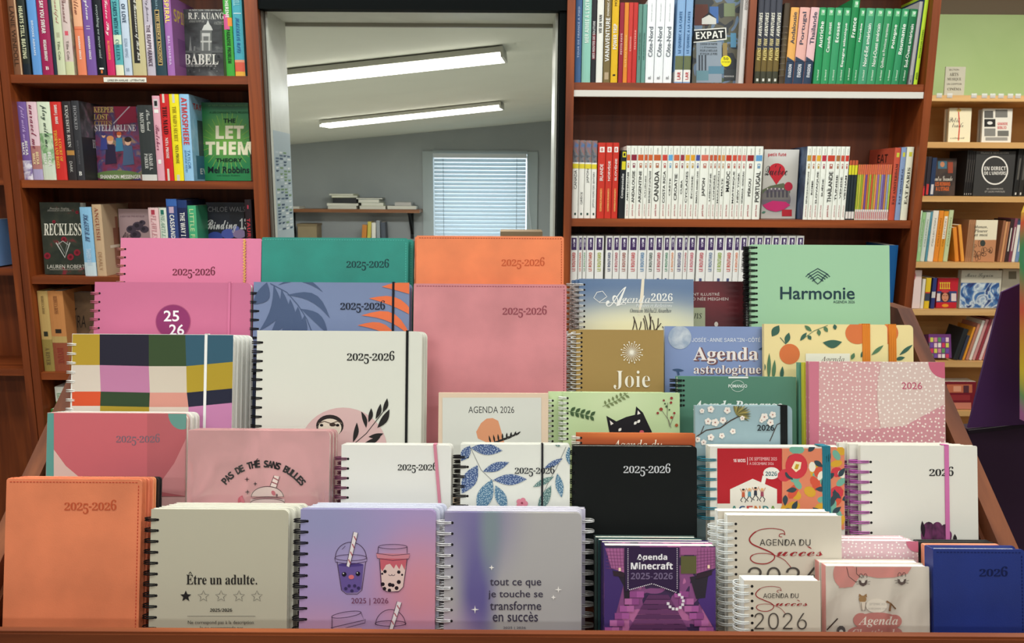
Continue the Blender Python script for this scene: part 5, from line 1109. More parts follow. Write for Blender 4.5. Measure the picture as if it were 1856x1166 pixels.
R1(1079.5, 1091.5, -12, (228, 228, 220), [('VIE DE VAN', 0.56, 0.76, (30, 30, 30), 'bold', 0.42)], (), 'white guide lettered VIE DE VAN')
R1(1092.5, 1105, -14, (120, 104, 66), [('VANAVENTURE', 0.24, 0.72, U, 'bold', 0.6), ('DOMINIC ARPIN', 0.74, 1.0, (230, 224, 206), 'bold', 0.3)], [(0.04, 0.12, (180, 160, 130), 0.2, 0.8)], 'olive brown guide lettered VANAVENTURE')
R1(1106, 1118.5, -12, (222, 178, 38), [('POWER TRIP', 0.38, 0.66, U, 'bold', 0.55), ('MONIA', 0.86, 1.0, (60, 50, 30), 'sans', 0.35)], [(0.08, 0.10, (40, 36, 30), 0.3, 0.7)], 'mustard yellow guide lettered POWER TRIP')
R1(1120, 1128, 5, (150, 42, 58), [('PETITS PAYS', 0.36, 0.62, (226, 190, 190), 'bold', 0.4)], (), 'short crimson guide beside the mustard one')
R1(1128.3, 1136, 5, (220, 136, 50), [('ILES DU MONDE', 0.2, 0.6, (236, 200, 130), 'bold', 0.35)], (), 'short orange guide between crimson and red ones')
R1(1136.3, 1144, 5, (200, 62, 56), [('CAMINO', 0.4, 0.58, (236, 180, 170), 'bold', 0.3)], (), 'short red guide touching the orange one')
R1(1144.3, 1152.5, 5, (192, 54, 50), [('SENTIERS', 0.42, 0.66, (236, 180, 170), 'bold', 0.3)], (), 'short red guide touching the first grey-teal one')
R1(1153, 1160.5, 8, (96, 138, 126), [('SUR LA ROUTE DES VINS', 0.3, 0.64, (40, 60, 56), 'sans', 0.35)], (), 'grey-teal guide touching the short red ones')
R1(1161, 1168.5, 8, (104, 150, 140), [('SUR LA ROUTE DU NORD', 0.3, 0.64, (40, 60, 56), 'sans', 0.35)], (), 'grey-teal guide touching the first Côte-Nord guide')
for i, (a, b) in enumerate(((1169, 1184), (1184.7, 1200.5), (1201, 1216.5))):
    R1(a, b, 0, (236, 240, 242), [('Côte-Nord', 0.32, 0.68, (104, 110, 120), 'sans~0.015', 0.52), ('ARTHUR LECLERC', 0.74, 0.96, (150, 150, 156), 'sans', 0.12), ('ml', 0.05, 0.09, (110, 110, 116), 'serif', 0.35, 0.5, 'flat')], (),
       'white Côte-Nord guide, ' + ('beside the grey-teal spines', 'middle one of three', 'beside the light blue spines')[i], group='white Côte-Nord guides')
for i, (a, b) in enumerate(((1222, 1236.5), (1237.5, 1250.5))):
    R1(a, b, -12, (132, 168, 208), [('LE QUEBEC A LA CARTE', 0.34, 0.8, (60, 104, 150), 'bold', 0.42), ('LAR', 0.045, 0.13, (186, 40, 50), 'bold', 0.42)], [(0.02, 0.155, (232, 230, 226)), (0.155, 0.31, (104, 112, 80))],
       'light blue guide with a white and red foot, ' + ('beside the Côte-Nord guides', 'beside the EXPAT cover')[i], group='light blue guides with red feet', side=('L', [('rect', 0, 1, 0, 1, (140, 176, 214)), ('rect', 0, 1, 0.02, 0.14, (226, 224, 220))]))
ex = mottled('travelphotos', [(0.3, (36, 40, 46)), (0.45, (84, 80, 66)), (0.55, (96, 116, 140)), (0.65, (70, 84, 56)), (0.75, (130, 126, 120))], 24, interp='CONSTANT', detail=1)
f = facebook(YB+0.04, 1254, 1335, -4, 148, ex, 'travel photo collage book lettered EXPAT with a yellow round sticker', zb=r1, t=0.02, lean=1)
f.rect(1257, 8, 1283, 46, (90, 52, 44)); f.rect(1286, 12, 1302, 42, (70, 104, 160)); f.rect(1312, 6, 1332, 30, (120, 130, 100)); f.poly([(1272, 44), (1272, 34), (1285, 24), (1298, 34), (1298, 44)], (206, 204, 196)); f.poly([(1270, 35), (1285, 22), (1300, 35), (1285, 27)], (40, 40, 44))
f.rect(1262, 76, 1308, 150, (140, 152, 164)); f.rect(1284, 120, 1312, 134, (90, 130, 150)); f.rect(1310, 78, 1318, 104, (150, 130, 80)); f.rect(1324, 60, 1334, 86, (90, 140, 170)); f.rect(1262, 128, 1284, 146, (104, 140, 150)); f.rect(1312, 126, 1335, 146, (60, 64, 66))
for x in (1266, 1271, 1277): f.rect(x, 100, x+3, 128, (70, 76, 84))
f.poly([(1254, 54), (1316, 50), (1317, 72), (1255, 78)], (226, 224, 216)); f.poly([(1256, 56), (1314, 52), (1315, 70), (1257, 76)], (28, 30, 32)); f.text('EXPAT', 'bold', 1261, 57, 1311, 70, (232, 230, 222), rot=-3)
for t_, y in (('CHOISIR DE PARTIR', 78), ("À L'ÉTRANGER,", 84), ('POUR LE MEILLEUR', 90), ('ET POUR LE PIRE', 96)): f.text(t_, 'bold', 1269, y, 1300, y+4, (36, 40, 44))
f.ell(1315.5, 111, 9.5, 10, (232, 220, 40), n=24); f.text('50', 'bold', 1311, 104, 1320, 109, (60, 60, 30)); f.text('témoignages', 'bold', 1308, 111, 1323, 114, (60, 60, 30)); f.text('PARFUM D\'ENCRE', 'sans', 1312, 137, 1330, 140, (210, 210, 206)); f.done()
R1(1338, 1347.5, -12, (206, 200, 196), [("L'USAGE DU VOYAGE", 0.4, 0.62, (150, 140, 140), 'serif', 0.25), ('EDITIONS MISE', 0.82, 0.98, (90, 80, 80), 'sans', 0.5)], (), 'pale grey book leaning at the shelf divider', lean=0.6, depth=0.15)
# second bay
for i in range(4):
    a = 1366.5+i*10.8
    R1(a, a+10.4, -14, (66, 68, 78), [('PLEINS', 0.26, 0.40, (226, 206, 130), 'boldit', 0.6), ('FEUX', 0.42, 0.50, (226, 210, 150), 'boldit', 0.6), ('AVENTURES', 0.52, 0.78, (232, 228, 212), 'boldit', 0.6)], [(0.0, 0.14, (66, 66, 52)), (0.14, 0.38, (110, 92, 50)), (0.03, 0.06, (206, 206, 196), 0.3, 0.7)],
       ('dark guide beside the shelf divider, gold and white lettering', 'second dark guide from the divider, gold and white lettering', 'third dark guide from the divider, gold and white lettering', 'dark guide beside the wire-bound book, gold and white lettering')[i], group='dark gold-lettered guides')
wb = R1(1411, 1421, 6, (74, 62, 48), (), [(0.1, 0.6, (92, 80, 58), 0.2, 0.8)], 'brown wire-bound book before the Andalousie guide', lean=1.0)
for i in range(9):
    P = [(0.004+0.007*math.cos(2*math.pi*j/12), -0.003+0.006*math.sin(2*math.pi*j/12), 0) for j in range(12)]
    m = MB(); m.tube(P, 0.0007, mat((170, 168, 164), 0.3, 0.8), 4, True); o = m.obj('binding_ring', wb); o.location = (0, 0, 0.02+i*0.0155)
def slant(c1, c2, H_=None): return c1
for i, (t_, a, b, c) in enumerate((('Andalousie', 1421.5, 1436, (226, 168, 92)), ('Portugal', 1436.5, 1454.5, (222, 170, 160)), ('Thaïlande', 1455, 1470, (222, 182, 184)))):
    rt = R1(a, b, 14, c, [(t_, 0.52 if i else 0.53, 0.94, (58, 66, 84), 'sans~0.008', 0.5), ('EVASION', 0.09, 0.26, (226, 228, 232), 'bold', 0.38)], [(0, 0.30, (46, 62, 84))], 'guide with navy foot lettered ' + ('Andalousie on ochre', 'Portugal on salmon pink', 'Thaïlande on pale pink')[i], lean=1.6+0.5*i)
    W_s = (pxx(b, 151)-pxx(a, 151))
    m = MB(); hh = rt.children[0].dimensions; Hs = max(v.co.z for v in rt.children[0].data.vertices)
    m.add([(0, -0.0028, 0.30*Hs), (W_s-0.0006, -0.0028, 0.30*Hs), (0, -0.0028, 0.36*Hs)], [(0, 1, 2)], mat((46, 62, 84))); m.obj('cover_print', rt)
GN = [('Autriche', 0.48, 0.82, 'bold'), ('Canada ouest', 0.42, 0.81, 'sans~0.012'), ('Écosse', 0.55, 0.81, 'bold'), ('Espagne atlantique', 0.23, 0.80, 'sans~0.012'), ('France', 0.55, 0.78, 'bold'), ('Norvège', 0.56, 0.80, 'sans~0.02'), ('Nord-Est américain', 0.24, 0.80, 'sans~0.012'),
      ('Nord-Ouest américain', 0.24, 0.80, 'sans~0.01'), ('Québec et Provinces maritimes', 0.22, 0.80, 'sans'), ('Pologne', 0.48, 0.79, 'bold'), ('Roumanie', 0.40, 0.80, 'bold'), ('Sud-Ouest américain', 0.23, 0.80, 'sans~0.008')]
gx = [1473.5, 1487, 1501, 1515, 1529, 1542.5, 1554, 1570, 1586, 1601, 1615, 1628.5, 1643]
for i, (t_, v0, v1, st) in enumerate(GN):
    gc = [(44, 140, 86), (52, 146, 92), (58, 148, 100), (50, 142, 92), (34, 128, 74), (44, 140, 86), (70, 150, 112), (60, 146, 100), (50, 138, 88), (44, 136, 84), (50, 138, 92), (30, 108, 66)][i]
    R1(gx[i], gx[i+1]-0.4, (14 if i != 4 else -3)+i*0.25, gc, [(t_, v0, v1, (236, 238, 230), st, 0.5 if st == 'bold' else 0.42), ('Le Routard', 0.05, 0.19, (206, 230, 206), 'boldit', 0.22), ('9', 0.925, 0.96, (236, 236, 230), 'bold', 0.3, 0.5, 'flat')],
       [(0.90, 0.972, (120, 190, 140), 0.25, 0.78)], 'green travel guide lettered ' + t_, lean=0.9+i*0.29)
R1(1646.5, 1653, 3, (164, 160, 160), (), [(0.0, 0.12, (150, 146, 146)), (0.03, 0.06, (60, 60, 62), 0.3, 0.5)], 'tall grey book leaning behind the last green guide', lean=2.7, depth=0.15, side=('L', [('rect', 0, 1, 0, 1, (170, 166, 166))]))
R1(1653.4, 1655.2, -4, (38, 56, 88), (), (), 'thin navy book between grey and lime ones', lean=2.7)
R1(1655.6, 1662.6, -10, (176, 206, 50), [('INTERCULTUREL', 0.3, 0.62, (90, 120, 30), 'bold', 0.4), ('AFNOR', 0.06, 0.14, (80, 100, 30), 'bold', 0.5)], (), 'lime green book against the outer side panel', lean=2.7)
# second shelf
def R2(x0, x1, yt, c, texts=(), bands=(), label='', **k): return book(B1, x0, x1, yt, 398, c, texts, bands, label, zb=r2_, rd=-1, **k)
PH = mottled('spinephotos', [(0.3, (60, 66, 80)), (0.45, (120, 124, 130)), (0.55, (150, 110, 100)), (0.68, (86, 116, 160))], 45)
for i, (a, b, t_, v0, hh) in enumerate(((1036, 1047, 'CANADA', 0.38, 0.62), (1047.5, 1057.5, 'GRÈCE', 0.18, 0.34), (1058, 1069.5, 'JAPON', 0.46, 0.64), (1070, 1079.5, 'JAPON HORS DES SENTIERS', 0.14, 0.6))):
    R2(a, b, 254+i*0.5, (238, 238, 230), [(t_, v0, hh, (70, 74, 80), 'sans', 0.45)], [(0.72, 1.0, PH), (0.64, 0.70, (226, 208, 60)), (0.04, 0.07, (50, 80, 70), 0.4, 0.7)], 'white guide with photo top and yellow band lettered ' + ('CANADA', 'GRÈCE', 'JAPON', 'JAPON HORS DES SENTIERS')[i])
for i, (a, b, t_, h0) in enumerate(((1081, 1094.5, 'IRLANDE', 0.72), (1095, 1107, 'NORVÈGE', 0.76), (1107.5, 1118.5, 'SLOVÉNIE', 0.79))):
    R2(a, b, 259, (204, 58, 46), [(t_, 0.50, h0, (240, 226, 220), 'sans~0.02', 0.45), ('LONELY PLANET', 0.10, 0.38, (240, 196, 120), 'sans~0.01', 0.22), ('o', 0.89, 0.93, (204, 58, 46), 'bold', 0.26, 0.5, 'flat')], [(0.875, 0.945, (240, 236, 230), 0.2, 0.85), (0.09, 0.40, (222, 120, 70), 0.36, 0.66)], 'red travel guide lettered ' + t_)
R2(1120, 1131, 273, (34, 38, 42), [('Compostelle', 0.30, 0.66, (226, 226, 222), 'bold', 0.5)], [(0.72, 0.84, (220, 208, 50), 0.2, 0.85), (0.90, 0.98, (220, 208, 50), 0.25, 0.85), (0.92, 0.96, (34, 38, 42), 0.4, 0.7)], 'black guide with yellow marks lettered Compostelle', lean=1)
wg = (240, 242, 232)
FT = [(1132, 1139.3, 'AMSTERDAM', (206, 104, 54), 0), (1139.6, 1151.4, 'ANDALOUSIE', (140, 40, 60), 0.35), (1151.7, 1163.5, 'ARGENTINE', (206, 96, 50), 0.4), (1163.8, 1170.4, 'ATHÈNES', (200, 90, 50), 0), (1170.7, 1179.4, 'BARCELONE ET LA CATALOGNE', (204, 100, 50), 0), (1179.8, 1194.8, 'CANADA', (196, 96, 50), 0.5),
      (1195.5, 1206, 'COSTA RICA', (206, 70, 60), 0.38), (1206.4, 1215.3, 'CRÈTE', (100, 170, 220), 0.1), (1215.8, 1227.6, 'CROATIE', (206, 104, 66), 0.2), (1228, 1236.3, 'CUBA', (150, 50, 70), 0.1), (1236.6, 1245.9, 'CYCLADES', (224, 168, 50), 0.25), (1246.2, 1255.2, 'ÉCOSSE', (224, 160, 40), 0.2), (1255.6, 1264.2, 'ÉMIRATS ARABES UNIS', (70, 80, 160), 0.4),
      (1264.6, 1280, 'JAPON', (214, 110, 90), 0.15), (1280.4, 1287, 'LISBONNE', (190, 90, 60), 0.1), (1287.3, 1294.5, 'LONDRES', (196, 84, 56), 0.1), (1295.2, 1301.2, 'MARRAKECH', (206, 110, 50), 0.3), (1301.6, 1308.8, 'MALTE', (210, 150, 90), 0.1), (1309.2, 1320.9, 'MAROC', (196, 60, 40), 0.2), (1321.2, 1330, 'MARTINIQUE', (206, 80, 60), 0.2), (1330.4, 1338, 'NEW YORK', (206, 96, 80), 0.2),
      (1338.3, 1346.4, 'NICARAGUA - HONDURAS', (220, 120, 110), 0.4), (1347, 1361, 'PÉROU', (150, 40, 40), 0.1), (1362, 1376, 'PORTUGAL', (96, 156, 206), 0.4),
      (1454.5, 1463, 'RÉPUBLIQUE DOMINICAINE', (190, 150, 60), 0.4), (1463.4, 1471, 'ROME', (206, 100, 60), 0.1), (1471.4, 1480.6, 'SLOVAQUIE', (224, 170, 50), 0.3), (1481, 1490.2, 'SUÈDE', (190, 50, 70), 0.1), (1490.6, 1506, 'THAÏLANDE', (200, 70, 50), 0.42), (1506.4, 1514.8, 'TUNISIE', (170, 110, 60), 0.15), (1515.2, 1522.6, 'VENISE', (200, 80, 60), 0.15), (1523, 1530.6, 'VIETNAM', (206, 60, 50), 0.1)]
for i, (a, b, t_, qc, lw) in enumerate(FT):
    Ln = min(0.44, 0.055*len(t_)*(0.8+lw*0.7)); big = t_ in ('CANADA', 'PORTUGAL', 'MAROC', 'THAÏLANDE')
    if big: Ln = 0.42 if t_ != 'MAROC' else 0.28
    vc = 0.45; v1_ = 0.66 if big else 0.44+Ln/2
    R2(a, b, 264.5+i*0.05, wg, [(t_, v1_-Ln, v1_, (48, 50, 50), 'sans~0.015', 0.58 if big else 0.44), ('petit futé', 0.04, 0.20, (170, 40, 60), 'bold', 0.26), ('GUIDE', 0.89, 0.97, (90, 90, 86), 'sans', 0.14)],
       [(0.80, 0.88, qc, 0.08, 0.92), (0.70, 0.765, tuple(int(q*0.6+60) for q in qc), 0.32, 0.7), (0.735, 0.755, wg, 0.42, 0.6)], 'white travel guide with a coloured square lettered ' + t_, rough=0.5,
       side=('L', [('rect', 0, 1, 0, 1, mottled('cityblue', [(0.4, (40, 60, 90)), (0.6, (90, 110, 140))], 20))]) if t_.startswith('RÉP') else None)
f = facebook(YB+0.055, 1379, 1441, 271, 398, blobs('qc', (196, 192, 184), [(0.5, 1, 0.8, 0.3, (214, 212, 208), 0.9), (0.5, 0.25, 0.9, 0.3, (150, 146, 150), 0.9)], 0.35), 'pale travel guide face out with a red map pin lettered Québec', zb=r2_, t=0.02, lean=1)
f.text('petit futé', 'bold', 1392, 277, 1425, 285, (190, 40, 60)); f.ell(1408, 310, 15, 14, (196, 44, 56), n=22); f.poly([(1394, 315), (1422, 315), (1407, 335)], (196, 44, 56)); f.text('Québec', 'script', 1386, 299, 1427, 318, (40, 36, 40))
f.poly([(1380, 345), (1396, 337), (1420, 332), (1432, 345), (1432, 350), (1380, 352)], (96, 104, 80)); f.ell(1406, 362, 27, 22, (110, 100, 110), n=26); f.poly([(1384, 350), (1430, 346), (1432, 362), (1380, 362)], (120, 116, 112))
for i in range(6): f.rect(1389+i*7, 343+i % 2*2, 1393+i*7, 358, (80, 76, 84)); f.rect(1390+i*7, 341, 1392+i*7, 344, (206, 200, 190))
f.poly([(1382, 372), (1400, 364), (1424, 366), (1432, 372), (1420, 380), (1406, 384), (1390, 380)], (196, 50, 110)); f.ell(1429, 338, 7.5, 8, (180, 44, 66)); f.rect(1417, 380, 1435, 392, (180, 44, 56)); f.leaf(1380, 386, 1388, 384, 4, (80, 130, 110)); f.done()
for i in range(3): R2(1531.5+i*5.3, 1536.4+i*5.3, 291, (44, 54, 58), (), [(0.76, 0.92, (222, 214, 50)), (0.92, 1.0, (190, 90, 60)), (0.02, 0.14, (226, 220, 214))], ('narrow black guide with yellow band touching the white guides', 'middle narrow black guide with yellow band', 'narrow black guide with yellow band touching the pocket guides')[i], group='narrow black guides')
pal2 = [(170, 180, 60), (196, 190, 70), (150, 170, 60), (220, 150, 70), (120, 80, 150), (200, 120, 60), (160, 180, 70), (206, 90, 60), (170, 160, 70), (226, 150, 80), (150, 110, 170), (190, 170, 80), (140, 130, 180), (120, 90, 150), (200, 140, 80), (150, 160, 190), (170, 190, 80)]
wds = ['beside the narrow black guides', 'second', 'third', 'fourth', 'fifth', 'sixth', 'seventh', 'eighth', 'ninth', 'tenth', 'eleventh', 'twelfth', 'thirteenth', 'fourteenth', 'fifteenth', 'sixteenth', 'touching EAT AMSTERDAM']
for i in range(17):
    R2(1548+i*3.58, 1551.4+i*3.58, 298.5, pal2[i], (), [(0.82, 1.0, (214, 110, 76)), (0.0, 0.19, (228, 218, 212)), (0.02, 0.15, (190, 60, 70), 0.3, 0.7)], 'slim pocket guide with orange head and white foot, ' + (wds[i] if i in (0, 16) else wds[i] + ' from the narrow black guides'), group='slim pocket guides')
for i, (a, b, t_, c) in enumerate(((1609.5, 1620.5, 'EAT AMSTERDAM', (196, 84, 62)), (1621, 1630.5, 'EAT MONTRÉAL', (134, 154, 190)), (1631, 1643.5, 'EAT PARIS', (224, 222, 200)))):
    R2(a, b, 268-i*0.7, c, [(t_, 0.22, 0.78 if i == 0 else 0.72, (90, 50, 50) if i == 0 else (50, 60, 90) if i == 1 else (70, 70, 60), 'serif', 0.42)], [(0.87, 0.93, (200, 196, 70), 0.3, 0.75)], 'cookery guide lettered ' + t_, depth=0.15,
       side=('L', [('text', 'EAT', 0.35, 0.75, 0.80, 0.92, (70, 34, 30), 'bold')]) if i == 0 else None, lean=0.6)
# third shelf: white guides with coloured lettering
ed = [1033, 1046.8, 1047.6, 1055.2, 1056, 1062.2, 1062.8, 1076.7, 1078, 1093.7, 1097.6, 1110, 1110.8, 1122.5, 1123.3, 1137.6, 1138.9, 1155.4, 1156.2, 1171.4, 1172.2, 1185.7, 1186.5, 1200.7, 1202, 1213, 1213.6, 1222.7, 1223.5, 1237.8, 1238.4, 1245.6, 1246.3, 1260, 1262.5, 1279, 1279.8, 1294.3, 1295.2, 1311.9, 1312.6, 1328.4, 1329.2, 1339.4, 1340, 1353,
      1354.5, 1368, 1369, 1381, 1382.6, 1396, 1397.5, 1411, 1412, 1425.5, 1426.5, 1440, 1441.5, 1455]
cn = [('red', (200, 60, 60)), ('coral', (214, 100, 80)), ('green', (70, 150, 90)), ('brick', (196, 80, 56)), ('lime', (170, 180, 50)), ('navy', (60, 76, 120)), ('crimson', (180, 50, 80)), ('rust', (170, 90, 80)), ('scarlet', (206, 60, 70)), ('blue', (60, 130, 180)), ('dark green', (60, 90, 80)), ('cherry', (190, 50, 70)),
      ('emerald', (50, 140, 100)), ('orange', (226, 130, 50)), ('indigo', (80, 70, 130)), ('ruby', (180, 40, 60)), ('rose', (206, 80, 110)), ('red', (200, 60, 80)), ('slate blue', (90, 120, 160)), ('lime', (150, 180, 50)), ('red', (206, 60, 50)), ('orange', (230, 120, 60)), ('grey', (120, 120, 120))]
ow = ['first', 'second', 'third', 'fourth', 'fifth', 'sixth', 'seventh', 'eighth', 'ninth', 'tenth', 'eleventh', 'twelfth', 'thirteenth', 'fourteenth', 'fifteenth', 'sixteenth', 'seventeenth', 'eighteenth', 'nineteenth', 'twentieth', 'twenty-first', 'twenty-second', 'twenty-third', 'twenty-fourth', 'twenty-fifth', 'twenty-sixth', 'twenty-seventh', 'twenty-eighth', 'twenty-ninth', 'last']
for i in range(30):
    a, b = ed[2*i], ed[2*i+1]; nm, c = cn[i] if i < len(cn) else ('hidden', (150, 60, 60))
    lb = ('purple-headed white guide, %s lettering, %s in its row above the sky planner' % (nm, ow[i])) if i < len(cn) else 'white purple-headed guide behind the Harmonie planner, %s in its row' % ow[i]
    book(B1, a, b, 428, 640, (240, 240, 236), [('LE ROUTARD', 0.70, 0.86, c, 'bold', 0.42), ('wt', 0.905, 0.95, (206, 196, 220), 'bold', 0.3)], [(0.88, 0.985, (72, 52, 98), 0.15 if b-a > 10 else 0.2, 0.85), (0.95, 0.972, (236, 236, 240), 0.4, 0.62)] + ([(0.58, 0.64, (80, 90, 130), 0.35, 0.65)] if i in (11, 12, 17, 20, 19) else []),
         lb, zb=r3, rd=-1, refy=470, rough=0.5, group='white guides with purple heads')
book(B1, 1608, 1628, 445, 640, (24, 84, 140), (), (), label='deep blue book past the Harmonie planner in the row of purple-headed guides', zb=r3, refy=450)
# ---------------- wall with the office window opening
WG = mat((150, 148, 140), 0.6)
ox0, ox1 = rx1+0.010, pxx(1008, 100, 2.153); oz1 = pz(19, 2.153, 745); oz0 = 0.95
def struct(name, mb): o = mb.obj(name); return tag(o, kind='structure')
YW0, YW1 = 2.153, 2.318
m = MB(); m.box(ox0-2.0, ox0-0.0045, YB+DP+0.0115, YB+DP+0.03, 0, 2.7, WG); struct('wall_left_of_opening', m)
m = MB(); m.box(ox1+0.0045, sx1, YB+DP+0.0115, YB+DP+0.03, 0, 2.7, WG); struct('wall_right_of_opening', m)
m = MB(); m.box(ox0-0.004, ox1+0.004, YB+DP+0.0115, YB+DP+0.03, 0, oz0, WG); m.box(ox0-0.004, ox1+0.004, YB+DP+0.0115, YB+DP+0.03, oz1+0.03, 2.7, WG); struct('wall_back', m)
FR = mottled('painted_frame', [(0.3, (196, 198, 186)), (0.7, (208, 210, 198))], 14, rough=0.38)
wf = MB(); jt = 0.006
wf.box(ox0-0.004, ox0+jt-0.004, YW0, YW1, oz0, oz1+0.0, FR); struct('trim_1', wf)
wf = MB(); wf.box(ox1-jt+0.004, ox1+0.004, YW0, YW1, oz0, oz1, FR); struct('trim_2', wf)
wf = MB(); wf.box(ox0-0.004, ox1+0.004, YW0, YW1, oz1, oz1+0.006, FR); struct('trim_3', wf)
wf = MB(); wf.box(ox0-0.004, ox1+0.004, YW0, YW1, oz0-0.01, oz0, FR); struct('trim_4', wf)
DG = mat((8, 12, 12), 0.7, 0, 0.08)
m = MB(); m.box(rx1+0.001, qx0-0.001, YB-0.004, YB+0.03, pz(18, YB, 745), 2.45, DG); struct('trim_5', m)
m = MB(); m.box(pxx(1012, 200, YB), qx0-0.001, YB+0.002, YB+0.022, 0.95, pz(18, YB, 745)-0.001, DG); struct('trim_6', m)
m = MB(); m.box(rx1+0.001, pxx(481, 200, YB), YB+0.012, YB+0.03, 0.95, pz(18, YB, 745)-0.001, mat((110, 100, 90), 0.3, 0.3)); struct('trim_7', m)
# inner casing of the opening
m = MB(); m.box(ox0-0.004, ox1+0.004, YW1+0.0005, YW1+0.012, pz(50, YW1+0.01, 760), oz1+0.02, mat((168, 168, 156), 0.3)); struct('trim_10', m)
# poster on the jamb (frame is a face whose normal is +x)
JM = Matrix.Translation((ox0+jt-0.0035, YW0+0.002, 0)) @ Matrix.Rotation(math.pi/2, 4, 'Z')
po = MB(); Fj = Face(JM, 1, 3)
ps = [Fj.uv(478, 434), Fj.uv(522, 434), Fj.uv(520, 252), Fj.uv(478, 228)]
u1_ = 0.158; z0_, z1_ = pz(434, 2.25, 500), pz(240, 2.25, 500)
po.box(0.0, u1_, -0.001, 0, z0_, z1_, mat((176, 190, 196), 0.3)); pr = po.obj('poster'); pr.matrix_world = JM; tag(pr, 'blue-grey printed poster with columns of small text on the window jamb', 'poster')
pp = MB(); rn = random.Random(5)
for c_ in range(4):
    for r_ in range(26):
        if rn.random() < 0.25: continue
        x = 0.008+c_*0.037; z = z1_-0.06-r_*0.0085
        if z < z0_: break
        pp.flat([(x, z), (x+rn.uniform(0.012, 0.032), z), (x+0.03, z+0.005), (x, z+0.005)], -0.0014, mat(rn.choice([(90, 110, 130), (226, 230, 230), (120, 150, 110), (60, 80, 104), (200, 210, 216)])))
pp.obj('poster_print', pr)
# ---------------- office beyond
YO = 7.4
def cz_(x): return 0.50*YO/6.6+CZ+0.095*x + 0.0
OWL = mottled('office_wall', [(0.3, (158, 164, 164)), (0.7, (164, 170, 170))], 3, rough=0.8)
OCL = mottled('office_ceiling', [(0.3, (220, 222, 208)), (0.7, (224, 226, 212))], 3, rough=0.8)
def quadwall(name, P, mm, th):
    m = MB(); n = len(P); th = Vector(th)
    m.add(list(P) + [tuple(Vector(p)+th) for p in P], [tuple(range(n)), tuple(range(2*n-1, n-1, -1))] + [(i, (i+1) % n, (i+1) % n+n, i+n) for i in range(n)], mm); return struct(name, m)
xo0, xo1 = -3.6, 0.85
# far wall with the window hole
wx0, wx1 = onY(786, 350, YO).x, onY(955, 350, YO).x; wz1 = onY(870, 279, YO).z; wz0 = wz1-1.25
pc_ = lambda x: cz_(x)+0.05
quadwall('wall_office_far', [(xo0, YO, 0), (wx0, YO, 0), (wx0, YO, pc_(wx0)), (xo0, YO, pc_(xo0))], OWL, (0, 0.1, 0))
quadwall('wall_office_far', [(wx1, YO, 0), (xo1, YO, 0), (xo1, YO, pc_(xo1)), (wx1, YO, pc_(wx1))], OWL, (0, 0.1, 0))
quadwall('wall_office_far', [(wx0, YO, wz1), (wx1, YO, wz1), (wx1, YO, pc_(wx1)), (wx0, YO, pc_(wx0))], OWL, (0, 0.1, 0))
quadwall('wall_office_far', [(wx0, YO, 0), (wx1, YO, 0), (wx1, YO, wz0), (wx0, YO, wz0)], OWL, (0, 0.1, 0))
quadwall('wall_office_left', [(xo0, 2.44, 0), (xo0, YO, 0), (xo0, YO, cz_(xo0)), (xo0, 2.44, cz_(xo0))], OWL, (-0.1, 0, 0))
quadwall('wall_office_right', [(xo1, 2.44, 0), (xo1, YO, 0), (xo1, YO, cz_(xo1)), (xo1, 2.44, cz_(xo1))], OWL, (0.1, 0, 0))
quadwall('ceiling_office', [(xo0, 2.44, cz_(xo0)), (xo1, 2.44, cz_(xo1)), (xo1, YO, cz_(xo1)), (xo0, YO, cz_(xo0))], OCL, (0, 0, 0.08))
m = MB(); m.box(xo0, xo1, 2.44, YO, -0.05, 0, mat((206, 202, 190), 0.6)); struct('floor_office', m)
# ceiling strip lamps
def strip(x0, y0, x1, y1, label, wd):
    P = []
    for (px, py) in ((x0, y0), (x1, y1)):
        d = ray(px, py); t = (cz_(0)-0.035-CZ)/(d.z-0.095*d.x); P.append(Vector((0, 0, CZ))+d*t)
    a, b = P; dx = b-a; L_ = dx.length; X = dx.normalized(); Z = Vector((-0.095, 0, 1)).normalized(); Yv = Z.cross(X).normalized(); Z = X.cross(Yv)
    M = Matrix(((X.x, Yv.x, Z.x, a.x), (X.y, Yv.y, Z.y, a.y), (X.z, Yv.z, Z.z, a.z), (0, 0, 0, 1)))
    r = empty('ceiling_lamp', M, label, 'lamp')
    m = MB(); m.box(0, L_, -wd/2, wd/2, 0.008, 0.03, mat((196, 196, 186), 0.5)); m.obj('housing', r)
    m = MB(); m.box(0.01, L_-0.01, -wd/2+0.01, wd/2-0.01, -0.012, 0.0075, emit((255, 252, 240), 7)); m.obj('diffuser', r)
    for u in (0.25, 0.66):
        m = MB(); m.box(L_*u-0.02, L_*u+0.02, wd/2, wd/2+0.006, 0.02, 0.034, mat((160, 158, 150))); m.obj('clip', r)
    for u in (0.0, L_-0.012):
        m = MB(); m.box(u, u+0.012, -wd/2-0.002, wd/2+0.002, -0.012, 0.03, mat((200, 200, 190), 0.5)); m.obj('end_cap', r)
strip(480, 150, 916, 103, 'long glowing strip lamp nearer the opening on the sloped office ceiling', 0.17)
strip(588, 228, 911, 194, 'shorter-looking glowing strip lamp further back on the sloped office ceiling', 0.17)
for (x, y, e_) in ((-0.9, 3.6, 36), (-0.9, 5.4, 36)): area('office_lamp_light', (x, y, 1.90), 1.4, 0.2, e_, (0.96, 1, 0.99))
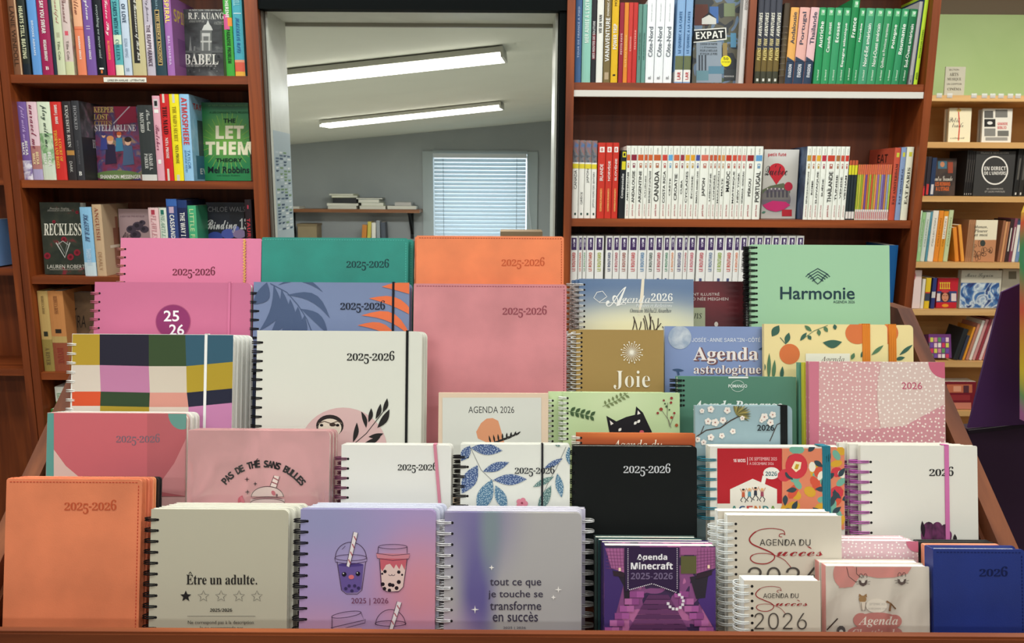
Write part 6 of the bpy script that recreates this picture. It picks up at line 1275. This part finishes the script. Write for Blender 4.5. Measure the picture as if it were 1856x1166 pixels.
# window with blinds
m = MB(); m.box(wx0, wx1, YO+0.09, YO+0.095, wz0, wz1, emit((214, 230, 240), 2.2)); struct('window_1', m)
fm = mat((170, 180, 180), 0.5)
for (a, b, c, d) in ((wx0-0.10, wx0, wz0, wz1+0.02), (wx1, wx1+0.10, wz0, wz1+0.02), (wx0, wx1, wz1, wz1+0.03)):
    m = MB(); m.box(a, b, YO-0.02, YO-0.0005, c, d, fm); struct('window_trim', m)
bl_ = empty('window_blind', ((wx0+wx1)/2, YO-0.04, wz1), 'white horizontal slat blind glowing with daylight in the office window', 'blind')
m = MB(); m.box(wx0-bl_.location.x+0.005, wx1-bl_.location.x-0.005, -0.02, 0.012, -0.04, 0, mat((206, 212, 214))); m.obj('head_rail', bl_)
sl, nt_, bs_ = newmat('blind_slat'); bs_.inputs['Base Color'].default_value = lin((226, 232, 234)); bs_.inputs['Roughness'].default_value = 0.5
tl = nt_.nodes.new('ShaderNodeBsdfTranslucent'); tl.inputs[0].default_value = lin((214, 226, 232)); mx_ = nt_.nodes.new('ShaderNodeMixShader'); mx_.inputs[0].default_value = 0.45
nt_.links.new(bs_.outputs[0], mx_.inputs[1]); nt_.links.new(tl.outputs[0], mx_.inputs[2]); nt_.links.new(mx_.outputs[0], nt_.nodes['Material Output'].inputs[0])
hw = (wx1-wx0)/2-0.012; m = MB(); ca, sa = math.cos(math.radians(52)), math.sin(math.radians(52)); d = 0.02
m.add([(-hw, -d*ca, -d*sa), (hw, -d*ca, -d*sa), (hw, d*ca, d*sa), (-hw, d*ca, d*sa), (-hw, -d*ca, -d*sa+0.0012), (hw, -d*ca, -d*sa+0.0012), (hw, d*ca, d*sa+0.0012), (-hw, d*ca, d*sa+0.0012)],
      [(3, 2, 1, 0), (4, 5, 6, 7), (0, 1, 5, 4), (1, 2, 6, 5), (2, 3, 7, 6), (3, 0, 4, 7)], sl); sm_ = m.mesh('slat')
n_ = int(1.17/0.036)
for i in range(n_): o = link('slat', sm_, bl_); o.location = (0, 0, -0.062-i*0.036)
for u in (-0.8, 0.8):
    m = MB(); m.tube([(hw*u, -0.024, -0.04), (hw*u, -0.024, -1.2)], 0.0022, mat((150, 160, 164)), 4); m.obj('ladder_cord', bl_)
m = MB(); m.tube([(hw+0.01, -0.03, -0.02), (hw+0.03, -0.035, -0.5), (hw+0.09, -0.035, -0.95)], 0.003, mat((206, 212, 214)), 4); m.obj('pull_cord', bl_)
# wall shelf in the office with papers
zsh = onY(650, 378, YO).z; ax, bx = onY(512, 378, YO).x, onY(766, 378, YO).x; ws = empty('wall_shelf', ((ax+bx)/2, YO-0.12, zsh), 'brown plank wall shelf on black brackets in the office', 'shelf'); o_ = ws.location
m = MB(); m.box(ax-o_.x, bx-o_.x, -0.13, 0.1195, -0.03, 0, wood('X', (120, 76, 46), (160, 110, 74))); m.obj('plank', ws)
for px in (533, 747):
    x = onY(px, 400, YO).x-o_.x
    m = MB(); m.box(x-0.015, x+0.015, 0.105, 0.119, -0.28, -0.0305, mat((26, 30, 32))); m.box(x-0.015, x+0.015, -0.1, 0.105, -0.042, -0.0305, mat((26, 30, 32)))
    m.add([(x-0.012, -0.09, -0.042), (x+0.012, -0.09, -0.042), (x+0.012, 0.105, -0.24), (x-0.012, 0.105, -0.24), (x-0.012, -0.06, -0.042), (x+0.012, -0.06, -0.042), (x+0.012, 0.105, -0.2), (x-0.012, 0.105, -0.2)], [(0, 1, 2, 3), (4, 7, 6, 5), (0, 3, 7, 4), (1, 5, 6, 2)], mat((26, 30, 32)))
    m.obj('bracket', ws)
def slab(name, px0, px1, z0, h, c, label, cat, y=-0.1, dpt=0.2, rot=0, c2=None):
    x0, x1 = onY(px0, 370, YO-0.12).x, onY(px1, 370, YO-0.12).x; r = empty(name, Matrix.Translation(((x0+x1)/2, YO-0.12, z0)) @ Matrix.Rotation(math.radians(rot), 4, 'Z'), label, cat); w2 = (x1-x0)/2
    m = MB(); m.box(-w2, w2, y, y+dpt, 0.0, 0.002, mat(c)); m.box(-w2, w2, y, y+dpt, h-0.002, h, mat(c)); m.obj('cover', r)
    m = MB(); m.box(-w2+0.003, w2-0.003, y+0.002, y+dpt-0.002, 0.002, h-0.002, mat(c2 or (222, 220, 206), 0.8)); m.obj('page_block', r); return z0+h+0.0005
zz_ = slab('book', 598, 650, zsh+0.0005, 0.03, (190, 184, 176), 'grey-white book at the base of the office shelf pile', 'book')
zz_ = slab('book', 596, 652, zz_, 0.022, (226, 222, 210), 'white paper bundle second up in the office shelf pile', 'book', rot=3)
zz_ = slab('binder', 608, 652, zz_, 0.05, (36, 38, 40), 'black binder lying in the office shelf pile', 'binder', rot=-4, c2=(60, 60, 62))
zz_ = slab('magazine', 604, 650, zz_, 0.02, (176, 182, 120), 'green-yellow magazine near the top of the office pile', 'magazine', rot=6)
zz_ = slab('magazine', 602, 646, zz_, 0.014, (206, 206, 190), 'cream magazine topping the office pile', 'magazine', rot=-3)
zz_ = slab('book', 655, 702, zsh+0.0005, 0.03, (216, 214, 190), 'cream book at the base of the second office pile', 'book')
zz_ = slab('book', 657, 697, zz_, 0.028, (206, 210, 180), 'pale green book in the second office pile', 'book', rot=4)
zz_ = slab('book', 654, 692, zz_, 0.03, (196, 200, 190), 'grey book in the second office pile', 'book', rot=-4)
zz_ = slab('folder', 648, 696, zz_, 0.014, (60, 64, 70), 'dark folder topping the second office pile', 'folder', rot=2)
slab('book', 704, 756, zsh+0.0005, 0.034, (110, 112, 112), 'grey book lying flat at the end of the office shelf', 'book', rot=2)
slab('box', 718, 748, zsh+0.035, 0.03, (190, 186, 180), 'small white box on the grey book of the office shelf', 'box', c2=(190, 186, 180))
slab('book', 528, 548, zsh+0.0005, 0.02, (226, 222, 220), 'thin white book by the window jamb on the office shelf', 'book')
# lower office shelf
zl = onY(650, 436, YO).z; ls = empty('wall_shelf', ((ax+bx)/2, YO-0.12, zl), 'lower office shelf hidden behind the planners', 'shelf')
m = MB(); m.box(ax-o_.x, bx-o_.x, -0.13, 0.1195, -0.03, 0, wood('X', (120, 76, 46), (160, 110, 74))); m.obj('plank', ls)
m = MB(); x0_, x1_ = onY(545, 420, YO-0.12).x, onY(579, 420, YO-0.12).x; zt_ = onY(560, 405, YO-0.12).z
bxr = empty('box', ((x0_+x1_)/2, YO-0.12, zl+0.0005), 'tan cardboard box on the lower office shelf', 'box'); hw_ = (x1_-x0_)/2; hh_ = zt_-zl
m.box(-hw_, hw_, -0.1, 0.08, 0, hh_-0.02, mat((150, 134, 104))); m.obj('carton', bxr); m = MB(); m.box(-hw_-0.006, hw_+0.006, -0.106, 0.086, hh_-0.02, hh_, mat((132, 116, 88))); m.obj('lid', bxr)
for i, (a, b, yt, c, ln_) in enumerate(((655, 664, 408, (200, 130, 60), 8), (664, 671, 402, (206, 190, 90), 6), (671, 679, 404, (226, 222, 210), 3), (679, 686, 400, (150, 156, 160), 0), (686, 695, 403, (80, 86, 96), -2))):
    book(YO-0.2, a+i*1.2, b+i*1.2-0.5, yt, 436, c, (), (), ('orange', 'yellow', 'white', 'grey', 'dark')[i] + ' upright book on the lower office shelf', zb=zl+0.0005, lean=ln_*0.6)
m = MB(); x0_, x1_ = onY(908, 424, 5.2).x, onY(982, 424, 5.2).x; zt_ = onY(945, 420, 5.2).z; bxr = empty('box', ((x0_+x1_)/2, 5.3, zt_-0.3), 'brown cardboard box standing below the office window', 'box'); hw_ = (x1_-x0_)/2
m.box(-hw_, hw_, -0.1, 0.15, 0, 0.27, mat((126, 104, 80))); m.obj('carton', bxr); m = MB(); m.box(-hw_-0.005, hw_+0.005, -0.105, 0.155, 0.27, 0.3, mat((140, 118, 92))); m.obj('lid', bxr)
dk_ = empty('desk', (0.2, 5.3, 0), 'office desk hidden behind the planners', 'desk'); m = MB(); m.box(-1, 0.5, -0.3, 0.4, zt_-0.33, zt_-0.3005, mat((120, 90, 60))); m.obj('desk_top', dk_)
for (x, y) in ((-0.95, -0.25), (0.45, -0.25), (-0.95, 0.35), (0.45, 0.35)): m = MB(); m.box(x-0.025, x+0.025, y-0.025, y+0.025, 0, zt_-0.331, mat((90, 70, 50))); m.obj('leg', dk_)
# ------------------------------------------------------------------ maple shelving further back
YM = 3.6
MP = ((196, 150, 92), (222, 182, 124)); MX, MZ = wood('X', *MP, rough=0.45, scale=0.6), wood('Z', *MP, rough=0.45, scale=0.6)
MBk = wood('X', (184, 136, 78), (204, 158, 100), rough=0.6, scale=0.5)
mx0, mx1 = 1.55, 3.4; cx_ = 2.3
mz = [pz(y, YM, 1770) for y in (173, 258, 356, 476, 562, 656, 745, 860)]
mu = empty('bookcase', (cx_, YM, 0), 'pale maple shelving unit with a light green display back, beyond the travel bookcase', 'bookcase')
def mpart(nm, x0, x1, y0, y1, z0, z1, mm):
    m = MB(); m.box(x0-cx_, x1-cx_, y0, y1, z0, z1, mm); return m.obj(nm, mu)
for z in mz: mpart('shelf', mx0, mx1, -0.004, 0.279, z-0.026, z, MX)
mpart('back_panel', mx0, mx1, 0.28, 0.30, 0.1, mz[0]-0.0265, MBk)
mpart('display_back', mx0, mx1, 0.28, 0.30, mz[0]-0.026, pz(28, YM+0.3, 1770), mottled('greenback', [(0.3, (176, 208, 142)), (0.7, (184, 214, 150))], 4, rough=0.5))
for x in (mx0-0.02, mx1): mpart('side_panel', x, x+0.02, 0, 0.30, 0.1, mz[0], MZ)
m = MB(); m.box(0.96, 3.9, YM+0.31, YM+0.4, 0, 2.7, mat((128, 114, 96), 0.7)); struct('wall_shop_far', m)
def MBook(i, x0, x1, yt, c, label, texts=(), bands=(), **k):
    yb = (173, 258, 356, 476, 562, 656, 745)[i]; k.setdefault('refy', yb-2); k.setdefault('rd', -1)
    return book(YM+k.pop('dy', 0.03), x0, x1, yt, yb, c, texts, bands, label, zb=mz[i]+0.0005, **k)
def MFace(i, x0, x1, yt, c, label, dy=0.05, **k):
    yb = (173, 258, 356, 476, 562, 656, 745)[i]
    return facebook(YM+dy, x0, x1, yt, yb-2, c, label, zb=mz[i]+0.0005, **k)
f = MFace(0, 1711, 1747, 121, (196, 194, 176), 'small cream sign reading ARTS MUSIQUE CINÉMA on the top maple shelf', t=0.006, name='shelf_sign', lean=3, rough=0.5)
tc_ = (96, 90, 76)
for t_, y, h in (('ARTS', 132, 6), ('MUSIQUE', 141, 6), ('CINÉMA', 158, 6)): f.text(t_, 'serif', 1717 if len(t_) > 5 else 1721, y, 1742 if len(t_) > 5 else 1737, y+h, tc_)
f.text('UN COMPTOIR', 'sans', 1716, 151, 1743, 154, tc_); f.text('SECTION', 'sans', 1720, 125, 1738, 128, tc_); f.done()
f = MFace(1, 1718, 1758, 196, (236, 228, 196), 'cream book with a red dripping line on the second maple shelf', dy=0.04, lean=5, t=0.012)
f.text('Petit', 'script', 1720, 213, 1740, 222, (70, 66, 60)); f.text('traité', 'script', 1726, 222, 1746, 231, (70, 66, 60)); f.line([(1737, 196), (1739, 230), (1737, 255)], 2, (206, 70, 50)); f.ell(1738, 200, 4, 3, (222, 190, 110)); f.text('collectif', 'sans', 1722, 249, 1748, 252, (90, 90, 70)); f.done()
f = MFace(1, 1712, 1752, 198, (232, 226, 206), 'cream book directly behind the red-line cover', dy=0.075, lean=5, t=0.012); f.done()
f = MFace(1, 1779, 1832, 197, (228, 226, 216), 'white book with black photo squares on the second maple shelf', dy=0.04, lean=5, t=0.012)
for i, (a, b, c, d) in enumerate(((1784, 201, 1800, 214), (1804, 199, 1826, 213), (1784, 216, 1804, 230), (1784, 233, 1804, 247), (1808, 237, 1828, 247), (1786, 249, 1826, 255))): f.rect(a, b, c, d, [(90, 90, 88), (120, 120, 116), (40, 40, 40), (130, 130, 126), (110, 110, 106), (150, 150, 146)][i])
f.text('GRANDE', 'bold', 1808, 222, 1826, 227, (206, 60, 70)); f.text('BIBLIO', 'bold', 1808, 229, 1824, 234, (206, 60, 70)); f.ell(1794, 223, 5, 3, (220, 220, 216)); f.done()
f = MFace(1, 1773, 1826, 199, (206, 204, 196), 'grey-white book directly behind the photo-square cover', dy=0.075, lean=5, t=0.012); f.done()
MBook(2, 1667, 1675, 284, (150, 50, 56), 'dark red spine on the third maple shelf', (), [(0.25, 1, (52, 46, 50)), (0, 0.2, (200, 50, 60))])
MBook(2, 1676, 1683, 284, (50, 46, 54), 'near-black spine on the third maple shelf', (), [(0.03, 0.3, (196, 60, 60), 0.2, 0.8)])
MBook(2, 1684, 1692, 286, (44, 60, 92), 'navy spine with white base on the third maple shelf', (), [(0.04, 0.3, (206, 204, 206), 0.2, 0.8)])
f = MFace(2, 1692, 1730, 287, mottled('orangedark', [(0.4, (44, 34, 32)), (0.6, (70, 52, 44))], 18), 'dark cookbook-like cover with orange lettering on the third maple shelf', dy=0.05)
f.text('LES ROMANS', 'bold', 1695, 330, 1722, 337, (222, 110, 50)); f.text("A L'ETAGE", 'bold', 1696, 339, 1720, 346, (222, 110, 50)); f.text('autre Grande', 'script', 1693, 319, 1726, 328, (226, 220, 206)); f.rect(1700, 292, 1716, 306, (70, 110, 130)); f.ell(1708, 298, 4, 5, (190, 130, 96)); f.rect(1718, 294, 1727, 314, (150, 70, 50)); f.done()
for i in range(4): MBook(2, 1746+i*3.8, 1749.4+i*3.8, 272+i*0.5, (40, 38, 38), 'black spine in the stack beside the white-ring cover, ' + ('outermost', 'second', 'third', 'touching that cover')[i], (), [(0.03, 0.06, (190, 186, 180), 0.3, 0.7), (0.3, 0.8, (96, 92, 88), 0.4, 0.6)], group='black spines beside the ring cover', depth=0.15)
f = MFace(2, 1763, 1834, 274, (62, 62, 62), 'charcoal book with a white ring lettered EN DIRECT DE L’UNIVERS', dy=0.02, lean=2, t=0.03)
f.ring(1803, 309, 23, 25, 2.4, (232, 230, 224), n=30); f.text('EN DIRECT', 'bold', 1784, 302, 1823, 309, (232, 230, 224)); f.text("DE L'UNIVERS", 'bold', 1784, 311, 1823, 317, (232, 230, 224))
f.text('FRANCE BEAUDOIN', 'sans', 1778, 276, 1828, 279, (180, 178, 172)); f.text('40 CHANSONS', 'sans', 1788, 341, 1818, 344, (180, 178, 172)); f.text('ET LEURS PAROLES', 'sans', 1785, 346, 1821, 349, (180, 178, 172)); f.done()
for i in range(4): MBook(2, 1836+i*9, 1844.4+i*9, 270+i, (38, 38, 38) if i % 2 == 0 else (46, 44, 42), 'thick black spine on the far side of the white-ring cover, ' + ('beside it', 'second from it', 'third from it', 'last one in view')[i], (), [(0.03, 0.08, (206, 206, 200), 0.3, 0.6), (0.35, 0.8, (90, 88, 84), 0.3, 0.7)], depth=0.15, lean=1)
dd = [(1654, 1660, 382, (200, 220, 196), 'pale green spine with green speckle at the dark bookcase side'), (1660.4, 1667, 385, (150, 196, 140), 'green-checked spine on the fourth maple shelf'), (1667.3, 1675, 385, (200, 214, 204), 'grey-green spine beside the green-checked one'), (1676, 1680, 384, (90, 150, 170), 'thin teal spine on the fourth maple shelf'),
      (1680.3, 1690.5, 382, (228, 224, 214), 'white spine with thin orange lettering on the fourth maple shelf'), (1691, 1699.5, 382, (226, 140, 50), 'orange spine beside the white one'), (1700, 1708.5, 383, (222, 150, 48), 'orange spine with a white patch'), (1709, 1717, 381, (190, 206, 160), 'pale green spine before the leaning orange books')]
for i, (a, b, yt, c, lb) in enumerate(dd): MBook(3, a, b, yt, c, lb, [('COLLECTION', 0.3, 0.85, tuple(int(q*0.55) for q in c), 'sans', 0.3)], [(0.45, 0.9, (232, 228, 216), 0.2, 0.85)] if i == 6 else [(0.2, 0.8, (170, 200, 160), 0.1, 0.6)] if i < 2 else (), lean=2.2 if i < 3 else 1.5)
MBook(3, 1731, 1738, 412, (226, 140, 52), 'orange book leaning beside the pale green spine', lean=-10)
MBook(3, 1742, 1748, 407, (232, 160, 70), 'light orange book leaning on the other leaning one', lean=-11)
for i in range(4): MBook(3, 1738.5+i*3.6+10, 1741.9+i*3.6+10, 399, (176, 128, 92), 'brown spine stacked beside the hand-drawn cover, ' + ('outermost', 'second', 'third', 'touching it')[i], (), [(0.1, 0.9, (150, 104, 74), 0.3, 0.6)], group='brown spines by the hand-drawn cover', depth=0.15)
f = MFace(3, 1763, 1802, 399, (230, 222, 196), 'cream and tan cover lettered Maman, Pleurer et moi with line drawings', dy=0.02, lean=2, t=0.02)
f.rect(1750, 435, 1806, 476, (190, 134, 96)); 
for t_, y in (('Maman,', 409), ('Pleurer', 416), ('et moi', 423)): f.text(t_, 'serifbi', 1766, y, 1790, y+5.5, (50, 46, 40))
rn = random.Random(8)
for i in range(16): f.ring(rn.uniform(1762, 1798), rn.uniform(438, 470), rn.uniform(2, 5), rn.uniform(2, 6), 0.8, (70, 50, 40), n=8)
f.ell(1781, 441, 5, 6, (60, 66, 62), n=10); f.done()
d2 = [(1807, 1811.5, 400, (150, 100, 72), 'brown spine beside the hand-drawn cover'), (1812, 1816, 402, (206, 150, 104), 'light tan spine after the hand-drawn cover'), (1816.4, 1820, 402, (170, 116, 84), 'mid brown thin spine after the tan one'), (1820.4, 1827, 398, (60, 44, 46), 'dark spine with white figures on the fourth maple shelf'), (1827.4, 1833, 396, (130, 70, 90), 'plum spine on the fourth maple shelf'),
      (1833.4, 1839, 408, (226, 224, 216), 'white spine beside the plum one'), (1839.4, 1846, 400, (110, 140, 180), 'blue spine on the fourth maple shelf'), (1846.4, 1852, 402, (90, 150, 80), 'green spine at the picture edge'), (1852.4, 1860, 398, (180, 190, 200), 'grey-blue spine at the picture edge')]
for i, (a, b, yt, c, lb) in enumerate(d2): MBook(3, a, b, yt, c, lb, (), [(0.25, 0.8, (220, 216, 206), 0.3, 0.6)] if i in (3, 4, 6) else (), lean=2.5)
f = MFace(4, 1648, 1667, 490, (226, 206, 204), 'white and pink cover half hidden by the dark bookcase side', dy=0.02); f.ell(1654, 500, 6, 9, (206, 120, 130)); f.done()
MBook(4, 1667.5, 1673, 506, (226, 222, 212), 'white spine on the fifth maple shelf')
MBook(4, 1674, 1683, 504, (222, 190, 50), 'yellow spine with a dark middle on the fifth maple shelf', (), [(0.25, 0.5, (60, 70, 90)), (0.5, 0.54, (200, 60, 50))])
MBook(4, 1686, 1693, 504, (50, 60, 120), 'blue spine beside the red portrait cover', (), [(0.35, 0.55, (206, 204, 206))])
f = MFace(4, 1696, 1733, 504, (190, 40, 54), 'red cover with a painted portrait and yellow lettering', dy=0.04, lean=2, t=0.03)
f.rect(1694, 528, 1734, 548, (60, 70, 120)); f.rect(1696, 532, 1704, 546, (226, 210, 206)); f.rect(1724, 532, 1733, 546, (226, 210, 206)); f.ell(1713, 537, 9, 11, (60, 36, 36), n=16); f.ell(1713, 539, 6, 8, (206, 140, 110), n=14); f.line([(1709, 536), (1712, 536)], 1, (40, 30, 30)); f.line([(1714, 536), (1717, 536)], 1, (40, 30, 30)); f.line([(1711, 543), (1715, 543)], 1, (160, 50, 50)); f.ell(1713, 528, 7, 3, (196, 60, 70)); f.text('IIIII', 'bold', 1703, 512, 1722, 524, (226, 200, 60)); f.ell(1713, 554, 6, 3, (226, 150, 50)); f.done()
f = MFace(4, 1738, 1811, 490, (196, 192, 176), 'large art book with a blue and white paint-splash picture', dy=0.03, lean=3, t=0.03)
f.rect(1739, 513, 1811, 558, mottled('splash', [(0.34, (34, 50, 110)), (0.45, (60, 110, 170)), (0.54, (206, 220, 226)), (0.62, (60, 90, 150)), (0.7, (30, 40, 80))], 12, dist=2, detail=5)); f.text('Marc Séguin', 'script', 1750, 495, 1800, 505, (104, 104, 96)); f.done()
f = MFace(4, 1812, 1846, 488, (200, 196, 180), 'cream-grey art book behind the paint-splash one', dy=0.07, lean=3, t=0.03); f.rect(1828, 492, 1842, 506, (120, 116, 100)); f.done()
pk = [(206, 60, 90), (226, 200, 210), (96, 150, 90), (206, 206, 90), (226, 224, 216), (110, 80, 160), (206, 130, 160)]
f = MFace(5, 1684, 1725, 606, (120, 60, 110), 'colourful display box of small patterned books on the sixth maple shelf', dy=0.02, lean=14, t=0.06, cat_='x') if False else MFace(5, 1684, 1725, 606, (110, 60, 120), 'colourful box of small patterned cards on the sixth maple shelf', dy=0.02, lean=14, t=0.05, name='card_box')
for r_ in range(4):
    for q in range(6): f.rect(1679+q*7, 612+r_*10, 1684.5+q*7, 620+r_*10, pk[(r_*2+q*3) % 7])
f.done()
d3 = [(1727, 1736, 596, (40, 44, 48), 'black book leaning beside the colourful card box', 14), (1738, 1743, 608, (60, 64, 80), 'dark blue-grey book leaning by the orange one', 13), (1744, 1748, 592, (222, 150, 50), 'orange book leaning on the sixth maple shelf', 13), (1750, 1755, 586, (190, 130, 110), 'rust-pink book leaning on the sixth maple shelf', 13), (1756, 1761, 580, (226, 222, 214), 'white book leaning on the sixth maple shelf', 13),
      (1762, 1767, 578, (206, 150, 150), 'pink book leaning after the white one', 13), (1768, 1773, 577, (150, 60, 70), 'wine-red book leaning after the pink one', 13), (1774, 1779, 577, (226, 196, 196), 'pale pink book leaning beside the purple display', 13), (1780, 1786, 578, (200, 120, 120), 'rose book leaning behind the purple display', 13)]
for (a, b, yt, c, lb, ln_) in d3: MBook(5, a, b, yt, c, lb, lean=ln_)
f = MFace(6, 1704, 1765, 692, (120, 30, 44), 'dark red boxed set of pictured books low on the maple shelves', dy=0.02, lean=1, t=0.08, name='boxed_set')
for (x0, y0, x1, y1, c) in ((1716, 697, 1762, 712, (196, 110, 80)), (1716, 716, 1758, 726, (150, 50, 56)), (1722, 730, 1760, 742, (206, 130, 110)), (1728, 700, 1742, 710, (226, 160, 130)), (1746, 699, 1756, 712, (90, 50, 60))): f.rect(x0, y0, x1, y1, c)
f.done()
# clear hooks glinting on the top maple shelf edge
for i, px in enumerate((1703, 1722, 1766, 1785, 1800, 1815, 1832, 1846)):
    p = onY(px, 170, YM-0.006); m = MB(); m.box(-0.012, 0.012, 0.0, 0.0015, -0.0, 0.02, clearplastic()); m.box(-0.012, 0.012, 0.0, 0.012, 0, 0.0015, clearplastic()); o = m.obj('label_clip'); o.location = (p.x, YM-0.0055, mz[0]-0.012)
    tag(o, 'clear plastic label clip on the top maple shelf edge, ' + ('first from the dark bookcase', 'just past the cream sign', 'third along', 'fourth along', 'fifth along', 'sixth along', 'seventh along', 'last before the picture edge')[i], 'clip', 'clear label clips')
# ------------------------------------------------------------------ purple cardboard display
YP = 1.22
PU = mat((70, 38, 84), 0.45); PU2 = mat((44, 24, 46), 0.4)
o0 = onY(1760, 776, YP); pd = empty('cardboard_display', Matrix.Translation((o0.x, YP, 0.7)), 'dark purple cardboard display stand beyond the rack, with a rainbow printed edge', 'display stand')
def dpoly(pts, y0, y1, mm, nm):
    m = MB(); m.plate([(onY(a, b, YP).x-o0.x, onY(a, b, YP).z-0.7) for a, b in pts], y0, y1, mm); return m.obj(nm, pd)
dpoly([(1755, 776), (1990, 762), (1990, 470), (1849, 515), (1816, 530)], 0, 0.004, PU, 'side_wing')
dpoly([(1757, 780), (1700, 1400), (2100, 1400), (2100, 766), (1990, 766), (1858, 768)], 0.006, 0.03, PU2, 'carton_base')
dpoly([(1757, 781), (1857, 770), (1857, 776), (1757, 787)], 0.001, 0.0059, mat((24, 12, 26), 0.5), 'fold_flap')
rb = mottled('rainbow', [(0.30, (190, 120, 170)), (0.40, (120, 170, 110)), (0.48, (226, 200, 60)), (0.55, (214, 80, 50)), (0.62, (40, 140, 80)), (0.72, (170, 120, 200))], 3.2, sx=0.4, detail=1, rough=0.3)
m = MB(); P = [(onY(a, b, YP-0.06).x-o0.x, onY(a, b, YP-0.06).z-0.7) for a, b in ((1848, 760), (1990, 760), (1990, 355), (1860, 362), (1851, 385), (1848, 430))]
m.plate(P, -0.075, -0.06, rb); m.obj('printed_front', pd)
# ------------------------------------------------------------------ shop shell
FL = mottled('floor_vinyl', [(0.3, (120, 112, 100)), (0.7, (136, 128, 116))], 6, rough=0.5)
m = MB(); m.box(-3.8, 3.9, -4.2, 2.43, -0.05, 0, FL); m.box(0.96, 3.9, 2.43, 4.0, -0.05, 0, FL); struct('floor', m)
m = MB(); m.box(-3.8, 3.9, -4.2, 2.43, 2.7, 2.75, mat((226, 224, 218), 0.8)); m.box(0.96, 3.9, 2.43, 4.0, 2.7, 2.75, mat((226, 224, 218), 0.8)); struct('ceiling', m)
SW = mat((196, 192, 184), 0.8)
m = MB(); m.box(-3.9, -3.8, -4.2, 2.43, 0, 2.7, SW); struct('wall_left', m)
m = MB(); m.box(3.9, 4.0, -4.2, 4.0, 0, 2.7, SW); struct('wall_right', m)
m = MB(); m.box(-3.8, 3.9, -4.3, -4.2, 0, 2.7, SW); struct('wall_behind', m)
# rack rests on a counter cabinet
cb = empty('counter_cabinet', (0, 0.98, 0), 'reddish-brown counter cabinet carrying the display rack', 'cabinet')
m = MB(); m.box(-0.66, 0.66, -0.26, 0.24, 0, CZ-0.8655, CHZ); m.obj('body', cb); m = MB(); m.box(-0.68, 0.68, -0.28, 0.26, CZ-0.865, CZ-0.8605, CHX); m.obj('top', cb)
